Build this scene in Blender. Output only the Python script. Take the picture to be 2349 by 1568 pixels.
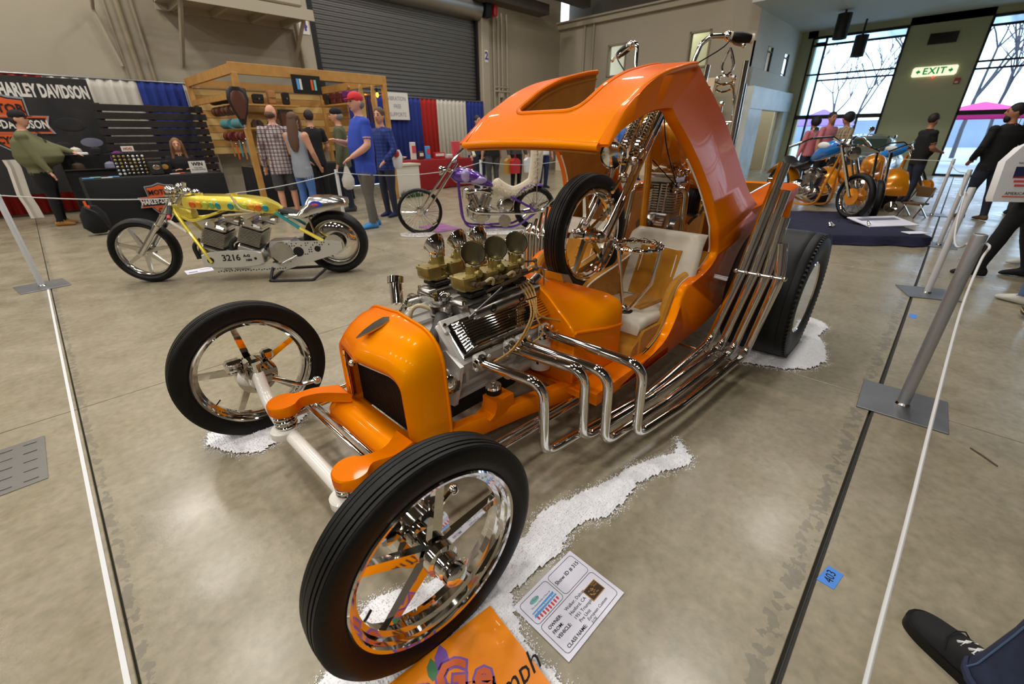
import bpy, bmesh, math, random
from mathutils import Matrix, Vector, Quaternion, kdtree, noise
random.seed(7)
PI = math.pi
scn = bpy.context.scene
for o in list(bpy.data.objects): bpy.data.objects.remove(o)
COL = scn.collection
# ------------------------------------------------------------------ camera
cd = bpy.data.cameras.new('camera'); cam = bpy.data.objects.new('camera', cd); COL.objects.link(cam)
T, RO, YW = math.radians(25.7161), math.radians(0.5236), math.radians(45.98557)
fw = Vector((math.sin(YW)*math.cos(T), math.cos(YW)*math.cos(T), -math.sin(T)))
rt = Vector((math.cos(YW), -math.sin(YW), 0)); dn = fw.cross(rt)
r2 = math.cos(RO)*rt + math.sin(RO)*dn; d2 = -math.sin(RO)*rt + math.cos(RO)*dn
cam.matrix_world = Matrix(((r2.x,-d2.x,-fw.x,0),(r2.y,-d2.y,-fw.y,0),(r2.z,-d2.z,-fw.z,1.305),(0,0,0,1)))
cd.sensor_width = 36; cd.lens = 15.068; cd.clip_start = .05; cd.clip_end = 300
cd.dof.use_dof = True; cd.dof.focus_distance = 1.75; cd.dof.aperture_fstop = 3.2
scn.camera = cam
# ------------------------------------------------------------------ world (overcast daylight outside)
w = bpy.data.worlds.new('overcast_sky'); scn.world = w; w.use_nodes = True
bg = w.node_tree.nodes['Background']; bg.inputs[0].default_value = (.62,.80,1,1); bg.inputs[1].default_value = 4.2
# ------------------------------------------------------------------ exposure
scn.view_settings.view_transform = 'Standard'; scn.view_settings.look = 'None'
scn.view_settings.gamma = 1; scn.view_settings.use_curve_mapping = False; scn.view_settings.exposure = 0.0
# ------------------------------------------------------------------ hall lamps (grid of high bay lights)
LAMP_W = 84.0; LAMP_SPOTS = [(x, y) for x in (-9.6,-4.8,.1,4.9,9.8) for y in (-8,-5.1,-2.2,.7,3.6,6.5,9.4,11.9) if y>0 or x<0]
for i, (lx, ly) in enumerate(LAMP_SPOTS):
    ld = bpy.data.lights.new('high_bay_light', 'AREA'); ld.shape = 'DISK'; ld.size = .62; ld.energy = LAMP_W; ld.color = (1,.955,.89)
    lo = bpy.data.objects.new('high_bay_light', ld); COL.objects.link(lo); lo.location = (lx, ly, 7.36)

# ------------------------------------------------------------------ helpers
WM = {}; WF = {}
def lin(c):
    return tuple(((v/255)/12.92 if v/255 <= .04045 else ((v/255+.055)/1.055)**2.4) for v in c[:3])
def TR(x=0,y=0,z=0): return Matrix.Translation((x,y,z))
def RX(a): return Matrix.Rotation(math.radians(a),4,'X')
def RY(a): return Matrix.Rotation(math.radians(a),4,'Y')
def RZ(a): return Matrix.Rotation(math.radians(a),4,'Z')
def SC(x,y,z): return Matrix.Diagonal((x,y,z,1))
MATS = {}
def mat(name, col, rough=.5, metal=0., coat=0., var=None, bump=None, emit=0, trans=0, alpha=1, sheen=0, aniso=0, ior=None):
    """col in sRGB 0-255; var=(scale, col2, contrast); bump=(scale, strength)"""
    m = bpy.data.materials.new(name); m.use_nodes = True; nt = m.node_tree; b = nt.nodes['Principled BSDF']
    I = b.inputs; c = lin(col)
    I['Base Color'].default_value = (*c,1); I['Roughness'].default_value = rough; I['Metallic'].default_value = metal
    I['Coat Weight'].default_value = coat; I['Coat Roughness'].default_value = .04
    if ior: I['IOR'].default_value = ior
    if sheen: I['Sheen Weight'].default_value = sheen
    if trans: I['Transmission Weight'].default_value = trans
    if alpha < 1: I['Alpha'].default_value = alpha
    if emit: I['Emission Color'].default_value = (*c,1); I['Emission Strength'].default_value = emit
    tc = None
    if var or bump: tc = nt.nodes.new('ShaderNodeTexCoord')
    if var:
        n = nt.nodes.new('ShaderNodeTexNoise'); n.inputs['Scale'].default_value = var[0]; n.inputs['Detail'].default_value = 6
        r = nt.nodes.new('ShaderNodeValToRGB'); k = var[2]
        r.color_ramp.elements[0].position = .5-k; r.color_ramp.elements[1].position = .5+k
        r.color_ramp.elements[0].color = (*c,1); r.color_ramp.elements[1].color = (*lin(var[1]),1)
        nt.links.new(tc.outputs['Object'], n.inputs['Vector']); nt.links.new(n.outputs['Fac'], r.inputs[0]); nt.links.new(r.outputs[0], I['Base Color'])
        if emit: nt.links.new(r.outputs[0], I['Emission Color'])
    if bump:
        n = nt.nodes.new('ShaderNodeTexNoise'); n.inputs['Scale'].default_value = bump[0]; n.inputs['Detail'].default_value = 4
        bp = nt.nodes.new('ShaderNodeBump'); bp.inputs['Strength'].default_value = bump[1]; bp.inputs['Distance'].default_value = .01
        nt.links.new(tc.outputs['Object'], n.inputs['Vector']); nt.links.new(n.outputs['Fac'], bp.inputs['Height']); nt.links.new(bp.outputs[0], I['Normal'])
    MATS[name] = m; return m
def plaid(name, base, s1, s2, scale=14):
    m = mat(name, base, .85); nt = m.node_tree; b = nt.nodes['Principled BSDF']
    tc = nt.nodes.new('ShaderNodeTexCoord'); prev = None
    for ax, cc, sc in (('X', s1, scale), ('Z', s1, scale), ('Y', s2, scale*1.0), ('Z', s2, scale*2.1)):
        wv = nt.nodes.new('ShaderNodeTexWave'); wv.bands_direction = ax; wv.inputs['Scale'].default_value = sc*.5; wv.inputs['Distortion'].default_value = 0
        nt.links.new(tc.outputs['Object'], wv.inputs['Vector'])
        rp = nt.nodes.new('ShaderNodeValToRGB'); rp.color_ramp.elements[0].position = .62; rp.color_ramp.elements[1].position = .72
        mx = nt.nodes.new('ShaderNodeMixRGB'); mx.inputs[2].default_value = (*lin(cc),1); mx.inputs[1].default_value = (*lin(base),1)
        mu = nt.nodes.new('ShaderNodeMath'); mu.operation = 'MULTIPLY'; mu.inputs[1].default_value = .6
        nt.links.new(wv.outputs['Fac'], rp.inputs[0]); nt.links.new(rp.outputs[0], mu.inputs[0]); nt.links.new(mu.outputs[0], mx.inputs[0])
        if prev: nt.links.new(prev.outputs[0], mx.inputs[1])
        prev = mx
    nt.links.new(prev.outputs[0], b.inputs['Base Color']); return m

class MB:
    def __init__(s): s.v=[]; s.f=[]; s.mi=[]
    def add(s, vs, fs, M=None, mi=0):
        k=len(s.v)
        s.v += [tuple(M@Vector(p)) for p in vs] if M is not None else [tuple(p) for p in vs]
        s.f += [tuple(i+k for i in f) for f in fs]; s.mi += [mi]*len(fs); return s
    def box(s, c, d, M=None, bev=0, mi=0):
        x,y,z=[q/2 for q in d]; L=TR(*c); M = M@L if M is not None else L
        if not bev:
            vs=[(a*x,b*y,e*z) for a in(-1,1) for b in(-1,1) for e in(-1,1)]
            return s.add(vs,[(0,1,3,2),(4,6,7,5),(0,4,5,1),(2,3,7,6),(0,2,6,4),(1,5,7,3)],M,mi)
        b=min(bev,x*.98,y*.98,z*.98); vs=[];idx={}
        for a in(-1,1):
            for c2 in(-1,1):
                for e in(-1,1):
                    for k,(p,q,r) in enumerate(((x,y-b,z-b),(x-b,y,z-b),(x-b,y-b,z))):
                        idx[a,c2,e,k]=len(vs); vs.append((a*p,c2*q,e*r))
        fs=[]
        def quad(l): fs.append(tuple(idx[t] for t in l))
        for a in(-1,1):
            o=[(-1,-1),(1,-1),(1,1),(-1,1)]; 
            quad([(a,p,q,0) for p,q in (o if a>0 else o[::-1])]); quad([(p,a,q,1) for p,q in (o[::-1] if a>0 else o)]); quad([(p,q,a,2) for p,q in (o if a>0 else o[::-1])])
        for a in(-1,1):
            for c2 in(-1,1):
                f=[(a,c2,-1,0),(a,c2,-1,1),(a,c2,1,1),(a,c2,1,0)]; quad(f if a*c2>0 else f[::-1])
                f=[(a,-1,c2,0),(a,1,c2,0),(a,1,c2,2),(a,-1,c2,2)]; quad(f if a*c2>0 else f[::-1])
                f=[(-1,a,c2,1),(-1,a,c2,2),(1,a,c2,2),(1,a,c2,1)]; quad(f if a*c2>0 else f[::-1])
                for e in(-1,1):
                    f=[(a,c2,e,0),(a,c2,e,1),(a,c2,e,2)]; quad(f if a*c2*e>0 else f[::-1])
        return s.add(vs,fs,M,mi)
    def loft(s, rings, caps=True, closed=True, M=None, mi=0, loop=False):
        n=len(rings[0]); vs=[p for r in rings for p in r]; fs=[]; R=len(rings)
        for i in range(R if loop else R-1):
            j=(i+1)%R
            for k in range(n if closed else n-1):
                l=(k+1)%n; fs.append((i*n+k,i*n+l,j*n+l,j*n+k))
        if caps and not loop: fs.append(tuple(range(n-1,-1,-1))); fs.append(tuple((R-1)*n+k for k in range(n)))
        return s.add(vs,fs,M,mi)
    def tube(s, pts, r, n=10, closed=False, M=None, mi=0, sq=1., caps=True):
        P=[Vector(p) for p in pts]; N=len(P); rs=r if isinstance(r,(list,tuple)) else [r]*N
        tan=[]
        for i in range(N):
            a=P[(i-1)%N] if (closed or i>0) else P[i]; b=P[(i+1)%N] if (closed or i<N-1) else P[i]
            t=(b-a); tan.append(t.normalized() if t.length>1e-9 else Vector((0,0,1)))
        up=Vector((0,0,1)) if abs(tan[0].z)<.9 else Vector((1,0,0))
        u=tan[0].cross(up).normalized(); rings=[]
        for i in range(N):
            if i>0:
                q=tan[i-1].rotation_difference(tan[i]); u=(q@u); u=(u-tan[i]*u.dot(tan[i])).normalized()
            v=tan[i].cross(u)
            rings.append([P[i]+rs[i]*(math.cos(2*PI*k/n)*u+sq*math.sin(2*PI*k/n)*v) for k in range(n)])
        return s.loft(rings, caps and not closed, True, M, mi, loop=closed)
    def lathe(s, prof, M=None, n=32, mi=0, closedp=False, caps=True):
        """prof [(r,h)] revolved about local Z"""
        rings=[[(r*math.cos(2*PI*k/n), r*math.sin(2*PI*k/n), h) for k in range(n)] for r,h in prof]
        return s.loft(rings, caps and not closedp, True, M, mi, loop=closedp)
    def cyl(s, a, b, r, n=16, r2=None, mi=0):
        return s.tube([a,b],[r,r if r2 is None else r2],n,mi=mi)
    def prism(s, poly, h0, h1, M=None, mi=0):
        n=len(poly); vs=[(x,y,h0) for x,y in poly]+[(x,y,h1) for x,y in poly]
        fs=[tuple(range(n-1,-1,-1)),tuple(range(n,2*n))]+[(k,(k+1)%n,n+(k+1)%n,n+k) for k in range(n)]
        return s.add(vs,fs,M,mi)
    def ell(s, c, r, M=None, nu=16, nv=10, mi=0):
        prof=[(math.sin(PI*i/nv),-math.cos(PI*i/nv)) for i in range(nv+1)]
        L=TR(*c)@SC(*((r,r,r) if not isinstance(r,(tuple,list)) else r)); L = M@L if M is not None else L
        prof[0]=(.02,-1); prof[-1]=(.02,1)
        return s.lathe(prof,L,nu,mi)
    def mesh(s, name, mats, sharp=35, smooth=True):
        me=bpy.data.meshes.new(name); me.from_pydata(s.v,[],s.f)
        for m in (mats if isinstance(mats,(list,tuple)) else [mats]): me.materials.append(MATS[m] if isinstance(m,str) else m)
        if any(s.mi): me.polygons.foreach_set('material_index', s.mi)
        if smooth:
            me.polygons.foreach_set('use_smooth',[True]*len(me.polygons))
            if sharp<180: me.set_sharp_from_angle(angle=math.radians(sharp))
        me.update(); return me
def fixn(me):
    bm=bmesh.new(); bm.from_mesh(me); bmesh.ops.recalc_face_normals(bm,faces=bm.faces); bm.to_mesh(me); bm.free(); return me
def put(name, me, parent=None, M=None, kind=None, label=None):
    o=bpy.data.objects.new(name,me); COL.objects.link(o); M=M or Matrix()
    if parent is not None: o.parent=parent; WM[o]=WM[parent]@M; WF[o]=WF.get(parent,False)
    else: WM[o]=M; WF[o]=False
    o.matrix_local=M
    if kind: o['kind']=kind
    if label: o['label']=label
    return o
def part(name, mb, m, parent=None, M=None, kind=None, label=None, sharp=35, smooth=True, fix=True, world=None):
    """world: vertex coordinates are world ones and get mapped into the new object's frame"""
    wf = WF.get(parent,False) if world is None else world
    if wf:
        K=(WM[parent] if parent is not None else Matrix())@(M or Matrix()); Ki=K.inverted(); mb.v=[tuple(Ki@Vector(p)) for p in mb.v]
    me=mb.mesh(name,m,sharp,smooth)
    if fix: fixn(me)
    return put(name,me,parent,M,kind,label)
def tag(o,label,cat,group=None):
    o['label']=label; o['category']=cat
    if group: o['group']=group
    return o
def thing(name,label,cat,loc=(0,0,0),rz=0,group=None,world=False,M=None):
    o=bpy.data.objects.new(name,None); COL.objects.link(o); o.empty_display_size=.1
    K=M if M is not None else TR(*loc)@RZ(rz); o.matrix_local=K; WM[o]=K; WF[o]=world
    return tag(o,label,cat,group)
def dup(o,parent=None,M=None,label=None):
    c=o.copy(); COL.objects.link(c); c.parent=parent; K=M if M is not None else o.matrix_local.copy()
    c.matrix_local=K; WM[c]=(WM[parent] if parent is not None else Matrix())@K; WF[c]=WF.get(o,False)
    if label: c['label']=label
    for ch in list(o.children): dup(ch,c)
    return c
def txt(body, size, M, m, parent=None, name='lettering', ext=.0004, ax='CENTER', bold=0., sx=1., shear=0., sp=1.):
    cu=bpy.data.curves.new(name,'FONT'); cu.body=body; cu.size=size; cu.align_x=ax; cu.align_y='CENTER'; cu.extrude=ext; cu.offset=bold; cu.shear=shear; cu.space_character=sp; cu.resolution_u=2
    ob=bpy.data.objects.new('t',cu); me=bpy.data.meshes.new_from_object(ob); bpy.data.objects.remove(ob); bpy.data.curves.remove(cu)
    me.materials.clear(); me.materials.append(MATS[m]); me.name=name
    if parent is not None and WF.get(parent): M=WM[parent].inverted()@M
    return put(name,me,parent,M@SC(sx,1,1))
def arc(c, r, a0, a1, n, u, v):
    c=Vector(c);u=Vector(u);v=Vector(v)
    return [c+r*(math.cos(a0+(a1-a0)*i/n)*u+math.sin(a0+(a1-a0)*i/n)*v) for i in range(n+1)]
def fillet(pts, r, n=6):
    """polyline with rounded corners"""
    P=[Vector(p) for p in pts]; out=[P[0]]
    for i in range(1,len(P)-1):
        a=(P[i-1]-P[i]); b=(P[i+1]-P[i]); ri=r[i-1] if isinstance(r,(list,tuple)) else r
        an=a.angle(b,PI)
        if abs(an-PI)<.03: out.append(P[i]); continue
        t=min(ri/math.tan(an/2),a.length*.49,b.length*.49); p=P[i]+a.normalized()*t; q=P[i]+b.normalized()*t
        for k in range(n+1):
            s=k/n; out.append((1-s)**2*p+2*s*(1-s)*P[i]+s*s*q)
    out.append(P[-1]); return out
def smooth(pts, n=6, closed=False):
    P=[Vector(p) for p in pts]; N=len(P); out=[]
    for i in range(N if closed else N-1):
        p1,p2=P[i],P[(i+1)%N]; p0=P[i-1] if (closed or i>0) else p1*2-p2; p3=P[(i+2)%N] if (closed or i<N-2) else p2*2-p1
        for k in range(n):
            t=k/n; out.append(.5*((2*p1)+(p2-p0)*t+(2*p0-5*p1+4*p2-p3)*t*t+(3*p1-p0-3*p2+p3)*t**3))
    if not closed: out.append(P[-1])
    return out
def itp(tab,x):
    for (a,p),(b,q) in zip(tab,tab[1:]):
        if x<=b: t=max(0,(x-a)/(b-a)); return p+(q-p)*t
    return tab[-1][1]

# ------------------------------------------------------------------ materials
mat('concrete',(171,158,128),.30,var=(1.6,(138,126,101),.2),bump=(60,.05))
mat('joint_dark',(60,57,50),.8); mat('joint_black',(22,21,20),.6,var=(30,(50,48,44),.2)); mat('tape_white',(225,226,228),.5); mat('tape_blue',(78,142,232),.6)
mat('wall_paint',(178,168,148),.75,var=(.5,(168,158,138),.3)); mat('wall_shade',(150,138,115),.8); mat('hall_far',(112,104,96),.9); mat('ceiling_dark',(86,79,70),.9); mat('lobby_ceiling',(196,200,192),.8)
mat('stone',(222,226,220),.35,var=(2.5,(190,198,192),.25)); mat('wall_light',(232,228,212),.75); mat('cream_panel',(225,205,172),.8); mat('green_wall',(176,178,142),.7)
mat('roller_steel',(112,110,106),.45,.6); mat('steel_barrel',(150,148,142),.35,.8); mat('black_metal',(14,14,15),.5); mat('black_matte',(10,10,11),.8)
mat('purple_ink',(84,60,150),.7); mat('sign_white',(226,222,214),.7); mat('red_plastic',(185,30,36),.4)
mat('glass',(235,245,250),.02,trans=1,ior=1.05); mat('frost_glass',(200,220,235),.3,trans=.9,ior=1.05)
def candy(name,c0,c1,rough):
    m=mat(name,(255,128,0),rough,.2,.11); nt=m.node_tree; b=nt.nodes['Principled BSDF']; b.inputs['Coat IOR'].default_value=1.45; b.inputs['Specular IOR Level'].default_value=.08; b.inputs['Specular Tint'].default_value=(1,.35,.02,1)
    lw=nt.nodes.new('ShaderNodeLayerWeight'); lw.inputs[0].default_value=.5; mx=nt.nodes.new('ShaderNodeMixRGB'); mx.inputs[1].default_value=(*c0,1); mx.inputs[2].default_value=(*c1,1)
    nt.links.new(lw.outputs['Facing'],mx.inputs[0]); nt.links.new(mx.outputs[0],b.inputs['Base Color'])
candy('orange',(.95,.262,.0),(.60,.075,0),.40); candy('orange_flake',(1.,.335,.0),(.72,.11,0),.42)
mat('chrome',(224,222,218),.05,1); mat('chrome_soft',(205,203,198),.16,1); mat('alu',(196,194,190),.28,1,var=(14,(170,168,165),.3)); mat('brushed',(160,160,160),.35,1)
mat('rubber',(9,9,9),.5,bump=(90,.08)); mat('rubber_slick',(22,22,23),.5)
for k_ in ('rubber','rubber_slick'): MATS[k_].node_tree.nodes['Principled BSDF'].inputs['Specular IOR Level'].default_value=.3; mat('white_paint',(236,232,224),.25,0,.6); mat('block_white',(214,212,206),.32,.15)
mat('gold_zinc',(176,158,92),.38,.75,var=(22,(150,130,74),.25)); mat('dark_iron',(42,40,38),.5,.6); mat('rusty',(118,96,74),.6,.5,var=(60,(84,70,58),.3)); mat('hose',(66,65,65),.55); mat('wire_tan',(205,160,84),.6,var=(240,(150,110,50),.1)); mat('tube_clear',(205,190,150),.25)
mat('suede',(192,132,26),.9,sheen=.12,var=(9,(168,110,16),.25),bump=(300,.15)); mat('vinyl_white',(206,198,180),.45); mat('piping_white',(236,230,216),.5)
mat('snow',(253,253,255),.7,var=(80,(244,245,250),.25),bump=(120,.4)); mat('fur',(236,232,230),.95,sheen=.5,bump=(150,1.)); mat('fur_cream',(226,214,190),.95,sheen=.5,bump=(120,1.))
mat('paper',(232,232,246),.7); mat('ink',(22,22,30),.8); mat('ink_grey',(120,120,140),.8); mat('print_red',(214,76,88),.7); mat('print_blue',(86,160,224),.7); mat('print_teal',(120,196,190),.7); mat('print_brown',(58,40,22),.7); mat('print_gold',(176,128,52),.7)
mat('poster_orange',(255,150,2),.35,coat=.4,var=(26,(246,138,0),.3)); mat('poster_purple',(128,88,176),.5); mat('poster_rust',(214,98,44),.5); mat('poster_green',(70,128,84),.5)
# ------------------------------------------------------------------ the hall
Y0,X1,Y1,X2=12.6,15.9,5.3,20.5
def S(name, mb, m, parent=None, **k):
    o=part(name,mb,m,parent,**k)
    if parent is None: o['kind']='structure'
    return o
fl=S('floor',MB().box((3.5,.3,-.07),(36,25,.1)),'joint_dark')
XS=[-0.236+3.02*k for k in range(-5,8)]; YS=[-12.2]+[-.06+3.08*k for k in range(-3,5)]+[12.6]
smesh={}
for i in range(len(XS)-1):
    for j in range(len(YS)-1):
        x0,x1,y0,y1=XS[i]+.0035,XS[i+1]-.0035,YS[j]+.0035,YS[j+1]-.0035
        if abs(YS[j]+.06)<.01: y0+=.0065
        if abs(YS[j+1]+.06)<.01: y1-=.0065
        key=(round(x1-x0,3),round(y1-y0,3))
        if key not in smesh: smesh[key]=fixn(MB().box((0,0,-.01),(key[0],key[1],.02),bev=.002).mesh('slab','concrete'))
        put('slab',smesh[key],fl,TR((x0+x1)/2,(y0+y1)/2,0))
part('joint_strip',MB().box((3.5,-.0665,-.003),(34,.007,.007)),'joint_black',fl); part('joint_angle',MB().box((3.5,-.0605,-.003),(34,.003,.006)),'joint_dark',fl)
# concrete material: patchy, worn beside the joints
m=MATS['concrete']; nt=m.node_tree; b=nt.nodes['Principled BSDF']
tc=nt.nodes.new('ShaderNodeTexCoord'); ge=nt.nodes.new('ShaderNodeNewGeometry')
def nz(sc,det,c0,c1,p0,p1,src=None):
    n=nt.nodes.new('ShaderNodeTexNoise'); n.inputs['Scale'].default_value=sc; n.inputs['Detail'].default_value=det; nt.links.new(ge.outputs['Position'],n.inputs['Vector'])
    r=nt.nodes.new('ShaderNodeValToRGB'); r.color_ramp.elements[0].position=p0; r.color_ramp.elements[1].position=p1
    r.color_ramp.elements[0].color=(*c0,1); r.color_ramp.elements[1].color=(*c1,1); nt.links.new(n.outputs['Fac'],r.inputs[0]); return r
a=nz(.9,8,lin((138,128,104)),lin((164,154,132)),.36,.64); a2=nz(4.5,10,lin((126,117,94)),lin((170,161,140)),.32,.68); a3=nz(38,6,(.55,.55,.55),(1,1,1),.26,.5)
mx=nt.nodes.new('ShaderNodeMixRGB'); mx.inputs[0].default_value=.5; nt.links.new(a.outputs[0],mx.inputs[1]); nt.links.new(a2.outputs[0],mx.inputs[2])
mu=nt.nodes.new('ShaderNodeMixRGB'); mu.blend_type='MULTIPLY'; mu.inputs[0].default_value=.45; nt.links.new(mx.outputs[0],mu.inputs[1]); nt.links.new(a3.outputs[0],mu.inputs[2])
a4=nz(26,8,lin((120,118,92)),lin((176,160,138)),.30,.70); m4=nt.nodes.new('ShaderNodeMixRGB'); m4.inputs[0].default_value=.38; nt.links.new(mu.outputs[0],m4.inputs[1]); nt.links.new(a4.outputs[0],m4.inputs[2])
sx_=nt.nodes.new('ShaderNodeSeparateXYZ'); nt.links.new(ge.outputs['Position'],sx_.inputs[0])
def mth(op,a_,b_=None,cl=False):
    q=nt.nodes.new('ShaderNodeMath'); q.operation=op; q.use_clamp=cl
    for i_,v_ in ((0,a_),(1,b_)):
        if v_ is None: continue
        if isinstance(v_,(int,float)): q.inputs[i_].default_value=v_
        else: nt.links.new(v_,q.inputs[i_])
    return q.outputs[0]
def band(o_,c_,w__): return mth('SUBTRACT',1,mth('DIVIDE',mth('ABSOLUTE',mth('SUBTRACT',o_,c_)),w__),True)
st_=mth('ADD',band(sx_.outputs[1],-.01,.055),band(sx_.outputs[0],-.215,.03),True)
sn=nz(24,10,(0,0,0),(1,1,1),.38,.62); stn=mth('MULTIPLY',st_,sn.outputs[0]); stm=mth('MULTIPLY',mth('GREATER_THAN',stn,.36),.6)
m5=nt.nodes.new('ShaderNodeMixRGB'); m5.inputs[2].default_value=(*lin((112,106,94)),1); nt.links.new(stm,m5.inputs[0]); nt.links.new(m4.outputs[0],m5.inputs[1])
nt.links.new(m5.outputs[0],b.inputs['Base Color'])
rr=nz(3.2,8,(.24,)*3,(.44,)*3,.35,.65); nt.links.new(rr.outputs[0],b.inputs['Roughness']); b.inputs['Coat Weight'].default_value=.25; b.inputs['Coat Roughness'].default_value=.2
# steel cover plate in the floor, left edge
hp=part('drain_cover',MB().box((0,0,.001),(.5,.42,.004)),'brushed',None,TR(-.62,2.62,0)); tag(hp,'square steel floor hatch plate sunk in the concrete at the left edge','hatch')
for i in range(6):
    for j in range(5): part('tread_bar',MB().box((-.2+.08*i,-.17+.085*j,.004),(.045,.008,.003),RZ(0)),'brushed',hp)
# walls: each an L of boxes around its openings
t=.25
wl=MB(); wl.box(((-14+5.88)/2,Y0+t/2,4.6),(19.88,t,9.6)); wl.box(((11.55+X1)/2,Y0+t/2,4.6),(X1-11.55,t,9.6)); wl.box((8.7,Y0+t/2,7.2),(5.8,t,4.8))
S('wall_left',wl,'wall_paint')
wr=MB(); wr.box((X1+.1,(Y0+10.342)/2,2.55),(.2,Y0-10.342,5.1)); wr.box((X1+.1,(9.62+7.32)/2,2.55),(.2,2.3,5.1)); wr.box((X1+.1,(6.67+Y1)/2,2.55),(.2,6.67-Y1,5.1))
for y0,y1 in ((9.62,10.342),(6.67,7.32)): wr.box((X1+.1,(y0+y1)/2,1.62),(.2,y1-y0,3.25)); wr.box((X1+.1,(y0+y1)/2,4.64),(.2,y1-y0,.92))
S('wall_back',wr,'wall_paint')
S('wall_back_upper',MB().box((X1+.6,(Y0+Y1)/2,7.3),(.2,Y0-Y1,4.4)),'ceiling_dark')
S('trim_1',MB().box((X1-.06,(Y0+Y1)/2,5.02),(.22,Y0-Y1,.16)).box((X1-.1,(Y0+Y1)/2,5.13),(.34,Y0-Y1,.05)),'wall_paint')
bx=MB(); 
for y0,y1 in ((9.62,10.342),(6.67,7.32)):
    for yy in (y0,y1): bx.box((X1-.01,yy,3.72),(.05,.05,1.0))
    for zz in (3.24,4.19): bx.box((X1-.01,(y0+y1)/2,zz),(.05,y1-y0,.05))
S('trim_2',bx,'wall_shade')
for k,(y0,y1) in enumerate(((9.62,10.342),(6.67,7.32))):
    o=S('window_%d'%(k+1),MB().box((X1+.1,(y0+y1)/2,3.72),(.012,y1-y0,.95)),'glass')
S('room_behind',MB().box((X1+2.2,9,3.2),(.1,7,4)).box((X1+1.2,9,5.2),(2,7,.1)).box((X1+1.2,9,1.4),(2,7,.1)),'cream_panel')
rl=bpy.data.lights.new('room_light','AREA'); rl.energy=40; rl.size=1.5; rl.color=(.85,1,.8); ro=bpy.data.objects.new('room_light',rl); COL.objects.link(ro); ro.location=(X1+1.2,8.6,5.1)
# cream partition standing in front of the back wall
cp=S('wall_partition',MB().box((14.9,8.85,1.4),(.08,5.9,2.8)),'cream_panel'); 
# narrow-window wall beside the lobby
wn=MB()
wn.box((16.5,Y1+.03,1.0),(1.2,.06,2.0)); wn.box((20.05,Y1+.03,1),(.9,.06,2)); wn.box((18.2,Y1+.03,2.85),(4.6,.06,.5)); wn.box((18.2,Y1+.03,4.43),(4.6,.06,1.35))
for x0,x1 in ((X1,17.1),(17.62,18.95),(19.5,X2)): wn.box(((x0+x1)/2,Y1+.03,3.43),(x1-x0,.06,.65))
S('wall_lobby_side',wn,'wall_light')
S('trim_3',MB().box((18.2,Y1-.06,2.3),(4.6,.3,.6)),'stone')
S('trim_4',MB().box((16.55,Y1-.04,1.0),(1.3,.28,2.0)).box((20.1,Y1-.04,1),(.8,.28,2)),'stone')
for k,x0 in enumerate((17.1,18.95)):
    o=S('window_%d'%(k+3),MB().box((x0+.27,Y1+.04,3.43),(.53,.012,.63)),'glass'); part('window_frame',MB().box((x0+.02,Y1+.03,3.43),(.04,.07,.65)).box((x0+.53,Y1+.03,3.43),(.04,.07,.65)).box((x0+.27,Y1+.03,3.62),(.53,.05,.03)),'black_metal',o)
S('passage',MB().box((18.2,Y1+2.5,1.4),(4.8,.1,3)).box((16,Y1+1.4,1.4),(.1,2.2,3)).box((20.4,Y1+1.4,1.4),(.1,2.2,3)),'cream_panel')
S('door_1',MB().box((17.9,Y1+.3,.98),(.5,.06,1.95)),'black_matte')
# window wall
ww=MB(); yR0,yR1=-7.5,.45; yL0,yL1=2.33,4.9
ww.box((X2+.12,(yL0+yR1)/2,2.3),(.24,yL0-yR1,4.6)); ww.box((X2+.12,(yL1+Y1)/2,2.3),(.24,Y1-yL1+.2,4.6)); ww.box((X2+.12,-1.4,4.6),(.24,13,.62)); ww.box((X2+.12,-10,2.3),(.24,5,4.6))
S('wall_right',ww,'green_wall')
def shopwin(n,ya,yb,cols,side):
    fr=MB(); X=X2+.02
    def bar(y,z,dy,dz,d=.09): fr.box((X,y,z),(d,dy,dz))
    for z in (.03,1.82,4.28): bar((ya+yb)/2,z,yb-ya,.07 if z!=1.82 else .13)
    for y in cols: bar(y,2.15,.06,4.3)
    for z in (2.98,3.17): bar((ya+(cols[-2] if side else yb))/2,z,(cols[-2] if side else yb)-ya,.05)
    if side: bar((cols[-2]+yb)/2,3.17,yb-cols[-2],.05)
    bar((ya+yb)/2,4.05,yb-ya,.06)
    for y in [ya+(yb-ya)*k/4 for k in range(1,4)]: bar(y,.9,.05,1.8)
    o=S('window_%d'%n,MB().box((X2+.06,(ya+yb)/2,3.05),(.012,yb-ya,2.4)),'glass'); part('window_frame',fr,'black_metal',o)
    part('pane',MB().box((X2+.06,(ya+yb)/2,.92),(.012,yb-ya,1.75)),'glass',o)
    part('pane',MB().box((X2+.04,(ya+yb)/2,4.17),(.01,yb-ya,.2)),'frost_glass',o)
    if side: part('pane',MB().box((X2+.04,(cols[-2]+yb)/2,3.0),(.01,yb-cols[-2],2.3)),'frost_glass',o)
shopwin(5,yL0,yL1,[yL0,4.5,yL1],True); shopwin(6,yR0,yR1,[yR0,-5,-2.4,yR1],False)
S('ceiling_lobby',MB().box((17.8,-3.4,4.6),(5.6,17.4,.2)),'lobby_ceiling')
S('wall_lobby_upper',MB().box((15.1,-3.4,7.1),(.2,17.4,4.9)),'ceiling_dark').location.z=0
S('ceiling',MB().box((1.2,.3,9.55),(31,25.2,.2)).box((18,.3,9.55),(6,25,.2)),'ceiling_dark')
S('wall_front',MB().box((3.2,-12.3,4.6),(35,.2,9.8)),'hall_far'); S('wall_behind',MB().box((-14.1,.2,4.6),(.2,25,9.8)),'hall_far')
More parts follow.
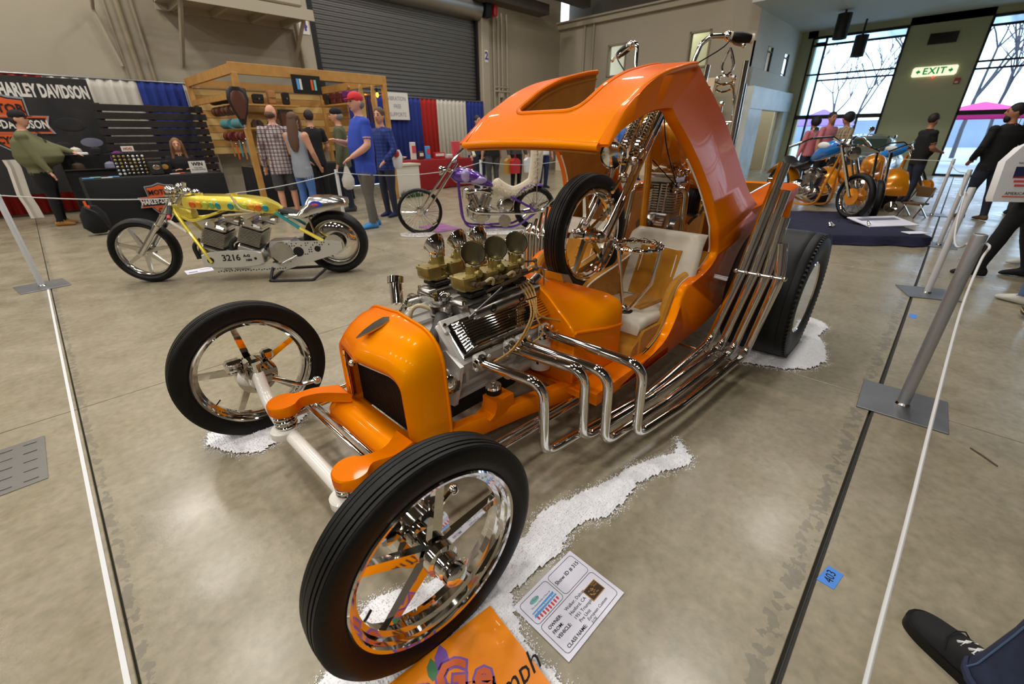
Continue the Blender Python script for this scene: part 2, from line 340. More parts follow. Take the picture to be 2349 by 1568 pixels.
# roof beams
for k,x in enumerate((-6,-.5,5,10.4,14.6)): S('trim_%d'%(k+5),MB().box((x,.3,9.1),(.25,24.6,.7)).box((x,.3,8.75),(.4,24.6,.06)),'ceiling_dark')
S('trim_10',MB().box((12.7,Y0-.5,5.25),(3.2,.5,.3)).box((13.4,Y0-1.2,5.6),(5,.3,.3)),'ceiling_dark')
# roller door
dr=S('door_2',MB(),'roller_steel')
db=MB(); rings=[]; z=0.0; k=0
while z<5.0:
    for dz,dy in ((0,0),(.02,.018),(.05,.018),(.07,0),(.1,0)): rings.append([(5.86,Y0+.12-dy,z+dz),(11.57,Y0+.12-dy,z+dz)])
    z+=.105
db.loft(rings,False,False); part('door_slats',db,'roller_steel',dr,fix=False,kind='stuff')
part('barrel_housing',MB().cyl((5.9,Y0-.02,4.95),(11.55,Y0-.02,4.95),.3,32),'steel_barrel',dr)
part('guide_rail',MB().box((5.96,Y0+.02,2.35),(.16,.16,4.7)),'black_metal',dr); part('guide_rail',MB().box((11.5,Y0+.02,2.35),(.08,.1,4.7)),'black_metal',dr)
part('motor_box',MB().box((11.72,Y0-.22,4.98),(.22,.35,.5)),'black_metal',dr); part('motor_cover',MB().box((12.0,Y0-.3,5.0),(.16,.3,.42),bev=.03),'red_plastic',dr)
for x,ch,z,zz in ((5.68,'4',3.74,2.3),(11.74,'2',3.70,2.4)):
    c=S('column',MB().box((x,Y0-.08,2.6),(.34,.2,5.2),bev=.02),'wall_paint')
    s=part('number_plate',MB().box((x,Y0-.19,z),(.24 if ch=='4' else .14,.01,.34)),'sign_white',c)
    txt(ch,.3,TR(x,Y0-.197,z)@RX(90),'purple_ink',c,'numeral',bold=.012)
# conduits and bracket pipes on the wall
S('trim_11',MB().cyl((2.15,Y0-.06,2.0),(2.15,Y0-.06,9),.05).cyl((2.38,Y0-.06,2.0),(2.38,Y0-.06,9),.03).cyl((1.95,Y0-.06,2.0),(1.95,Y0-.06,9),.02),'wall_shade')
pm=MB()
for k,x in enumerate((12.2,12.42,12.6,12.85)): pm.cyl((x,Y0-.07,1.0),(x,Y0-.07,5.0),.035)
pm.cyl((12.2,Y0-.09,2.72),(12.95,Y0-.09,2.72),.03).cyl((12.2,Y0-.09,2.85),(12.95,Y0-.09,2.85),.02).box((12.5,Y0-.14,2.6),(.1,.1,.14))
S('trim_12',pm,'wall_paint')
pm=MB()
for y in (11.4,11.0): pm.cyl((X1-.06,y,0),(X1-.06,y,5),.035)
S('trim_13',pm,'wall_paint')
# big steel unit hung on the wall, upper left, with diagonal brackets
hu=thing('wall_air_unit','beige steel air unit on a braced shelf high left of the roller door','air unit',(4.1,Y0-.6,3.6),world=True)
part('shelf',MB().box((4.1,Y0-.65,3.80),(2.7,1.25,.09)).box((4.1,Y0-1.25,3.74),(2.7,.06,.2)).box((4.1,Y0-.1,3.74),(2.7,.06,.2)),'wall_paint',hu)
part('cabinet',MB().box((4.1,Y0-.62,4.5),(2.4,1.05,1.2),bev=.03),'wall_paint',hu)
for x in (3.0,3.75,4.5,5.2): part('joist',MB().box((x,Y0-.65,3.7),(.07,1.2,.12)),'wall_paint',hu)
for x in (2.95,5.25):
    part('bracket',MB().tube([(x,Y0-1.2,3.68),(x,Y0-.05,2.7)],.045,6),'wall_paint',hu)
part('pipe',MB().tube(fillet([(2.8,Y0-1.1,3.7),(2.2,Y0-1.1,3.7),(1.75,Y0-.6,3.7),(1.75,Y0-.1,3.5),(1.9,Y0-.1,2.6)],.1),.03,8),'wall_paint',hu)
# lamp housings of the high bay lights
lh=None
for i,(lx,ly) in enumerate(LAMP_SPOTS):
    if lh is None:
        lh=thing('high_bay_lamp','round aluminium high bay lamp hanging from the dark hall roof','lamp',(lx,ly,7.38),group='high bay lamps in rows under the hall roof')
        part('reflector',MB().lathe([(.34,0),(.33,.02),(.2,.22),(.1,.3),(.1,.42),(.0,.43)],n=24),'alu',lh); part('stem',MB().cyl((0,0,.4),(0,0,1.35),.012,8),'black_metal',lh)
    else:
        dup(lh,None,TR(lx,ly,7.38))
# pendant can lights in the lobby
for i,(x,y,zb,h,lab) in enumerate(((17.78,3.6,3.79,.62,'black cylinder can light fixed to the lobby ceiling, nearer of the pair'),(19.6,3.35,3.5,.58,'black cylinder can light hanging before the tall window, farther of the pair'))):
    p=thing('can_light',lab,'lamp',(x,y,zb),group='cylinder lights in the lobby')
    part('can',MB().lathe([(.17,0),(.18,0),(.18,h),(.0,h),(0,h-.02),(.165,h-.02),(.165,.0)],n=28,closedp=False),'black_metal',p)
    part('stem',MB().cyl((0,0,h),(0,0,4.5-zb),.03,8),'black_metal',p)
    pl_=bpy.data.lights.new('can_bulb','AREA'); pl_.shape='DISK'; pl_.size=.28; pl_.energy=420; pl_.color=(1,.97,.9); po_=bpy.data.objects.new('can_bulb',pl_); COL.objects.link(po_); po_.parent=p; po_.location=(0,0,.03)
    part('lens',MB().lathe([(.001,.05),(.16,.05)],n=24),mat('lamp_lens',(255,244,224),.3,emit=6) if i==0 else 'lamp_lens',p,fix=False)
for i,(x,y) in enumerate(((15.7,-3.4),(15.7,-7.0),(17.6,-5.2),(16.2,-1.4))):  # extra can lights added out of view to brighten the dark lobby walls
    p=thing('can_light','added black can light out of view beyond the right edge, brightening the lobby, %s'%('second','third','last','first')[i],'lamp',(x,y,3.9),group='cylinder lights in the lobby')
    part('can',MB().lathe([(.17,0),(.18,0),(.18,.6),(.0,.6),(0,.58),(.165,.58),(.165,.0)],n=28),'black_metal',p); part('lens',MB().lathe([(.001,.05),(.16,.05)],n=24),'lamp_lens',p,fix=False)
    pl_=bpy.data.lights.new('can_bulb','AREA'); pl_.shape='DISK'; pl_.size=.28; pl_.energy=420; pl_.color=(1,.97,.9); po_=bpy.data.objects.new('can_bulb',pl_); COL.objects.link(po_); po_.parent=p; po_.location=(0,0,.03)
# exit sign, vent, strobe
es=thing('exit_sign','glowing white exit sign with green letters and arrows between the tall windows','exit sign',(X2-.05,1.35,2.88),world=True)
part('box',MB().box((X2-.05,1.35,3.0),(.08,1.06,.27),bev=.05),mat('exit_face',(232,230,200),.4,emit=1.1),es)
mat('exit_green',(20,160,60),.5,emit=.5)
EM=TR(X2-.095,1.35,3.0)@RZ(-90)@RX(90)
txt('EXIT',.24,EM,'exit_green',es,bold=.008,sp=1.15)
for s in (-1,1): part('arrow',MB().prism([(s*.44,0),(s*.37,.07),(s*.37,.03),(s*.33,.03),(s*.33,-.03),(s*.37,-.03),(s*.37,-.07)],-.001,.004,EM),'exit_green',es)
part('indicator_lamp',MB().ell((X2-.09,1.33,2.84),.03),mat('led_red',(255,50,40),.4,emit=4),es)
vn=thing('wall_vent','dark rectangular louvred vent above the exit sign','vent',(X2-.03,1.4,3.74),world=True)
part('vent_frame',MB().box((X2-.02,1.42,3.87),(.04,.66,.28)),'black_metal',vn)
for k in range(6): part('louvre',MB().box((X2-.045,1.42,3.77+.04*k),(.02,.6,.012),None),'joint_black',vn)
sb=thing('fire_strobe','small red fire alarm box on the green wall beside the right window','alarm',(X2-.05,.74,2.63),world=True); part('alarm_body',MB().box((X2-.04,.74,2.70),(.08,.13,.16),bev=.01),'red_plastic',sb); part('strobe_lens',MB().box((X2-.09,.74,2.66),(.03,.08,.05),bev=.01),'sign_white',sb)
sw=thing('wall_switch','small brown wall box low on the green wall','wall box',(X2-.04,1.12,1.3),world=True); part('wall_box_body',MB().box((X2-.03,1.15,1.02),(.06,.14,.16),bev=.02),'rusty',sw); part('cover_plate',MB().box((X2-.065,1.15,1.02),(.01,.1,.12)),'rusty',sw)
# ------------------------------------------------------------------ outside: paving, bare trees, tents
g=S('ground_outside',MB().box((45,0,-.06),(48,90,.1)),mat('paving',(168,176,184),.6,var=(.4,(150,158,168),.3)))
mat('bark',(84,80,86),.9); mat('leaf',(70,92,60),.8,var=(3,(104,122,84),.3))
def tree(x,y,h,seed,label,leafy=0):
    R=random.Random(seed); t=thing('street_tree',label,'tree',(x,y,0),group=None); mb=MB(); tips=[]
    def br(p,d,l,r,dep):
        q=p+d*l; mb.tube([p,(p+q)/2+Vector((R.uniform(-.04,.04),R.uniform(-.04,.04),0))*l,q],[r,r*.85,r*.7],5 if dep>1 else 7,caps=False)
        if dep>=5: tips.append(q); return
        for k in range(3 if dep<3 else 2):
            e=Vector((R.uniform(-1,1),R.uniform(-1,1),R.uniform(.0,.9))); br(q,(d*.75+e*.75).normalized(),l*R.uniform(.6,.85),r*.6,dep+1)
    br(Vector((0,0,0)),Vector((0,0,1)),h*.3,h*.012,0)
    part('branches',mb,'bark',t,fix=False)
    if leafy:
        lf=MB()
        for q in tips:
            for k in range(leafy):
                c=q+Vector([R.gauss(0,.35) for _ in range(3)]); a=Vector([R.uniform(-1,1) for _ in range(3)]).normalized()*.16; b2=a.cross(Vector((R.random(),R.random(),R.random()))).normalized()*.09
                lf.add([c-a,c+b2,c+a,c-b2],[(0,1,2,3)])
        part('foliage',lf,'leaf',t,kind='stuff',fix=False,smooth=False)
tree(38,9.2,9,3,'bare grey tree behind the left half of the left tall window'); tree(37,5.4,7.5,11,'thin bare tree behind the middle of the left tall window')
tree(34,2.2,9.5,5,'leafy tree at the upper right of the left tall window',7); tree(35,.3,9.5,21,'leafy branching tree at the upper part of the right tall window',6); tree(40,1.4,9,31,'bare tree behind the right side of the left tall window, farther back'); tree(41,7.4,8,44,'bare tree far behind the middle of the left tall window'); tree(33,-.6,7.5,52,'bare tree at the left side of the right tall window'); tree(36,-2.2,8.5,8,'bare tree filling the lower part of the right tall window')
S('hedge_far',MB().box((60,0,1.2),(1,90,2.4)),mat('far_blue',(120,132,150),.9,var=(.3,(150,160,176),.3)))
tn=thing('market_tent','magenta market tent outside seen through the glass doors','tent',(27,-.1,0)); part('canopy',MB().loft([[(-1.3,-1.3,1.75),(1.3,-1.3,1.75),(1.3,1.3,1.75),(-1.3,1.3,1.75)],[(-1.3,-1.3,2.0),(1.3,-1.3,2.0),(1.3,1.3,2.0),(-1.3,1.3,2.0)],[(-.05,-.05,2.35),(.05,-.05,2.35),(.05,.05,2.35),(-.05,.05,2.35)]],False),mat('magenta',(220,40,130),.7),tn)
for a in (-1.25,1.25):
    for b2 in (-1.25,1.25): part('pole',MB().cyl((a,b2,0),(a,b2,1.8),.03,6),'brushed',tn)
tn=thing('market_tent','violet and blue tent outside behind the left glass doors','tent',(27,5.3,0)); part('canopy',MB().loft([[(-1.3,-1.3,1.6),(1.3,-1.3,1.6),(1.3,1.3,1.6),(-1.3,1.3,1.6)],[(-.05,-.05,2.3),(.05,-.05,2.3),(.05,.05,2.3),(-.05,.05,2.3)]],False),mat('violet_cloth',(150,110,200),.7),tn)
for a in (-1.25,1.25):
    for b2 in (-1.25,1.25): part('pole',MB().cyl((a,b2,0),(a,b2,1.62),.03,6),'brushed',tn)
# ------------------------------------------------------------------ the orange show truck (front axle at x=.42, centre line y=1.40, nose towards -x)
CY=1.40
car=thing('show_truck','candy orange show rod pickup with exposed chrome V8, open arched cab and chrome side pipes','car',(1.75,CY,0),world=True)
def P3(name,mb,m,par=None,**k): return part(name,mb,m,par or car,**k)
def mir(pts): return [(p[0],2*CY-p[1],p[2]) for p in pts]
# --- front wheels (local: axle along Y, outer side -Y)
def wheel_meshes(R=.324,rl=.252,w=.052):
    RXm=RX(90)   # lathe Z -> -Y
    g=.0035; T=[(rl-.004,.036),(rl+.012,.047),(.285*R/.324,w),(R-.018,w-.004)]
    tread=[]; ys=[.044,.0385,.035,.027,.0235,.014,.0105,.003,-.003]
    prof=T+[(R-.007,.0455),(R-.003,.040)]
    for k,(a,b) in enumerate(((.038,.028),(.024,.014),(.010,-.010),(-.014,-.024),(-.028,-.038))):
        rr=R-.0012*abs((a+b)/2/.02)**1.5
        prof+=[(rr-.006,a+.0006),(rr,a),(rr,b),(rr-.006,b-.0006)]
    prof+=[(R-.003,-.040),(R-.007,-.0455)]+[(r,-h) for r,h in T[::-1]]
    tire=MB().lathe(prof,RXm,96,closedp=True).mesh('tire','rubber',50)
    rp=[(rl,.043),(rl-.004,.047),(rl-.012,.045),(rl-.014,.034),(rl-.022,.030),(rl-.024,.016),(rl-.036,.010),(rl-.036,-.010),(rl-.024,-.016),(rl-.022,-.030),(rl-.014,-.034),(rl-.012,-.045),(rl-.004,-.047),(rl,-.043)]
    rp+=[(rl+.002,-.02),(rl-.012,-.008),(rl-.012,.008),(rl+.002,.02)]
    rim=MB().lathe(rp,RXm,96,closedp=True).mesh('rim','chrome',40)
    L=rl-.036
    sp=MB().loft([[(-.016,-.013,.03),(.016,-.013,.03),(.016,.013,.03),(-.016,.013,.03)],[(-.0125,-.009,L),(.0125,-.009,L),(.0125,.009,L),(-.0125,.009,L)]]).mesh('spoke','chrome')
    hub=MB().lathe([(.0,-.06),(.03,-.06),(.034,-.05),(.034,.02),(.045,.022),(.045,.045),(.034,.05),(.034,.075),(.027,.08),(.027,.085),(.0335,.09),(.031,.104),(.02,.113),(.0,.116)],RXm,32).mesh('hub','chrome')
    for m_ in (tire,rim,sp,hub): fixn(m_)
    return tire,rim,sp,hub
WMESH=wheel_meshes()
def wheel(parent,M,phase,ms=WMESH,name='front_wheel',n=5,brake=True,flip=False):
    t,r,s,h=ms
    o=put(name,r,parent,M); put('tire',t,o)
    for k in range(n): put('spoke',s,o,RY(phase+k*360/n))
    put('hub',h,o,RZ(180) if flip else None)
    part('valve_stem',MB().cyl((0,.0,.19),(0,-.012,.215),.004,8),'chrome',o,RY(phase+216+30),world=False)
    return o
cw=Matrix.Translation(-Vector((1.75,CY,0)))
nw=wheel(car,cw@TR(.413,.695,.324)@RZ(-2.2),10,flip=False)
fwh=wheel(car,cw@TR(.425,2.112,.324)@RZ(-2.6)@RX(-1),-8,flip=True)
# brake and steering hardware inboard of each wheel
for s,wy in ((-1,.695),(1,2.112)):
    iy=wy-s*.075
    kn=P3('brake_caliper',MB().cyl((.418,iy+s*.03,.324),(.418,iy-s*.015,.324),.085,32).cyl((.418,iy-s*.01,.324),(.418,iy-s*.05,.324),.05,24).box((.34,iy,.40),(.07,.05,.06),bev=.012).box((.48,iy,.41),(.05,.045,.05),bev=.012).cyl((.47,iy-s*.03,.375),(.47,iy-s*.06,.375),.016).cyl((.36,iy-s*.03,.37),(.36,iy-s*.06,.37),.014).cyl((.41,iy-s*.02,.26),(.41,iy-s*.05,.26),.018),'chrome')
    P3('king_pin',MB().cyl((.415,wy-s*.115,.30),(.415,wy-s*.115,.385),.021,20).cyl((.415,wy-s*.115,.385),(.415,wy-s*.115,.40),.024,20),'chrome')
    P3('steering_arm',MB().tube(smooth([(.44,wy-s*.10,.31),(.5,wy-s*.13,.28),(.56,wy-s*.17,.25),(.62,wy-s*.19,.25)]),.010,10).ell((.63,wy-s*.19,.25),.02),'chrome')
# dropped tube axle
ax=smooth([(.415,CY-.60,.345),(.412,CY-.585,.33),(.405,CY-.52,.26),(.395,CY-.40,.222),(.39,CY-.25,.212),(.39,CY,.212)],8)
P3('front_axle',MB().tube(ax+mir(ax[::-1])[1:],.0265,20),'white_paint')
for s in (-1,1):
    y=CY+s*.262
    P3('spring_perch',MB().lathe([(.0,.0),(.046,.0),(.05,.006),(.05,.034),(.044,.04),(.0,.04)],TR(.375,y,.203),32),'white_paint')
    sp=P3('coil_spring',MB().tube([(.392+.036*math.cos(a*.35),y+.036*math.sin(a*.35),.243+a*.00075) for a in range(72)],.0065,8),'chrome')
    P3('spring_cap',MB().lathe([(.0,0),(.044,0),(.046,.006),(.044,.012),(.0,.012)],TR(.398,y+s*.008,.288),28),'chrome')
    # orange frame horn with round pad
    pc=(.405,CY+s*.283); R_=.062; poly=[]
    for k in range(15):
        a=math.radians(60+ (300-60)*k/14) ; poly.append((pc[0]+R_*math.cos(a),pc[1]+R_*math.sin(a)*1))
    poly=[(pc[0]+R_*math.cos(math.radians(a)),pc[1]+R_*math.sin(math.radians(a))) for a in range(55,306,12)]
    fwd=smooth([(poly[-1][0],poly[-1][1],0),(.47,pc[1]-.028,0),(.55,pc[1]-.036,0),(.64,CY+s*.235-.055,0)],4); back=smooth([(.64,CY+s*.235+.05,0),(.55,pc[1]+.03,0),(.47,pc[1]+.026,0),(poly[0][0],poly[0][1],0)],4)
    poly2=poly[1:-1]+[(p.x,p.y) for p in fwd]+[(p.x,p.y) for p in back]
    zc=lambda x: .30+ -.03*max(0,(x-.47)/.2)
    n=len(poly2); mbh=MB(); B=.005
    mx_,my_=sum(p[0] for p in poly2)/n,sum(p[1] for p in poly2)/n
    def rg(z,sh): return [(p[0]+(mx_-p[0])*sh,p[1]+(my_-p[1])*sh,zc(p[0])+z) for p in poly2]
    mbh.loft([rg(0,.04),rg(.006,0),rg(.040,0),rg(.046,.04)])
    P3('frame_horn',mbh,'orange')
# front cross tube with sloped apron
pts=[(.615,CY-.265,.235),(.615,CY+.265,.235)]
P3('front_crossmember',MB().loft([[(.565,CY+s*.262,.20),(.60,CY+s*.262,.178),(.66,CY+s*.262,.178),(.70,CY+s*.262,.21),(.70,CY+s*.262,.25),(.64,CY+s*.262,.272),(.60,CY+s*.262,.262),(.572,CY+s*.262,.235)] for s in (-1,1)]),'orange_flake')
for s in (-1,1): P3('crossmember_end',MB().ell((.63,CY+s*.262,.226),(.062,.03,.047),nu=20),'orange_flake')
# tie rods seen between axle and crossmember
P3('tie_rod',MB().cyl((.50,CY-.37,.262),(.50,CY+.37,.262),.0105,12),'chrome'); P3('drag_link',MB().cyl((.545,CY-.40,.232),(.545,CY+.40,.232),.0095,12),'chrome')
for s in (-1,1):
    P3('radius_rod',MB().cyl((.43,CY+s*.40,.235),(1.5,CY+s*.44,.20),.010,12),'chrome'); P3('radius_rod',MB().cyl((.43,CY+s*.40,.19),(1.5,CY+s*.44,.16),.010,12),'chrome')
    P3('scroll_bracket',MB().tube([(.80+.03*math.exp(-.12*k)*math.cos(k*.5),CY+s*.42,.185+.03*math.exp(-.12*k)*math.sin(k*.5)) for k in range(24)],.005,6),'chrome')
# frame rails
for s in (-1,1):
    path=[(.66,.235,.23),(.9,.275,.225),(1.2,.335,.225),(1.5,.40,.215),(2.0,.40,.2),(2.6,.36,.24),(3.3,.34,.34)]
    P3('frame_rail',MB().loft([[(x,CY+s*(y-.022),z-.042),(x,CY+s*(y+.022),z-.042),(x,CY+s*(y+.026),z-.036),(x,CY+s*(y+.026),z+.036),(x,CY+s*(y+.022),z+.042),(x,CY+s*(y-.022),z+.042),(x,CY+s*(y-.026),z+.036),(x,CY+s*(y-.026),z-.036)] for x,y,z in path]),'orange')
    P3('engine_mount',MB().loft([[(x0,CY+s*.25,z),(x1,CY+s*.25,z),(x1,CY+s*.335,z),(x0,CY+s*.335,z)] for x0,x1,z in ((.97,1.14,.255),(1.0,1.115,.27),(1.01,1.11,.30),(1.01,1.11,.325))]),'orange')
    P3('rubber_mount',MB().lathe([(.0,0),(.032,0),(.034,.006),(.034,.022),(.03,.026),(.0,.026)],TR(1.055,CY+s*.27,.325),24),'rubber'); P3('mount_cap',MB().lathe([(.0,0),(.034,0),(.034,.012),(.028,.016),(.012,.016),(.012,.03),(0,.03)],TR(1.055,CY+s*.27,.351),24),'chrome')
for x in (1.75,2.7): P3('cross_tube',MB().cyl((x,CY-.4,.2),(x,CY+.4,.2),.03,12),'orange')
# --- grille shell
def arch(hw,top,zb,r,x0,v,n=7):
    """inverted U, near side bottom to far side bottom; v = how far the centre is pulled forward"""
    L=[(-hw,zb)]; L+=[(-hw*(1-.05*t),zb+(top-r-zb)*t) for t in (.33,.66,1)]
    hw2=hw*.95
    for k in range(1,n): a=PI-k*(PI/2)/n; L.append((-(hw2-r)+r*math.cos(a),top-r+r*math.sin(a)))
    L+=[(-(hw2-r)*(1-k/4),top+.012*(k/4)) for k in range(0,4)]
    L=L+[(0,top+.014)]+[(-y,z) for y,z in L[::-1]]
    return [(x0-v*(1-abs(y)/hw),CY+y,z) for y,z in L]
RG=[arch(.226,.535,.24,.06,.672,.055),arch(.233,.545,.24,.065,.655,.052),arch(.243,.568,.24,.08,.652,.046),arch(.256,.605,.24,.105,.676,.03),arch(.271,.640,.24,.125,.712,.012),arch(.280,.664,.24,.135,.755,0),arch(.283,.672,.24,.137,.805,0),arch(.283,.672,.24,.137,.822,0),arch(.272,.660,.24,.13,.822,0),arch(.262,.648,.24,.125,.76,0),arch(.235,.555,.24,.07,.69,.03)]
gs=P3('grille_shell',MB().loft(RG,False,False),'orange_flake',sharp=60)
md=arch(.228,.539,.245,.062,.664,.055); P3('grille_trim',MB().tube(md,.0055,8),'chrome',gs)
P3('shell_bead',MB().tube(arch(.285,.675,.24,.138,.812,0),.006,8),'orange_flake',gs)
P3('shell_emblem',MB().prism([(-.075,0),(-.03,.018),(.02,.026),(.06,.022),(.075,0),(.06,-.022),(.02,-.026),(-.03,-.018)],0,.006,TR(.705,CY,.640)@RY(-15)@TR(0,0,.018)),'chrome_soft',gs)
P3('shell_ornament',MB().cyl((.60,CY,.552),(.625,CY,.555),.009).ell((.594,CY,.551),.013),'chrome',gs)
rd=P3('radiator',MB().box((.735,CY,.40),(.03,.45,.33)),'black_matte'); fb=MB()
for k in range(46): fb.box((.715,CY-.215+.43*k/45,.40),(.012,.0035,.31))
P3('radiator_fins',fb,'dark_iron',rd,kind='stuff')
P3('radiator_tank',MB().box((.745,CY,.59),(.06,.30,.06),bev=.02),'black_metal',rd)
# --- engine
def bank(s): return Matrix(((1,0,0,0),(0,.7071*1,s*.7071,CY),(0,-s*.7071,.7071,.42),(0,0,0,1)))  # local z along the bank normal
blk=[(-.115,.27),(.115,.27),(.14,.33),(.16,.40),(.245,.50),(.15,.595),(.06,.56),(-.06,.56),(-.15,.595),(-.245,.50),(-.16,.40),(-.14,.33)]
eb=P3('engine_block',MB().loft([[(x,CY+y*k,.27+(z-.27)*k2) for y,z in blk] for x,k,k2 in ((.915,.96,.985),(.92,1,1),(1.425,1,1),(1.43,.97,.99))]),'block_white',sharp=30)
P3('front_casting',MB().prism([(y,z) for y,z in ((-.2,.30),(-.13,.29),(-.10,.40),(-.12,.52),(-.17,.545),(-.255,.50),(-.235,.42))],0,.02,TR(.897,CY,0)@Matrix(((0,0,1,0),(1,0,0,0),(0,1,0,0),(0,0,0,1)))).cyl((.872,CY-.17,.42),(.86,CY-.17,.42),.03,24).cyl((.872,CY-.195,.345),(.855,CY-.195,.345),.014).cyl((.87,CY-.21,.48),(.862,CY-.21,.48),.012),'block_white',eb)
P3('oil_pan',MB().loft([[(x0,CY-w_,z),(x1,CY-w_,z),(x1,CY+w_,z),(x0,CY+w_,z)] for x0,x1,w_,z in ((.90,1.40,.12,.275),(.91,1.39,.12,.22),(.95,1.36,.10,.165),(.97,1.34,.085,.155))]),'dark_iron',eb)
P3('timing_cover',MB().cyl((.885,CY,.40),(.855,CY,.40),.10,28).cyl((.855,CY,.36),(.815,CY,.36),.075,28),'black_metal',eb); P3('pulley',MB().lathe([(.0,0),(.07,0),(.07,.008),(.055,.014),(.07,.02),(.07,.028),(.0,.03)],TR(.84,CY,.50)@RY(-90),28),'black_metal',eb)
for s in (-1,1):
    B=bank(s)
    def bbox(mb,c,d,bev=0): return mb.box(c,d,B,bev)
    # local coordinates: x along the car, y across the bank, z out along the bank (about .2 to .33)
    hd=P3('cylinder_head',MB().box((1.17,0,.19),(.53,.155,.07),B,.008).box((1.17,-s*.055,.215),(.50,.06,.05),B,.006),'block_white')
    x0,x1=.935,1.465; B=B@TR(0,s*.018,.006)
    def vring(inset,z,wy): return [(x0+inset,-wy,z),(x1-inset,-wy,z),(x1-inset,wy,z),(x0+inset,wy,z)]
    vc=P3('valve_cover',MB().loft([vring(0,.225,.078),vring(0,.232,.078),vring(.002,.234,.07),vring(.008,.262,.066),vring(.03,.285,.058),vring(.05,.29,.05)],M=B),'chrome_soft',sharp=25)
    rb=MB()
    for k in range(11):
        yy=-.058+.0116*k; zz=.292-.45*max(0,abs(yy)-.046)
        rb.tube([(x0+.008,yy*1.12,.258),(x0+.028,yy*1.03,zz-.008),(x0+.045,yy,zz+.001),(x1-.045,yy,zz+.001),(x1-.028,yy*1.03,zz-.008),(x1-.008,yy*1.12,.258)],.0046,6,M=B)
    P3('cover_fins',rb,'chrome',vc,kind='stuff')
    P3('cover_rail',MB().box((1.20,0,.229),(.535,.166,.008),B,.003),'chrome',vc)
    for x in (.93,1.06,1.2,1.34):
        P3('cover_bolt',MB().cyl(B@Vector((x,-s*.076,.232)),B@Vector((x,-s*.076,.245)),.007,8),'chrome',vc)
    P3('cover_badge',MB().box((1.25,0,.292),(.11,.016,.006),B,.003),'chrome_soft',vc)
for s in (-1,1):
    for x in (.985,1.155,1.225,1.38): P3('exhaust_boss',MB().box((x,CY+s*.268,.502),(.06,.03,.07),bev=.008).cyl((x-.035,CY+s*.285,.485),(x-.035,CY+s*.292,.485),.007,8).cyl((x+.035,CY+s*.285,.52),(x+.035,CY+s*.292,.52),.007,8),'block_white',eb)
    for x in (.96,1.15,1.34): P3('core_plug',MB().lathe([(.024,0),(.024,.004),(.019,.006),(.0,.003)],TR(x,CY+s*.163,.40)@RX(-s*90),20),'alu',eb)
    P3('pan_rail',MB().box((1.15,CY+s*.135,.285),(.50,.03,.016),bev=.003),'block_white',eb)
    P3('side_rib',MB().box((1.15,CY+s*.155,.345),(.48,.02,.02),bev=.005).box((1.0,CY+s*.16,.40),(.016,.02,.10)).box((1.29,CY+s*.16,.40),(.016,.02,.10)),'block_white',eb)
# breathers and front accessories
P3('breather',MB().cyl((.93,CY+.20,.64),(.955,CY+.235,.72),.028,20).cyl((.955,CY+.235,.72),(.965,CY+.245,.745),.036,20),'chrome')
P3('fuel_pump',MB().cyl((.90,CY-.19,.40),(.87,CY-.22,.43),.04,20).ell((.868,CY-.225,.435),(.04,.02,.04)),'chrome'); P3('water_pump',MB().cyl((.88,CY,.47),(.84,CY,.47),.06,24).tube(smooth([(.87,CY-.05,.47),(.86,CY-.12,.45),(.88,CY-.15,.42)]),.022),'chrome')
P3('oil_filter',MB().cyl((1.40,CY-.235,.44),(1.40,CY-.235,.30),.05,28).cyl((1.40,CY-.235,.44),(1.40,CY-.235,.46),.042,28),'block_white'); P3('filter_print',MB().box((1.352,CY-.258,.345),(.003,.012,.014)).box((1.37,CY-.276,.395),(.012,.003,.016)),'ink')
P3('starter_motor',MB().cyl((1.25,CY-.15,.30),(1.42,CY-.15,.30),.042,20).cyl((1.28,CY-.2,.325),(1.38,CY-.2,.325),.022,16),'block_white'); P3('bell_housing',MB().loft([[(x,CY+r*math.cos(a*PI/10),.36+r*math.sin(a*PI/10)) for a in range(20)] for x,r in ((1.41,.18),(1.45,.19),(1.62,.13),(2.1,.10))]),'block_white')
# intake manifold, carburettors, scoops
im=P3('intake_manifold',MB().loft([[(x0,CY-w_,z),(x1,CY-w_,z),(x1,CY+w_,z),(x0,CY+w_,z)] for x0,x1,w_,z in ((1.03,1.40,.15,.55),(1.035,1.40,.17,.60),(1.035,1.41,.165,.66),(1.04,1.42,.15,.69),(1.05,1.41,.145,.70))]).box((1.215,CY-.11,.695),(.42,.085,.03),bev=.01).box((1.215,CY+.11,.695),(.42,.085,.03),bev=.01),'alu',sharp=50)
for s in (-1,1):
    P3('intake_log',MB().tube([(1.04,CY+s*.175,.655),(1.44,CY+s*.175,.665)],.03,20).cyl((1.42,CY+s*.16,.70),(1.46,CY+s*.16,.72),.02),'alu',im)
    for x in (1.13,1.30): P3('intake_port',MB().lathe([(.0,.001),(.011,.001),(.012,.004),(.017,.004),(.018,0)],TR(x,CY+s*.203,.668)@RX(90*(-s)),20),'dark_iron',im)
    for x in (1.02,1.16,1.33,1.42): P3('intake_bolt',MB().cyl((x,CY+s*.15,.70),(x,CY+s*.15,.712),.008,8),'chrome',im)
wn_=P3('thermostat_housing',MB().lathe([(.0,0),(.045,0),(.046,.05),(.05,.055),(.05,.065),(.044,.07),(.044,.09),(.05,.094),(.05,.104),(.036,.108),(.034,.09),(.0,.09)],TR(1.0,CY-.025,.575),28),'alu'); P3('filler_neck',MB().lathe([(.034,0),(.038,.02),(.044,.03),(.046,.034),(.042,.034),(.036,.026),(.03,.0)],TR(1.0,CY-.025,.683),28),'chrome',wn_)
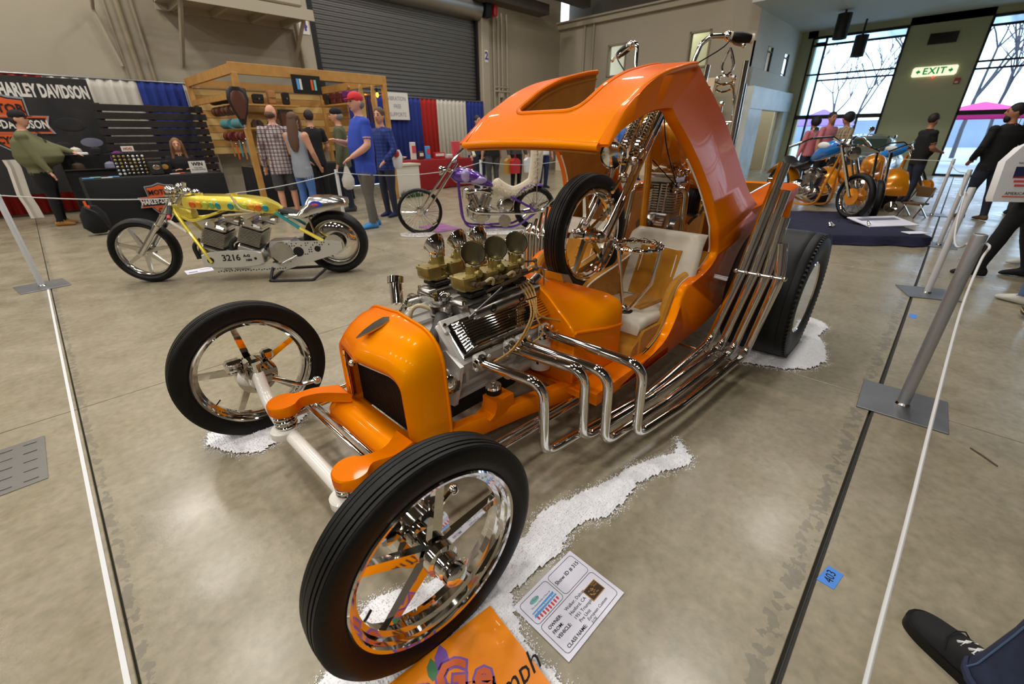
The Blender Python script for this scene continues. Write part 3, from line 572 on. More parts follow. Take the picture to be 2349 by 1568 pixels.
P3('radiator_hose',MB().tube(smooth([(.985,CY-.045,.635),(.955,CY-.075,.622),(.915,CY-.095,.59),(.875,CY-.09,.555),(.81,CY-.07,.535)],8),.029,18),'hose'); P3('hose_clamp',MB().lathe([(.031,-.006),(.032,-.006),(.032,.006),(.031,.006)],TR(.978,CY-.072,.62)@RX(60)@RZ(0),20,closedp=True),'chrome')
P3('vent_tube',MB().tube(smooth([(.955,CY-.01,.665),(.92,CY+.02,.68),(.89,CY+.035,.655),(.875,CY+.03,.58),(.87,CY+.03,.53)],8),.009,10),'tube_clear')
mat('bore_dull',(120,112,92),.4,.6)
def carb(x,y,s):
    """s=-1 near row (scoop opens to -y), bowl towards -x"""
    o=P3('carburetor',MB().box((x,y,.725),(.085,.09,.018),bev=.004),'dark_iron')
    P3('throttle_body',MB().box((x+.005,y,.745),(.075,.07,.03),bev=.01).box((x+.01,y,.765),(.06,.06,.03),bev=.012),'gold_zinc',o)
    pl=[(-.075,-.034),(-.07,-.042),(-.02,-.044),(.0,-.036),(.03,-.036),(.045,-.02),(.045,.02),(.03,.036),(0,.036),(-.02,.044),(-.07,.042),(-.075,.034)]
    P3('float_bowl',MB().loft([[(x+px*.9,y+py*.9,.748) for px,py in pl[:4]+pl[8:]],[(x+px,y+py,.762) for px,py in pl[:4]+pl[8:]],[(x+px,y+py,.79) for px,py in pl[:4]+pl[8:]]]),'gold_zinc',o)
    P3('air_horn',MB().prism([(px*1.05,py*1.05) for px,py in pl],.79,.802,TR(x,y,0)).lathe([(.032,0),(.029,.006),(.029,.04),(.031,.044),(.02,.045),(.0,.03)],TR(x+.012,y,.80),20).ell((x+.012,y+s*.033,.806),(.02,.018,.02)),'gold_zinc',o)
    P3('fuel_fitting',MB().cyl((x-.03,y+s*.04,.775),(x-.03,y+s*.065,.775),.011,6).cyl((x-.01,y+s*.06,.772),(x+.025,y+s*.06,.772),.009,6).cyl((x-.03,y+s*.065,.775),(x-.015,y+s*.062,.774),.008,6),'rusty',o)
    P3('fuel_line',MB().tube(smooth([(x+.02,y+s*.06,.773),(x+.045,y+s*.066,.785),(x+.07,y+s*.06,.775),(x+.075,y+s*.05,.75)]),.0065,8),'tube_clear',o)
    for px,py in ((-.065,-.034),(-.065,.034),(-.01,-.038),(-.01,.038)): P3('carb_screw',MB().cyl((x+px,y+py,.80),(x+px,y+py,.806),.004,8),'chrome',o)
    # bell scoop: circle at the base turning to an upright oval mouth
    outer=[];inner=[]; cxx=x+.012; yaw=math.radians(-24 if s<0 else 0); cyw,syw=math.cos(yaw),math.sin(yaw)
    for k in range(13):
        t=k/12; a=math.radians(62)*t**1.1; ry=.031+.019*t; rx=.031+.020*t**.8; cz=.842+.046*t; co=.018*t**1.6
        for rr,lst in ((0,outer),(-.0022,inner)):
            L=[]
            for j in range(24):
                q=2*PI*j/24; lx=(rx+rr)*math.cos(q); ly=s*co+(ry+rr)*math.sin(q)*math.cos(a); lz=cz-s*(ry+rr)*math.sin(q)*math.sin(a)
                L.append((cxx+lx*cyw-ly*syw,y+lx*syw+ly*cyw,lz))
            lst.append(L)
    sc=P3('air_scoop',MB().loft(outer,False,True),'chrome',o,sharp=60); P3('scoop_bore',MB().loft(inner,False,True),'bore_dull',o,sharp=60); P3('scoop_rim',MB().tube([((Vector(p)+Vector(q))/2) for p,q in zip(outer[-1],inner[-1])],.002,6,closed=True),'chrome',o)
    P3('scoop_clamp',MB().lathe([(.031,0),(.034,.001),(.034,.012),(.031,.013)],TR(cxx,y,.836),24,closedp=True).cyl((cxx,y+s*.033,.842),(cxx+.012,y+s*.04,.842),.004,8),'chrome',o)
for x in (1.095,1.22,1.345): carb(x,CY-.112,-1); carb(x-.005,CY+.112,1)
# throttle linkage
for s in (-1,1):
    P3('throttle_rod',MB().cyl((1.12,CY+s*.175,.735),(1.43,CY+s*.175,.765),.006,8).cyl((1.2,CY+s*.175,.742),(1.3,CY+s*.175,.752),.009,8).cyl((1.43,CY+s*.175,.765),(1.44,CY+s*.16,.795),.006,8).cyl((1.36,CY+s*.12,.80),(1.44,CY+s*.155,.795),.005,8).ell((1.43,CY+s*.175,.765),.011).ell((1.44,CY+s*.157,.797),.011),'rusty')
P3('support_strut',MB().cyl((1.01,CY-.19,.66),(1.20,CY-.185,.735),.005,8),'brushed')
P3('throttle_cable_bracket',MB().tube([(1.43,CY-.175,.765),(1.47,CY-.17,.765),(1.49,CY-.17,.74),(1.49,CY-.17,.66)],.005,8).cyl((1.475,CY-.21,.70),(1.505,CY-.13,.715),.003,6),'brushed')
# tan plug wires
for k,(x,dx) in enumerate(((1.02,-.03),(1.04,.0),(1.20,.02),(1.36,.05))):
    a=(1.36+.012*k,CY-.13-.012*k,.70); B=bank(-1)
    e=(x,CY-.295,.485)
    P3('plug_wire',MB().tube(smooth([(1.40,CY-.06,.70),a,(1.31+.016*k,CY-.235,.668),(1.25+.02*k,CY-.30,.61),(e[0]+.10,e[1]-.03,.53),e],7),.0042,8),'wire_tan'); P3('plug_boot',MB().cyl(e,(e[0]-.005,e[1]+.03,e[2]-.012),.008,10),'rubber')
P3('wire_loom_clip',MB().box((1.325,CY-.238,.664),(.07,.012,.014),bev=.004),'chrome')
# --- four header pipes each side: out of the head, down, back along the sill, then up as stacks
HD=[(.985,.855,1.055,1.16),(1.155,.80,1.24,1.02),(1.225,.725,1.29,.89),(1.38,.655,1.43,.77)]
for s in (-1,1):
    for k,(xp,yo,xl,zt) in enumerate(HD):
        yy=CY-yo; fy=lambda v: CY+s*v
        yk=CY-(.748-.064*k); yc=CY-(.685-.062*k); tx,ty,tz=((2.665,.632,1.166),(2.645,.595,1.04),(2.62,.562,.91),(2.59,.532,.785))[k]; tz=tz if s<0 else .6+.35*(tz-.6)
        pth=[(xp,fy(.285),.50),(xl-.005,fy(yy),.478),(xl+.012,fy(yy),.15-.006*k)]
        xk=2.455+.012*k
        pth+=[(1.75,fy((yy*.45+yk*.55) if k else yk*.98),.15),(xk,fy(yk),.195-.012*k),(2.56,fy(yc),.612),(tx,fy(CY-ty),tz)]
        pp=fillet(pth,[.075,.065,.3,.09,.3],8); r_=.0205
        rr_=[r_+.0075*min(1,max(0,(p.z-.2)/.3))*(p.x>2.3) for p in pp]
        hp_=P3('header_pipe',MB().tube(pp,rr_,18,caps=False),'chrome')
        P3('pipe_flange',MB().cyl((xp,fy(.27),.503),(xp-.002,fy(.292),.498),.034,20),'chrome',hp_)
        P3('pipe_weld_ring',MB().lathe([(r_,-.003),(r_+.002,0),(r_,.003)],TR(xk-.06,fy(yk),.19)@RY(90),18),'chrome_soft',hp_)
        # slash-cut tip liner
        e=Vector(pp[-1]); d_=(e-Vector(pp[-2])).normalized(); P3('pipe_bore',MB().tube([e-d_*.004,e-d_*.12],[.026,.014],14),'black_matte',hp_)
    P3('stack_clamp',MB().cyl((2.535,CY+s*.69,.618),(2.535,CY+s*.925,.618),.006,8).ell((2.53,CY+s*.69,.618),.013).ell((2.53,CY+s*.745,.618),.011).ell((2.53,CY+s*.807,.618),.011).ell((2.53,CY+s*.87,.618),.011).ell((2.53,CY+s*.93,.618),.014),'chrome_soft')
    P3('pipe_hanger',MB().cyl((2.36,CY+s*.40,.175),(2.36,CY+s*.86,.16),.008,8),'chrome')
# --- rear wheels (wide slicks)
RR=.39
tp=[(.215,.17),(.26,.185),(.33,.195),(.37,.19),(.383,.178),(.387,.165),(.379,.145),(.3865,.142),(RR,.10),(RR,-.10),(.3865,-.142),(.379,-.145),(.387,-.165),(.383,-.178),(.37,-.19),(.33,-.195),(.26,-.185),(.215,-.17)]
tp=[(.215,.17),(.26,.188),(.32,.196),(.36,.192),(.378,.182),(.386,.165),(.3885,.14),(.3865,.138),(.3865,.134),(.3885,.132),(RR,.09),(RR,-.09),(.3885,-.132),(.3865,-.134),(.3865,-.138),(.3885,-.14),(.386,-.165),(.378,-.182),(.36,-.192),(.32,-.196),(.26,-.188),(.215,-.17)]
tyre=fixn(MB().lathe(tp,RX(90),96,closedp=True).mesh('tire','rubber_slick',50))
lug=MB()
for k in range(84):
    a=360*k/84; lug.box((0,-.186,.372),(.013,.012,.026),RY(a)@RX(-28) if False else RY(a),0)
lugm=fixn(lug.mesh('tread_lugs','rubber_slick'))
rimm=fixn(MB().lathe([(.222,.178),(.214,.182),(.205,.176),(.20,.16),(.19,.15),(.186,.12),(.175,.11),(.16,.10),(.10,.09),(.06,.088),(.055,.13),(.045,.14),(.0,.142),(0,.05),(.17,.04),(.17,-.16),(.222,-.178)],RX(90),64).mesh('rim','chrome',40))
for s,y in ((-1,.604),(1,2.196)):
    o=put('rear_wheel',rimm,car,cw@TR(3.05,y,RR)@(RZ(0) if s<0 else RZ(180))); put('tire',tyre,o); put('tread_lugs',lugm,o,kind='stuff')
    for k in range(5): part('lug_nut',MB().cyl((0,-.085,.08),(0,-.115,.08),.012,6),'chrome',o,RY(72*k),world=False)
    for k in range(16): part('rim_spoke',MB().tube([(0,-.09,.075),(0,-.105,.19)],.006,6),'chrome',o,RY(22.5*k),world=False)
P3('rear_axle',MB().cyl((3.05,.75,RR),(3.05,2.05,RR),.04,16).ell((3.05,CY,RR),(.12,.14,.12)),'chrome')
for s in (-1,1): P3('rear_radius_rod',MB().cyl((2.35,CY+s*.42,.22),(3.0,CY+s*.45,.36),.016,12).cyl((2.35,CY+s*.42,.30),(3.0,CY+s*.45,.44),.012,12).ell((2.36,CY+s*.43,.22),.03),'chrome')
# --- cab: C-shaped side panels, arched roof with an open top
def ysd(z): return 1.02-.15*((1.6-z)/.7)**1.3 if z<1.6 else 1.02
def yside(z): return max(.85,ysd(z)) if z>.5 else .85
# outer and inner outlines (x,z) of the side panel, from the visor tip over the peak, down the pillar, then along the sill
OO=[(1.528,1.272),(1.595,1.331),(1.673,1.394),(1.773,1.449),(1.853,1.492),(1.939,1.526),(2.032,1.555),(2.132,1.577),(2.25,1.60),(2.335,1.612),(2.40,1.582),(2.472,1.539),(2.596,1.467),(2.727,1.375),(2.88,1.227),(2.999,1.082),(3.10,.975),(3.22,.895),(3.30,.86),(3.28,.74),(3.20,.60),(3.12,.46),(3.0,.33),(2.75,.245),(2.5,.215),(2.28,.205),(2.1,.2),(1.85,.2),(1.6,.21)]
II=[(1.535,1.262),(1.585,1.290),(1.635,1.315),(1.69,1.334),(1.75,1.352),(1.81,1.370),(1.88,1.386),(1.95,1.395),(2.02,1.400),(2.062,1.400),(2.085,1.385),(2.12,1.355),(2.20,1.30),(2.29,1.225),(2.40,1.11),(2.47,1.01),(2.525,.90),(2.56,.80),(2.60,.72),(2.605,.675),(2.55,.625),(2.46,.595),(2.36,.58),(2.27,.565),(2.22,.53),(2.185,.47),(2.14,.385),(2.08,.315),(1.98,.27)]
def dens(L,k=3): return [(p.x,p.z) for p in smooth([(x,0,z) for x,z in L],k)]
Od,Id=dens(OO),dens(II)
def panel(s,th=.045):
    rings=[]
    for (ox,oz),(ix,iz) in zip(Od,Id):
        yo,yi=yside(oz),yside(iz); f=lambda y: y if s<0 else 2*CY-y
        dx,dz=ix-ox,iz-oz; L=math.hypot(dx,dz) or 1; b=min(.012,L*.3); ux,uz=dx/L*b,dz/L*b
        rings.append([(ox,f(yo+b),oz),(ox+ux,f(yo),oz+uz),(ix-ux,f(yi),iz-uz),(ix,f(yi+b),iz),(ix,f(yi+th),iz),(ox,f(yo+th),oz)])
    return MB().loft(rings)
for s in (-1,1):
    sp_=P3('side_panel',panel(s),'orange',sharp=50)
    # suede lining on the inside, kept clear of the edges
    rings=[]; f=lambda y: y if s<0 else 2*CY-y
    for (ox,oz),(ix,iz) in list(zip(Od,Id))[2:]:
        a=.05; p=(ox+(ix-ox)*a,oz+(iz-oz)*a); q=(ox+(ix-ox)*.985,oz+(iz-oz)*.985)
        rings.append([(p[0],f(yside(p[1])+.046),p[1]),(q[0],f(yside(q[1])+.046),q[1]),(q[0],f(yside(q[1])+.056),q[1]),(p[0],f(yside(p[1])+.056),p[1])])
    P3('side_lining',MB().loft(rings),'suede',sp_)
    P3('lining_piping',MB().tube([(x,f(yside(z)+.052),z) for x,z in Id[40:]],.005,8),'piping_white',sp_)
for s in (-1,1):
    f=lambda y: y if s<0 else 2*CY-y
    P3('sill_pad',MB().tube([(x,f(yside(z)+.075),z-.012) for x,z in Id[56:]],.03,10),'suede')
# roof skin: visor across the front, two arms beside the open top
prof=[p for p in dens(OO[:10],4)]
x0h=1.665; rc=.06; hh=.185
def crown(y): return .012*(1-((y-CY)/.39)**2)
rows=[]; NA,NM=7,6
def hw_(x):
    d=x-x0h
    if d<0: return hh-rc
    d=min(d,rc); return hh-rc+math.sqrt(max(0,rc*rc-(rc-d)**2))
stations=[p for p in prof if p[0]<x0h-.004]+[(x0h,itp([(a,b) for a,b in prof],x0h))]+[(x0h+d,itp(prof,x0h+d)) for d in (.006,.018,.035)]+[p for p in prof if p[0]>x0h+.05]
rv=MB(); V=[]; vid={}
def vtx(p):
    key=tuple(round(c,5) for c in p)
    if key not in vid: vid[key]=len(V); V.append(p)
    return vid[key]
fs=[]
def strip(x,z):
    yo=1.012; h=hw_(x); ye=CY-h
    left=[yo+(ye-yo)*k/NA for k in range(NA+1)]; mid=[CY-h+2*h*k/NM for k in range(NM+1)]
    return left,mid
for i in range(len(stations)-1):
    (xa,za),(xb,zb)=stations[i],stations[i+1]; la,ma=strip(xa,za); lb,mb_=strip(xb,zb)
    def q(a0,a1,b0,b1): fs.append((vtx((xa,a0,za+crown(a0))),vtx((xa,a1,za+crown(a1))),vtx((xb,b1,zb+crown(b1))),vtx((xb,b0,zb+crown(b0)))))
    for k in range(NA):
        q(la[k],la[k+1],lb[k],lb[k+1]); q(2*CY-la[k+1],2*CY-la[k],2*CY-lb[k+1],2*CY-lb[k])
    if xb<=x0h+1e-6:
        for k in range(NM): q(ma[k],ma[k+1],mb_[k],mb_[k+1])
rv.v=V; rv.f=fs; rv.mi=[0]*len(fs)
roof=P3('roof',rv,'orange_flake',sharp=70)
md_=roof.modifiers.new('thickness','SOLIDIFY'); md_.thickness=.026; md_.offset=-1
bv=roof.modifiers.new('edge','BEVEL'); bv.width=.010; bv.segments=3; bv.limit_method='ANGLE'; bv.angle_limit=math.radians(50)
# lining under the roof
lv=MB(); lv.v=[(x+.004,CY+(y-CY)*.985,z-.029) for x,y,z in V]; lv.f=fs; lv.mi=[0]*len(fs)
lr=P3('roof_lining',lv,'suede',roof); mm=lr.modifiers.new('thickness','SOLIDIFY'); mm.thickness=.012; mm.offset=-1
P3('visor_lip',MB().tube([(1.527,y,1.262+crown(y)*.9) for y in [1.005+.79*k/16 for k in range(17)]],.0155,12),'orange_flake',roof)
# inner skirt around the open top
rim_=[(x,CY-hw_(x),z+crown(CY-hw_(x))-.006) for x,z in stations if x>=x0h][::-1]
rim_=rim_+[(p[0],2*CY-p[1],p[2]) for p in rim_[::-1]]
P3('opening_lip',MB().tube(rim_,.013,10),'orange',roof)
for s in (-1,1):
    f=lambda y: y if s<0 else 2*CY-y
    # box section of each roof arm and pillar: inner wall of the arm
    ar=[[(x,f(CY-hw_(x)),z-.01),(x,f(CY-hw_(x)-.006),z-.01),(x,f(CY-hw_(x)-.02),z-.10-.06*min(1,max(0,(x-1.7)/.4))),(x,f(CY-hw_(x)-.012),z-.10-.06*min(1,max(0,(x-1.7)/.4)))] for x,z in stations if x>=x0h+.0]
    P3('arm_lining',MB().loft(ar),'suede',roof)
    # inner side of the rear pillar, angled towards the bed
    pr=[]
    for (ox,oz),(ix,iz) in list(zip(Od,Id))[27:52]:
        yo=yside(oz); pr.append([(ox-.004,f(yo+.04),oz),(ox-.02,f(yo+.11),oz-.02),(ox-.05,f(yo+.11),oz-.03),(ox-.06,f(yo+.04),oz-.02)])
    P3('pillar_return',MB().loft(pr),'orange',sp_)
# --- cowl: tall arch at the firewall, wide flat-topped box at the dash
def cowlring(x,L): return [(x,CY+y,z) for y,z in L]+[(x,CY-y,z) for y,z in L[::-1]]
cf=[(-.405,.25),(-.405,.40),(-.405,.515),(-.392,.535),(-.36,.565),(-.315,.60),(-.25,.655),(-.19,.69),(-.12,.712),(-.05,.72)]
cm=[(-.415,.25),(-.415,.40),(-.415,.49),(-.405,.505),(-.385,.52),(-.34,.55),(-.27,.60),(-.20,.64),(-.12,.67),(-.05,.68)]
cn=[(-.425,.25),(-.425,.38),(-.425,.47),(-.418,.49),(-.41,.515),(-.385,.55),(-.31,.59),(-.22,.618),(-.12,.635),(-.05,.64)]
cr_=[(-.43,.25),(-.43,.36),(-.43,.455),(-.43,.48),(-.43,.52),(-.425,.555),(-.40,.582),(-.34,.597),(-.2,.60),(-.05,.60)]
P3('cowl',MB().loft([cowlring(1.43,cf),cowlring(1.445,cf),cowlring(1.53,cm),cowlring(1.64,cn),cowlring(1.75,cr_),cowlring(1.785,cr_)]),'orange_flake',sharp=50)
P3('firewall',MB().loft([cowlring(1.425,[(y*.985,z-.004) for y,z in cf]),cowlring(1.431,cf)]),'orange')
for s in (-1,1): P3('cowl_bead',MB().tube([(1.43,CY+s*.407,.517),(1.55,CY+s*.417,.493),(1.65,CY+s*.427,.474),(1.785,CY+s*.432,.457)],.008,10),'orange_flake')
P3('dash_knob',MB().ell((1.80,CY-.415,.53),.013),'chrome')
P3('body_floor',MB().loft([[(x,CY-w_,z),(x,CY-w_,z-.03),(x,CY+w_,z-.03),(x,CY+w_,z)] for x,w_,z in ((1.40,.50,.25),(1.5,.545,.245),(2.2,.545,.24),(2.9,.53,.30))]),'orange')
P3('floor_carpet',MB().box((2.05,CY,.256),(.62,.88,.012)),'suede')
for s in (-1,1):
    P3('door_sill',MB().loft([[(x,CY+s*.43,.262),(x,CY+s*.545,.262),(x,CY+s*.55,.25),(x,CY+s*.55,.205),(x,CY+s*.43,.205)] for x in (1.42,1.8,2.12)]),'orange'); P3('sill_plate',MB().box((1.86,CY+s*.44,.266),(.17,.04,.006),bev=.002),'chrome_soft')
# --- seats
for s in (-1,1):
    f=lambda v: CY+s*v
    st=P3('bucket_seat',MB().loft([[(x,f(.10),z0),(x,f(.49),z0),(x,f(.49),z1),(x,f(.10),z1)] for x,z0,z1 in ((1.90,.262,.36),(1.93,.262,.385),(2.40,.262,.36))]),'suede',sharp=60)
    P3('seat_cushion',MB().loft([[(x,f(.12),z-.05),(x,f(.47),z-.05),(x,f(.475),z-.02),(x,f(.46),z),(x,f(.295),z+.008),(x,f(.13),z),(x,f(.115),z-.02)] for x,z in ((1.895,.415),(1.91,.432),(2.0,.438),(2.2,.425),(2.40,.41))]),'vinyl_white',st,sharp=60)
    P3('cushion_insert',MB().loft([[(x,f(.22),z),(x,f(.39),z),(x,f(.38),z+.012),(x,f(.23),z+.012)] for x,z in ((2.07,.432),(2.14,.432),(2.22,.43),(2.30,.425),(2.38,.418))]),'suede',st)
    # wrap-around back: white outer bolster, suede middle
    bk=[(2.33,.42,.00),(2.38,.55,.01),(2.44,.68,.0),(2.48,.76,-.01),(2.50,.785,-.05)]
    P3('backrest',MB().loft([[(x-.03,f(.07-d),z),(x+.0,f(.05-d),z),(x+.05,f(.07),z),(x+.05,f(.50),z),(x+0,f(.52+d),z),(x-.03,f(.50+d),z),(x-.005,f(.42),z),(x+.005,f(.285),z),(x-.005,f(.15),z)] for x,z,d in bk]),'vinyl_white',st,sharp=70)
    P3('backrest_insert',MB().loft([[(x-.014,f(.16),z),(x-.014,f(.41),z),(x+.02,f(.41),z),(x+.02,f(.16),z)] for x,z in ((2.335,.43),(2.36,.49),(2.39,.55),(2.425,.63),(2.44,.69),(2.445,.70))]),'suede',st)
    for z,x in ((.50,2.352),(.56,2.378),(.62,2.405)): P3('seat_button',MB().ell((x,f(.285),z),(.008,.012,.012)),'suede',st)
    P3('insert_piping',MB().tube([(2.325,f(.18),.43),(2.38,f(.18),.55),(2.435,f(.182),.70),(2.437,f(.285),.707),(2.435,f(.388),.70),(2.38,f(.39),.55),(2.325,f(.39),.43)],.004,6),'piping_white',st)
    # inner side wall between seat and tunnel, with rounded front and white piping
    pl=[(1.88,.27),(1.885,.42),(1.91,.50),(1.96,.54),(2.05,.565),(2.25,.60),(2.5,.66),(2.5,.27)]
    P3('seat_side',MB().prism([(x,z) for x,z in pl],-.022,.022,TR(0,f(.085),0)@RX(90)),'suede',st)
    P3('side_piping',MB().tube(smooth([(x,f(.085+.022),z) for x,z in pl[:-1]],5),.005,8),'piping_white',st)
    P3('thigh_bolster',MB().loft([[(x,f(.12),.26),(x,f(.48),.26),(x,f(.48),z),(x,f(.12),z)] for x,z in ((1.83,.29),(1.845,.315),(1.90,.34),(1.93,.34))]),'suede',st,sharp=70)
    P3('rear_quarter_trim',MB().loft([[(2.50,f(.05),.27),(2.52,f(.05),z),(2.56,f(.52),z),(2.56,f(.52),.27)] for z in (.55,.60)]),'suede',st)
# --- steering column: two chrome posts and a chain-link wheel
sw_=P3('steering_wheel',MB().tube([(2.03+.115*math.cos(a*PI/24),1.055+.115*math.sin(a*PI/24),.79+.0*a) for a in range(48)],.009,8,closed=True),'chrome')
for k in range(26):
    a=2*PI*k/26; M=TR(2.03+.115*math.cos(a),1.055+.115*math.sin(a),.79)@RZ(math.degrees(a)+90)@RX(90*(k%2))
    P3('chain_link',MB().tube([(.021*math.cos(q*PI/8),.012*math.sin(q*PI/8),0) for q in range(16)],.0055,6,closed=True,M=M),'chrome',sw_)
P3('steering_post',MB().tube([(1.985,1.075,.43),(1.965,1.13,.79)],.010,12),'chrome',sw_); P3('steering_post',MB().tube([(1.995,1.06,.43),(2.05,.965,.60),(2.075,.95,.79)],.010,12),'chrome',sw_)
P3('column_base',MB().lathe([(.0,0),(.045,0),(.045,.006),(.03,.012),(.0,.012)],TR(1.99,1.068,.435),24),'black_metal',sw_); P3('column_clevis',MB().cyl((1.985,1.04,.455),(1.985,1.10,.455),.012).ell((1.985,1.07,.46),.02),'chrome',sw_)
# --- channel that carries the motorcycle's front wheel, with the chock at its front
P3('wheel_channel',MB().loft([[(x,CY-.09,z),(x,CY-.09,z+.035),(x,CY-.08,z+.035),(x,CY-.08,z+.006),(x,CY+.08,z+.006),(x,CY+.08,z+.035),(x,CY+.09,z+.035),(x,CY+.09,z)] for x,z in ((1.74,.45),(3.9,.45))]),'alu')
P3('wheel_chock',MB().loft([[(x0,CY-.085,z),(x0,CY+.05,z),(x0+.012,CY+.05,z),(x0+.012,CY-.065,z),(x1,CY-.065,z2),(x1,CY-.085,z2)] for x0,x1,z,z2 in ((1.80,1.90,.50,.50),(1.735,1.80,.655,.635))]),'alu')
# --- pickup bed
bx0,bx1=2.62,3.95
def bz(x): return .885+.075*(x-3.2)/.8
for s in (-1,1):
    f=lambda y: y if s<0 else 2*CY-y
    bs=P3('bed_side',MB().loft([[(x,f(.985),bz(x)+.015),(x,f(.985),bz(x)-.45),(x,f(.86+.02*(x>3.3)),zb),(x,f(yo),bz(x)-.05),(x,f(yo),bz(x)-.012),(x,f(yo+.02),bz(x))] for x,yo,zb in ((2.85,.90,.50),(3.1,.865,.58),(3.3,.845,.60),(3.6,.815,.62),(3.95,.80,.68))]),'orange',sharp=40)
    P3('bed_lining',MB().box((3.3,f(.995),.70),(1.25,.016,.37)),'suede',bs); P3('bed_rail_trim',MB().tube([(2.75,f(.99),bz(2.75)+.018),(3.95,f(.99),bz(3.95)+.018)],.006,8),'chrome',bs)
tg=P3('tailgate',MB().box((3.965,CY,.76),(.05,1.16,.40),bev=.015),'orange'); P3('gate_lining',MB().box((3.932,CY,.77),(.016,.8,.36)),'suede',tg)
P3('gate_latch',MB().cyl((3.95,.985,.985),(3.95,1.02,.985),.018).ell((3.95,.98,.985),.02),'chrome',tg); P3('gate_latch',MB().cyl((3.95,1.815,.985),(3.95,1.78,.985),.018).ell((3.95,1.82,.985),.02),'chrome',tg)
P3('bed_floor',MB().box((3.25,CY,.43),(1.4,.84,.03)),'suede'); P3('bed_front_wall',MB().box((2.60,CY,.52),(.03,.86,.22)),'suede')
P3('tail_light',MB().lathe([(.0,0),(.035,.002),(.04,.02),(.03,.04),(0,.045)],TR(3.99,.90,.80)@RY(90),20),'red_plastic',tg)
P3('bumper_bar',MB().tube(smooth([(3.98,.86,.66),(4.02,.84,.58),(4.02,.86,.45),(3.96,.95,.40)]),.014,10).ell((4.02,.845,.55),.03),'chrome')
# ------------------------------------------------------------------ motorcycle riding in the truck (front wheel in the channel)
by=1.375
ch=thing('truck_chopper','gold chopper with long chrome springer fork parked in the orange show truck bed','motorcycle',(2.9,by,.486),world=True)
def P5(n,mb,m,par=None,**k): return part(n,mb,m,par or ch,**k)
mat('gold_paint',(228,150,16),.3,.15,.5)
cwm=Matrix.Translation(-Vector((2.9,by,.486)))
wheel(ch,cwm@TR(2.034,by,.80)@RZ(-1),-10,name='front_wheel')
# springer fork: two pairs of legs from the rockers up to the trees
for s in (-1,1):
    y=by+s*.085
    P5('fork_leg',MB().tube([(2.10,y,.775),(2.625,y-s*.015,1.40),(2.68,y-s*.02,1.46)],.014,14),'chrome'); P5('fork_leg',MB().tube([(2.04,y-s*.006,.80),(2.11,y,.86),(2.60,y-s*.012,1.44)],.012,14),'chrome')
    P5('rocker',MB().tube([(2.02,y,.80),(2.06,y,.785),(2.11,y,.775)],.016,10).ell((2.034,y,.80),.022).ell((2.11,y,.775),.02),'chrome')
    # springs
    a=Vector((2.37,by+s*.04,1.19)); b=Vector((2.60,by+s*.04,1.475)); d=(b-a).normalized(); u=d.cross(Vector((0,1,0))).normalized(); v=d.cross(u)
    P5('fork_spring',MB().tube([a+(b-a)*(k/156)+.022*(math.cos(k*2*PI/9)*u+math.sin(k*2*PI/9)*v) for k in range(157)],.0055,6),'chrome'); P5('spring_rod',MB().cyl(a,b+d*.03,.011,10),'chrome_soft')
P5('fork_tree',MB().box((2.37,by,1.165),(.06,.20,.035),bev=.01).box((2.615,by,1.455),(.08,.20,.03),bev=.01),'chrome')
P5('brake_linkage',MB().tube([(2.16,by-.06,1.02),(2.26,by-.06,1.10),(2.34,by-.05,1.19)],.012,8).ell((2.26,by-.06,1.09),.03).ell((2.33,by-.075,1.17),.025).ell((2.42,by-.07,1.21),.028),'chrome')
hl=P5('headlight',MB().lathe([(.0,.0),(.03,.0),(.062,.035),(.07,.07),(.072,.085),(.066,.09)],TR(2.33,by+.02,1.215)@RY(-100),32,caps=False),'chrome'); P5('headlight_lens',MB().lathe([(.067,.0),(.05,.012),(.0,.018)],TR(2.25,by+.02,1.20)@RY(-100),28),'chrome_soft',hl); P5('lens_sticker',MB().ell((2.238,by-.02,1.20),(.006,.009,.011)),'tape_blue',hl)
P5('headlight_bracket',MB().cyl((2.31,by+.02,1.14),(2.35,by+.02,1.17),.012).cyl((2.28,by+.03,1.02),(2.29,by+.03,1.14),.008),'chrome')
# frame, long tank neck and gas tank
P5('frame_tube',MB().tube(smooth([(2.60,by,1.38),(2.66,by,1.10),(2.675,by,.80),(2.70,by,.58),(2.80,by,.535),(3.3,by,.53),(3.75,by,.55)],6),.022,14),'gold_paint')
P5('frame_neck',MB().loft([[(x,by+w_*math.cos(a*PI/8),z+h*math.sin(a*PI/8)) for a in range(16)] for x,w_,z,h in ((2.56,.03,1.36,.07),(2.66,.045,1.30,.10),(2.76,.055,1.235,.12))]),'gold_paint')
P5('gas_tank',MB().loft([[(x,by+w_*math.cos(a*PI/10),z+h*math.sin(a*PI/10)) for a in range(20)] for x,w_,z,h in ((2.70,.02,1.27,.04),(2.73,.09,1.265,.095),(2.80,.125,1.255,.125),(2.90,.135,1.245,.135),(2.99,.12,1.225,.125),(3.06,.07,1.20,.09),(3.09,.02,1.19,.04))]),'gold_paint')
P5('gas_cap',MB().lathe([(.03,0),(.032,.012),(.026,.02),(0,.022)],TR(2.88,by,1.375),20).ell((2.82,by-.03,1.37),.012).ell((2.95,by-.03,1.365),.012),'chrome')
for s in (-1,1):
    P5('rear_frame_tube',MB().tube(smooth([(3.0,by+s*.03,1.12),(3.2,by+s*.09,1.0),(3.5,by+s*.11,.86),(3.72,by+s*.11,.80)]),.018,12),'gold_paint')
    P5('lower_frame_tube',MB().tube(smooth([(2.70,by+s*.02,.58),(2.85,by+s*.11,.54),(3.3,by+s*.12,.54),(3.72,by+s*.11,.80)]),.016,12),'gold_paint')
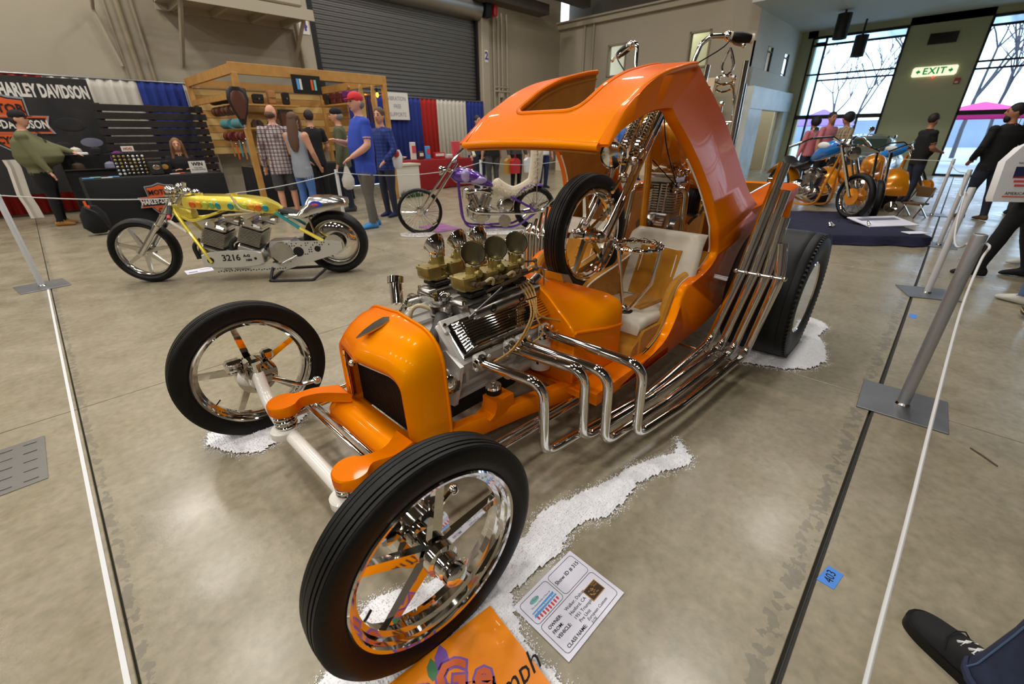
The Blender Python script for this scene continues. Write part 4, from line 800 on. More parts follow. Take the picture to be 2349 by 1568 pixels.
P5('rear_frame_scroll',MB().loft([[(3.02,by-.05,.92),(3.02,by+.05,.92),(3.02,by+.05,1.16),(3.02,by-.05,1.16)],[(3.2,by-.04,.86),(3.2,by+.04,.86),(3.2,by+.04,1.06),(3.2,by-.04,1.06)]]).tube([(3.12+.05*math.cos(a*PI/10),by-.05,.96+.06*math.sin(a*PI/10)) for a in range(20)],.018,8,closed=True),'gold_paint')
P5('oil_tank',MB().tube([(3.12,by-.02,1.06),(3.45,by-.02,1.0)],.075,20).ell((3.12,by-.02,1.06),(.03,.075,.075)),'gold_paint')
P5('seat',MB().loft([[(x,by+w_*math.cos(a*PI/8),z+h*math.sin(a*PI/8)) for a in range(16)] for x,w_,z,h in ((3.1,.05,1.12,.03),(3.25,.12,1.08,.035),(3.45,.13,1.08,.04),(3.6,.09,1.16,.03))]),'suede')
# engine: upright finned twin with alloy cases
P5('crankcase',MB().loft([[(x,by+w_*math.cos(a*PI/8),z+h*math.sin(a*PI/8)) for a in range(16)] for x,w_,z,h in ((2.75,.06,.70,.09),(2.79,.10,.70,.12),(2.95,.11,.70,.125),(3.1,.10,.69,.11),(3.14,.05,.69,.07))]).cyl((2.90,by-.10,.73),(2.90,by-.135,.73),.055,24).box((2.93,by,.805),(.20,.17,.04),bev=.01),'alu')
P5('timing_case',MB().cyl((2.77,by-.05,.77),(2.77,by-.11,.77),.05,24).cyl((2.74,by+.02,.76),(2.70,by+.02,.76),.045,20),'chrome_soft')
P5('primary_cover',MB().loft([[(x,by-.11-d,z+h*k) for x,z,h in ((3.0,.68,.0),(3.02,.735,0),(3.10,.77,0),(3.2,.79,0),(3.27,.77,0),(3.30,.70,0),(3.28,.63,0),(3.2,.60,0),(3.08,.62,0),(3.02,.64,0))] for d,k in ((-.03,1),(.03,1))]+[[(3.15+(x-3.15)*.86,by-.155,.69+(z-.69)*.86) for x,z in ((3.0,.68),(3.02,.735),(3.10,.77),(3.2,.79),(3.27,.77),(3.30,.70),(3.28,.63),(3.2,.60),(3.08,.62),(3.02,.64))]]),'chrome')
for s in (-1,1):
    fb=MB()
    for k in range(11): fb.box((2.93,by+s*.052,.84+.0165*k),(.15+.012*(k>7),.088,.006))
    cy_=P5('cylinder',MB().cyl((2.93,by+s*.05,.82),(2.93,by+s*.05,1.02),.038,20),'alu'); P5('cylinder_fins',fb,'alu',cy_,kind='stuff')
P5('cylinder_head',MB().box((2.93,by,1.035),(.16,.19,.05),bev=.012),'alu')
for s in (-1,1): P5('rocker_box',MB().tube([(2.93+s*.055,by-.10,1.075),(2.93+s*.055,by+.10,1.075)],.024,14).ell((2.93+s*.055,by-.11,1.075),.022).ell((2.93+s*.055,by-.04,1.095),.016),'chrome')
P5('push_rod_tube',MB().cyl((2.85,by-.045,.83),(2.87,by-.045,1.03),.010,10).cyl((2.86,by+.0,.83),(2.88,by+.0,1.03),.010,10),'chrome')
P5('carburetor',MB().cyl((3.01,by-.03,1.00),(3.09,by-.04,1.00),.03,16).ell((3.10,by-.04,1.0),.035),'chrome')
for s in (-1,1): P5('exhaust_pipe',MB().tube(fillet([(2.86,by+s*.06,.99),(2.74,by+s*.13,1.0) if s>0 else (2.88,by-.17,.98),(2.70,by+s*.16,.60) if s>0 else (2.86,by-.19,.56),(2.9,by+s*.18,.52),(3.5,by+s*.17,.53),(3.62,by+s*.13,1.75)],.06,8),.019,14,caps=False),'chrome')
P5('finned_clamp',MB().lathe([(.024,0),(.04,.002),(.024,.006),(.04,.010),(.024,.014),(.04,.018),(.024,.022)],TR(2.86,by-.075,.985)@RX(70),24),'chrome')
# rear wheel and fender, mostly hidden by the pillar
wheel(ch,cwm@TR(3.72,by,.80)@RZ(0),10,name='rear_wheel')
P5('rear_fender',MB().loft([[(3.72+(r_+.012)*math.cos(a),by+y,.80+(r_+.012)*math.sin(a)) for y,r_ in ((-.075,.33),(-.06,.35),(0,.36),(.06,.35),(.075,.33),(.06,.34),(0,.35),(-.06,.34))] for a in [math.radians(20+7*k) for k in range(20)]]),'gold_paint')
# tall sissy bar with its crest
for s in (-1,1): P5('sissy_bar',MB().tube(smooth([(3.72,by+s*.10,.80),(3.70,by+s*.10,1.2),(3.67,by+s*.085,1.5),(3.655,by+s*.06,1.62)]),.010,10),'chrome')
for dx,dz,r_ in ((0,1.65,.03),(.0,1.60,.025)): P5('sissy_loop',MB().tube([(3.65,by+r_*2.2*math.cos(a*PI/10),dz+r_*math.sin(a*PI/10)) for a in range(20)],.008,8,closed=True),'chrome')
for s in (-1,1): P5('sissy_crest',MB().tube(smooth([(3.65,by+s*.01,1.67),(3.645,by+s*.04,1.73),(3.64,by+s*.02,1.80),(3.635,by,1.84)]),.010,8).ell((3.65,by+s*.055,1.66),.018),'chrome')
P5('sissy_candelabra',MB().cyl((3.68,by-.09,1.38),(3.68,by+.09,1.38),.007).cyl((3.68,by,1.2),(3.66,by,1.5),.012).ell((3.66,by,1.5),.02).ell((3.68,by-.06,1.36),.018).ell((3.68,by+.06,1.36),.018).ell((3.67,by,1.4),.025),'chrome')
for s in (-1,1): P5('upsweep_pipe',MB().tube([(3.52,by+s*.16,.62),(3.66,by+s*.13,1.35),(3.68,by+s*.125,1.62)],[.019,.024,.018],14,caps=False),'chrome')
# ape hanger bars
for s in (-1,1):
    gx=(2.62,by+s*.10,1.47); 
    bar=[gx,(2.66,by+s*.17,1.60),(2.69,by+s*.20,1.735),(2.72,by+s*.235,1.77),(2.78,by+s*.30,1.77),(2.86,by+s*.40,1.755)] if s<0 else [gx,(2.64,by+.15,1.60),(2.66,by+.165,1.76),(2.68,by+.19,1.79),(2.72,by+.24,1.785),(2.78,by+.36,1.755)]
    hb=P5('handlebar',MB().tube(fillet(bar,.04,6),.0125,12),'chrome')
    a,b=Vector(bar[-2]),Vector(bar[-1]); d=(b-a)
    P5('grip',MB().tube([a+d*t for t in (.15,.25,.5,.75,.95)],[.019,.024,.026,.024,.019],16),'rubber',hb); P5('grip_end',MB().tube([a+d*.93,a+d*1.02],[.022,.024],16),'vinyl_white',hb); P5('grip_collar',MB().tube([a+d*.06,a+d*.16],[.022,.022],16),'vinyl_white',hb)
    P5('lever',MB().tube([a+Vector((-.02,0,-.01)),a+d*.5+Vector((-.07,0,-.035)),a+d*.85+Vector((-.075,0,-.04))],.007,8).ell(a+d*.9+Vector((-.075,0,-.04)),.012).ell(a,.024),'chrome',hb)
    P5('control_cable',MB().tube(smooth([a,a+Vector((-.10,s*.03,-.06)),Vector((2.58,by+s*.12,1.55)),Vector((2.62,by+s*.10,1.30)),Vector((2.8,by-.14,1.0))]),.0035,6),'rubber',hb)
# ------------------------------------------------------------------ other motorcycles (local x forward, origin under the rear axle)
def bike(name,label,x,y,ang): 
    return thing(name,label,'motorcycle',(x,y,0),ang)
def torus(R,r,n=40,k=12,M=None,ry=None): 
    ry=ry or r
    return MB().lathe([(R+r*math.cos(2*PI*j/k),ry*math.sin(2*PI*j/k)) for j in range(k)],(M or Matrix())@RX(90),n,closedp=True)
def W(par,x,R,w,rim,m_rim,name,spokes=0,bars=0,disc=False,y=0,z=None,M=None):
    T=(M or TR(x,y,z or R))
    h=(R-rim)/2; o=part(name,torus(rim+.002,.012,48,8,None,w*.62),m_rim,par,T)
    part('tire',torus(rim+h,h,48,14,None,w),'rubber',o)
    part('hub',MB().cyl((0,-w*1.3,0),(0,w*1.3,0),.045,20).cyl((0,-w*1.1,0),(0,-w*1.0,0),.07,20),'chrome',o)
    if spokes:
        sm=fixn(MB().tube([(0,.03,.04),(0,.0,rim-.004)],.0026,5).mesh('spoke','chrome'))
        for k in range(spokes): put('spoke',sm,o,RY(360*k/spokes+(8 if k%2 else -8))@SC(1,1 if k%2 else -1,1))
    for k in range(bars): part('spoke',MB().loft([[(-.022,-.014,.03),(.022,-.014,.03),(.022,.014,.03),(-.022,.014,.03)],[(-.012,-.010,rim-.005),(.012,-.010,rim-.005),(.012,.010,rim-.005),(-.012,.010,rim-.005)]]),m_rim,o,RY(360*k/bars+20))
    if disc: part('wheel_disc',MB().lathe([(.04,.03),(rim*.5,.035),(rim*.86,.02),(rim-.01,.0)],RX(90),40,caps=False).lathe([(.04,-.03),(rim*.5,-.035),(rim*.86,-.02),(rim-.01,.0)],RX(90),40,caps=False),'chrome',o)
    return o
def fins(c,d,n,ax=None,M=None):
    """stack of thin plates; d=(x,y,total z)"""
    mb=MB()
    for k in range(n): mb.box((c[0],c[1],c[2]-d[2]/2+d[2]*(k+.5)/n),(d[0],d[1],d[2]/n*.5),M)
    return mb
# --- yellow double-engined drag bike
yb=bike('drag_bike','yellow double-engined land speed bike with 3216 on its silver side case',1.97,4.44,143.25)
mat('case_silver',(206,206,200),.35,.5); mat('metalflake',(232,206,20),.3,.5,1.,var=(220,(255,240,120),.12)); mat('flake_teal',(40,150,150),.3,.4,1.); mat('flake_green',(130,180,90),.3,.4,1.); mat('flake_lime',(190,200,70),.3,.4,1.); mat('flake_amber',(232,158,20),.3,.4,1.); mat('flake_orange',(226,110,30),.3,.4,1.); mat('candy_violet',(120,80,200),.3,.5,1.); mat('decal_blue',(40,70,190),.4,coat=.6)
W(yb,1.80,.312,.06,.235,'chrome_soft','front_wheel',bars=7); W(yb,0,.318,.085,.235,'chrome_soft','rear_wheel',disc=True)
for s in (-1,1):
    part('fork_tube',MB().cyl((1.80,s*.085,.30),(1.58,s*.085,.555),.027,14).cyl((1.58,s*.085,.555),(1.355,s*.085,.82),.021,14).cyl((1.60,s*.085,.53),(1.57,s*.085,.565),.031,14),'chrome_soft',yb)
    part('clip_on_bar',MB().cyl((1.38,s*.09,.79),(1.36,s*.16,.765),.016).cyl((1.36,s*.16,.765),(1.335,s*.27,.70),.016),'chrome_soft',yb); part('grip',MB().cyl((1.35,s*.2,.74),(1.325,s*.31,.675),.021,12),'rubber',yb); part('grip_end',MB().cyl((1.327,s*.30,.685),(1.318,s*.34,.655),.016,10),'red_plastic',yb)
part('lower_tree',MB().box((1.48,0,.66),(.07,.22,.03),None,.01),'chrome',yb)
part('triple_tree',MB().box((1.37,0,.835),(.09,.24,.03),RY(0),.01).ell((1.36,.06,.87),.035).ell((1.34,-.05,.885),.04).ell((1.42,.0,.87),.035).cyl((1.30,-.02,.86),(1.28,-.02,.93),.02).ell((1.25,.03,.85),.04).ell((1.2,-.02,.835),.035),'chrome',yb)
part('steering_damper',MB().cyl((1.47,.07,.60),(1.33,.09,.49),.016,12).cyl((1.33,.09,.49),(1.28,.1,.455),.007),'white_paint',yb)
def box_loft(par,name,m,st,**k): return part(name,MB().loft([[(x,-w,z0),(x,-w*1.08,(z0+z1)/2),(x,-w*.8,z1),(x,w*.8,z1),(x,w*1.08,(z0+z1)/2),(x,w,z0)] for x,w,z0,z1 in st]),m,par,**k)
tank=box_loft(yb,'tank_fairing','metalflake',[(1.33,.03,.74,.80),(1.28,.09,.71,.81),(1.15,.11,.70,.82),(.95,.12,.685,.81),(.78,.12,.67,.80),(.60,.11,.65,.77),(.50,.07,.63,.72),(.45,.03,.63,.68)],sharp=50)
part('tank_cap',MB().cyl((1.17,0,.81),(1.17,0,.835),.035).cyl((.86,0,.80),(.86,0,.825),.03),'metalflake',tank)
for s in (-1,1):
    cols=['flake_orange','flake_amber','flake_lime','flake_green','flake_teal']; xs=[1.20-.055*k for k in range(5)]
    for k,x in enumerate(xs): part('scallop_panel',MB().ell((x,s*.122,.745-.018*(1.2-x)/.25),(.027,.010,.034)),cols[k],tank)
    xs=[.87-.06*k for k in range(6)]
    for k,x in enumerate(xs): part('scallop_panel',MB().ell((x,s*(.124-.015*max(0,.7-x)),.722-.03*(.87-x)/.3),(.030,.010,.033)),(['flake_teal','flake_green','flake_lime','flake_amber','flake_orange','flake_teal'])[k],tank)
    part('frame_tube',MB().tube(smooth([(1.42,s*.03,.70),(1.32,s*.10,.52),(1.22,s*.15,.34),(1.16,s*.17,.20)]),.017,10),'metalflake',yb); part('frame_tube',MB().tube(smooth([(1.40,s*.03,.66),(1.25,s*.10,.60),(1.0,s*.12,.665)]),.014,10),'metalflake',yb)
    part('rear_frame_tube',MB().tube([(.50,s*.08,.64),(.30,s*.11,.49)],.017,10),'flake_teal',yb); part('rear_frame_tube',MB().tube([(.30,s*.11,.49),(.10,s*.13,.36)],.019,10),'metalflake',yb)
box_loft(yb,'lower_fairing','metalflake',[(1.42,.03,.66,.74),(1.34,.07,.62,.71),(1.26,.06,.61,.69)])
part('oil_line',MB().tube(smooth([(.84,.13,.81),(.78,.15,.70),(.68,.14,.66),(.95,.15,.64)]),.010,8),'tube_clear',yb)
seat=box_loft(yb,'tail_cowl','chrome_soft',[(.47,.06,.62,.66),(.30,.13,.585,.625),(.22,.13,.60,.70),(.16,.13,.62,.78),(.0,.12,.66,.78),(-.15,.11,.69,.755),(-.17,.10,.69,.75)],sharp=50)
part('seat_pad',MB().loft([[(x,-.10,z),(x,.10,z),(x,.085,z+.02),(x,-.085,z+.02)] for x,z in ((.47,.655),(.36,.625),(.28,.61),(.23,.64))]),'rubber',seat); part('tail_decal',MB().ell((.10,.132,.715),(.06,.004,.032)).ell((.10,-.132,.715),(.06,.004,.032)),'decal_blue',seat); part('decal_figure',MB().ell((.11,.136,.712),(.035,.003,.012)),'print_red',seat)
for s in (-1,1): part('seat_strut',MB().cyl((.2,s*.1,.60),(.17,s*.12,.45),.010),'chrome_soft',yb)
# two leaning twin engines
for e,x in enumerate((1.13,.80)):
    T=TR(x,0,.30)@RY(-22)
    en=part('crankcase',MB().box((0,0,-.04),(.30,.26,.17),T,.04),'alu',yb)
    part('cylinder_fins',fins((0.02,0,.13),(.20,.30,.15),11,M=T),'alu',en,kind='stuff'); part('cylinder_barrel',MB().box((0.02,0,.13),(.17,.26,.16),T),'dark_iron',en)
    part('cylinder_head',MB().box((0.02,0,.235),(.19,.29,.06),T,.02).cyl(T@Vector((.05,-.15,.265)),T@Vector((.05,.15,.265)),.035,14).cyl(T@Vector((-.05,-.13,.265)),T@Vector((-.05,.13,.265)),.03,14),'chrome_soft',en)
    part('carburetor',MB().cyl((x-.14,.05,.60),(x-.27,.05,.555),.038,14).cyl((x-.14,-.05,.60),(x-.27,-.05,.555),.038,14).box((x-.2,0,.60),(.09,.18,.05),None,.01),'alu',en)
    for s in (-1,1): part('exhaust_stub',MB().tube(smooth([(x+.1,s*.1,.42),(x+.16,s*.13,.36),(x+.14,s*.15,.24)]),.02,10),'dark_iron',en)
part('gearbox',MB().box((.52,0,.27),(.30,.26,.20),None,.05).cyl((.50,.13,.27),(.50,.17,.27),.10,24),'alu',yb); part('foot_peg',MB().cyl((.62,.1,.16),(.50,.24,.17),.012).cyl((.50,.2,.17),(.35,.2,.24),.012),'chrome_soft',yb)
pc=part('primary_case',MB().loft([[(.965+.275*max(-1,min(1,1.45*math.cos(a)))*k+.0, .165+d,.225+.085*math.sin(a)*k) for a in [2*PI*j/28 for j in range(28)]] for d,k in ((-.03,1),(.0,1),(.008,.95))]),'case_silver',yb)

def stext(b,x,z,h,m='ink'): 
    return txt(b,h,TR(x,.1745,z)@RZ(180)@RX(90),m,pc,bold=.002)
stext('3216',.975,.24,.085); stext('A-G',.83,.255,.035); stext('1650',.82,.212,.03)
txt('SCTA   Sidewinders',.03,TR(.95,.170,.125)@RZ(180)@RX(90),'ink',yb)
for x,r_ in ((1.165,.03),(.755,.013)): part('case_hole',MB().cyl((x,.165,.225),(x,.1755,.225),r_,20),'black_matte',pc)
cc=part('chain_case',MB().prism([(1.18,.155),(1.16,.10),(.52,.085),(.40,.12),(.0,.225),(-.08,.28),(-.08,.345),(.02,.365),(.40,.375),(.49,.36),(.48,.25),(.55,.165)],-.16,-.145,RX(90)),'case_silver',yb)
part('case_hole',MB().cyl((.345,.155,.27),(.345,.162,.27),.05,20),'black_matte',cc); part('case_hole',MB().cyl((.16,.155,.29),(.16,.162,.29),.03,20),'black_matte',cc)
hm=fixn(MB().cyl((0,.158,0),(0,.1615,0),.0065,8).mesh('drill_hole','black_matte'))
R_=random.Random(2)
for i in range(150):
    x=.46-.5*R_.random(); z=.36-.24*R_.random()
    if z<.14+.19*(.46-x)/.5+.03 or (x-.345)**2+(z-.27)**2<.0036 or (x-.16)**2+(z-.29)**2<.0016: continue
    put('drill_hole',hm,cc,TR(round(x/.022)*.022,0,round(z/.022)*.022))
for i in range(26): put('drill_hole',hm,cc,TR(1.13-.025*i,0,.105+.006*(i%2)))
part('rear_sprocket',MB().cyl((0,.13,.318),(0,.14,.318),.10,32),'chrome_soft',yb); part('swing_arm',MB().box((.2,.12,.335),(.5,.03,.06),None,.01).box((.2,-.12,.335),(.5,.03,.06),None,.01),'chrome_soft',yb)
part('paddock_stand',MB().tube(fillet([(.62,.12,.15),(.64,.26,.012),(.22,.30,.012),(.12,.16,.08)],.04),.014,8).tube(fillet([(.62,-.12,.15),(.64,-.22,.012),(.22,-.22,.012),(.12,-.14,.08)],.04),.014,8).cyl((.64,.26,.012),(.64,-.22,.012),.014,8).cyl((.62,-.12,.15),(.62,.12,.15),.014,8),'black_metal',yb)
# --- purple chopper
mat('purple',(92,50,150),.26,.4,1.); mat('lilac',(168,150,200),.3,.3,1.)
pb=bike('purple_chopper','purple chopper with long chrome fork and white fur seat behind the engine scoops',5.083,4.416,144.57)
W(pb,1.70,.322,.042,.272,'chrome','front_wheel',spokes=40); W(pb,0,.318,.075,.232,'chrome','rear_wheel',spokes=40)
for s in (-1,1):
    part('fork_leg',MB().tube([(1.70,s*.06,.32),(1.18,s*.075,1.01),(.96,s*.08,1.20)],.013,10),'chrome',pb); part('fork_leg',MB().tube([(1.64,s*.065,.28),(1.12,s*.08,.965)],.014,10),'chrome',pb)
    part('handlebar',MB().tube(fillet([(1.0,s*.05,1.17),(.95,s*.20,1.22),(.93,s*.27,1.13)],.04),.012,10),'chrome',pb); part('grip',MB().tube([(.935,s*.26,1.16),(.91,s*.33,1.06)],[.018,.022],12),'vinyl_white',pb)
    part('frame_tube',MB().tube(smooth([(1.13,s*.03,.80),(1.11,s*.09,.45),(1.08,s*.12,.20),(.97,s*.13,.095),(.6,s*.13,.08),(.30,s*.13,.09),(.0,s*.12,.27)],6),.017,10),'purple',pb); part('rear_tube',MB().tube([(.38,s*.09,.50),(.0,s*.12,.29)],.016,10),'purple',pb)
part('fork_tree',MB().box((1.14,0,.99),(.09,.22,.03),RY(35),.01).box((1.24,0,.87),(.06,.2,.03),None,.01).ell((1.16,0,1.0),.035),'chrome',pb)
part('headlight',MB().cyl((1.29,0,.87),(1.33,0,.87),.05,20).lathe([(.0,0),(.04,0),(.06,.05),(.062,.07),(.04,.075),(0,.08)],TR(1.31,0,.87)@RY(90),20),'chrome',pb)
part('gas_tank',MB().loft([[(x,w_*math.cos(a*PI/8),z+h*math.sin(a*PI/8)) for a in range(16)] for x,w_,z,h in ((1.23,.02,.81,.03),(1.17,.07,.80,.09),(1.08,.11,.80,.11),(.95,.13,.79,.10),(.82,.11,.74,.09),(.70,.07,.69,.05),(.60,.03,.64,.02))]),'purple',pb); part('tank_panel',MB().ell((1.02,.10,.80),(.07,.035,.085)),'lilac',pb)
part('tank_panel',MB().ell((.84,.09,.735),(.12,.03,.05)),'lilac',pb)
part('tank_studs',MB().ell((1.08,0,.91),.02).ell((1.02,.03,.90),.018).ell((.92,.03,.87),.015).ell((.85,.02,.83),.015).ell((.78,.02,.79),.015),'chrome',pb)
for k,(an,x) in enumerate(((24,.95),(-24,.72))):
    T=TR(.83,0,.26)@RY(an); c=part('cylinder',MB().cyl(T@Vector((0,0,.08)),T@Vector((0,0,.33)),.05,16),'alu',pb); part('cylinder_fins',fins((0,0,.20),(.15,.14,.16),9,M=T),'chrome_soft',c,kind='stuff'); part('rocker_box',MB().box((0,0,.33),(.16,.13,.07),T,.03),'chrome',c); part('push_rod',MB().cyl(T@Vector((.02,.08,.06)),T@Vector((.02,.07,.30)),.008).cyl(T@Vector((-.02,.08,.06)),T@Vector((-.02,.07,.30)),.008),'chrome',c)
part('crankcase',MB().ell((.83,0,.26),(.17,.10,.13)).cyl((.83,.06,.24),(.83,.13,.24),.09,24).box((.98,.04,.30),(.12,.12,.16),None,.03),'chrome_soft',pb)
part('front_pulley',MB().cyl((.83,.13,.20),(.83,.15,.20),.065,28).cyl((.83,.15,.20),(.83,.155,.20),.035,20),'chrome_soft',pb); part('clutch_pulley',MB().cyl((.48,.12,.165),(.48,.155,.165),.09,28).cyl((.48,.155,.165),(.48,.16,.165),.06,20),'alu',pb)
part('primary_belt',MB().tube([(.83,.142,.268),(.48,.142,.258)],.008,6).tube([(.83,.142,.132),(.48,.142,.072)],.008,6),'black_metal',pb); part('gearbox',MB().ell((.45,0,.36),(.13,.11,.12)).cyl((.43,.06,.40),(.43,.12,.40),.08,24),'chrome',pb)
part('air_intake',MB().tube(smooth([(1.0,.10,.58),(.85,.13,.60),(.68,.11,.57)]),.028,10).ell((1.02,.09,.60),.05).cyl((1.05,.08,.50),(1.05,.10,.62),.03),'chrome',pb)
for s in (-1,1): part('exhaust_pipe',MB().tube(smooth([(.95,.12,.48),(1.0,.16,.36),(.85,.17,.30),(.5,.17,.28),(.0,.16,.28),(-.25,.15,.45)]) if s>0 else smooth([(.70,-.12,.46),(.6,-.16,.3),(.1,-.16,.25),(-.3,-.16,.40)]),.017,10),'chrome',pb)
part('rear_fender',MB().loft([[(.35*math.cos(a)*1.0,y,.318+(.345+d)*math.sin(a)) for y,d in ((-.085,-.02),(-.07,.0),(0,.01),(.07,.0),(.085,-.02),(.07,-.012),(0,-.002),(-.07,-.012))] for a in [math.radians(10+9*k) for k in range(12)]]),'purple',pb)
sm=smooth([(.62,0,.70),(.48,0,.60),(.34,0,.545),(.22,0,.57),(.10,0,.63),(.02,0,.70),(-.01,0,.85),(-.025,0,1.0),(-.03,0,1.18)],5)
ft=part('fur_seat',MB().tube(sm,[.03]+[.052]*(len(sm)-2)+[.035],12,sq=1.8),'fur_cream',pb)
hr=MB(); R_=random.Random(4)
for i in range(2600):
    k=R_.randrange(2,len(sm)-1); c=Vector(sm[k])+(Vector(sm[k-1])-Vector(sm[k]))*R_.random(); n=Vector((R_.gauss(0,1),R_.gauss(0,1.6),R_.gauss(0,1))); n.normalize(); p=c+Vector((n.x*.05,n.y*.085,n.z*.05)); q=p+n*.03+Vector((0,0,-.012)); w_=n.cross(Vector((R_.random(),R_.random(),R_.random()))).normalized()*.004; hr.add([p-w_,p+w_,q],[(0,1,2)])
part('fur_hair',hr,'fur_cream',ft,kind='stuff',fix=False)
for s in (-1,1): part('sissy_bar',MB().cyl((-.01,s*.10,.30),(-.02,s*.07,1.18),.008),'chrome',pb)
part('kick_stand',MB().tube([(.99,.12,.10),(1.04,.28,.008)],.008,8).tube([(1.04,.26,.01),(1.04,.31,.008)],.01,6),'chrome',pb)
# ------------------------------------------------------------------ barrier posts and ropes
mat('post_grey',(165,166,168),.32,.55); mat('post_white',(205,206,208),.4,.2); mat('rope_white',(206,206,206),.6); mat('base_steel',(150,152,156),.42,.8,var=(5,(128,130,134),.3))
POSTS=[((2.80,-.168),2,'post_grey','thick steel barrier post on a square plate at the right, nearest the camera'),((5.2,-.15),20,'post_white','pale barrier post behind the big rear tyre at the right, second from the camera'),((7.7,-.14),0,'post_white','barrier post beside the walker in the dark hooded top, third along the right rope'),((10.6,.05),10,'post_white','thin barrier post before the right glass doors, fourth along the right rope'),((-.29,6.16),8,'post_white','white barrier post on a steel plate at the left edge'),((2.95,6.25),15,'post_white','white barrier post in front of the wooden stall'),((5.9,6.48),5,'post_white','white barrier post behind the purple motorcycle')]
for (x,y),rz,m,lab in POSTS:
    t=thing('barrier_post',lab,'barrier post',(x,y,0),rz,group='rope barrier posts')
    part('base_plate',MB().box((0,0,.004),(.36,.36,.008),bev=.002),'base_steel',t)
    r_=.027 if m=='post_grey' else .024
    part('pole',MB().lathe([(r_,0.008),(r_,.89),(r_-.003,.897),(r_-.006,.897),(r_-.007,.88)],n=24),m,t); part('weld_ring',MB().lathe([(r_,.008),(r_+.006,.009),(r_,.02)],n=20,caps=False),'chrome_soft',t)
    part('hook_slot',MB().box((0,-r_,.84),(.008,.004,.03)),'black_metal',t)
def rope(a,b,sag,label,r_=.0052,pts=None):
    if not pts: a,b=Vector(a),Vector(b)
    P=pts or [a+(b-a)*t-Vector((0,0,4*sag*t*(1-t))) for t in [k/16 for k in range(17)]]
    o=part('barrier_rope',MB().tube(P,r_,8),'rope_white'); tag(o,label,'rope','ropes between the barrier posts')
rope(0,(0,0,0),0,'white rope running from the near steel post towards the camera',.005,smooth([(2.80,-.20,.86),(2.76,-.21,.85),(2.72,-.20,.80),(2.33,-.18,.69),(1.72,-.17,.575),(1.2,-.17,.45),(.8,-.17,.34),(.3,-.18,.20),(-.3,-.2,.02),(-.8,-.3,.008)],6))
rope((2.80,-.14,.85),(5.2,-.12,.86),.16,'white rope sagging between the two posts nearest at the right'); rope((5.2,-.12,.86),(7.7,-.11,.86),.12,'rope between the second and third right posts'); rope((7.7,-.11,.86),(10.6,.08,.86),.05,'rope between the third and fourth right posts'); rope((10.6,.08,.86),(14.2,3.2,.95),.05,'rope stretched before the parked vintage car')
rope((-.29,6.13,.86),(2.95,6.22,.86),.16,'rope from the left post behind the yellow drag bike'); rope((2.95,6.22,.86),(5.9,6.45,.86),.12,'rope passing before the man in the red cap'); rope((5.9,6.45,.86),(9.5,6.7,.86),.12,'rope behind the fur seat of the purple motorcycle'); rope((-.29,6.13,.86),(-2.2,6.0,.86),.05,'rope leaving the left post out of the frame')
# ------------------------------------------------------------------ tape and litter on the floor
o=part('floor_tape',MB().box((-.258,3.0,.0008),(.0135,6.3,.0012)),'tape_white'); tag(o,'long white tape strip along the left floor joint','tape')
o=part('blue_tape',MB().loft([[(1.423,-.087,.0005),(1.418,-.13,.0005),(1.336,-.117,.0005),(1.339,-.069,.0005)],[(1.423,-.087,.0015),(1.418,-.13,.0015),(1.336,-.117,.0018),(1.339,-.069,.0018)]]),'tape_blue'); tag(o,'blue tape square marked 403 beside the black floor joint','tape')
txt('403',.036,TR(1.38,-.10,.0022)@RZ(-2),'ink',o,'handwriting',ext=.0002)
o=part('blue_tape',MB().box((4.43,-.107,.001),(.10,.045,.0014)),'tape_blue'); tag(o,'small blue tape scrap by the second post on the right','tape')
o=part('blue_tape',MB().box((1.15,5.98,.001),(.18,.05,.0014)),'tape_blue'); tag(o,'small blue tape scrap under the yellow drag bike','tape')
o=part('straw',MB().tube([(2.562,-.428,.004),(2.52,-.47,.006),(2.476,-.512,.004)],.003,6),'rusty'); tag(o,'thin brown straw lying on the floor right of the near post','straw')
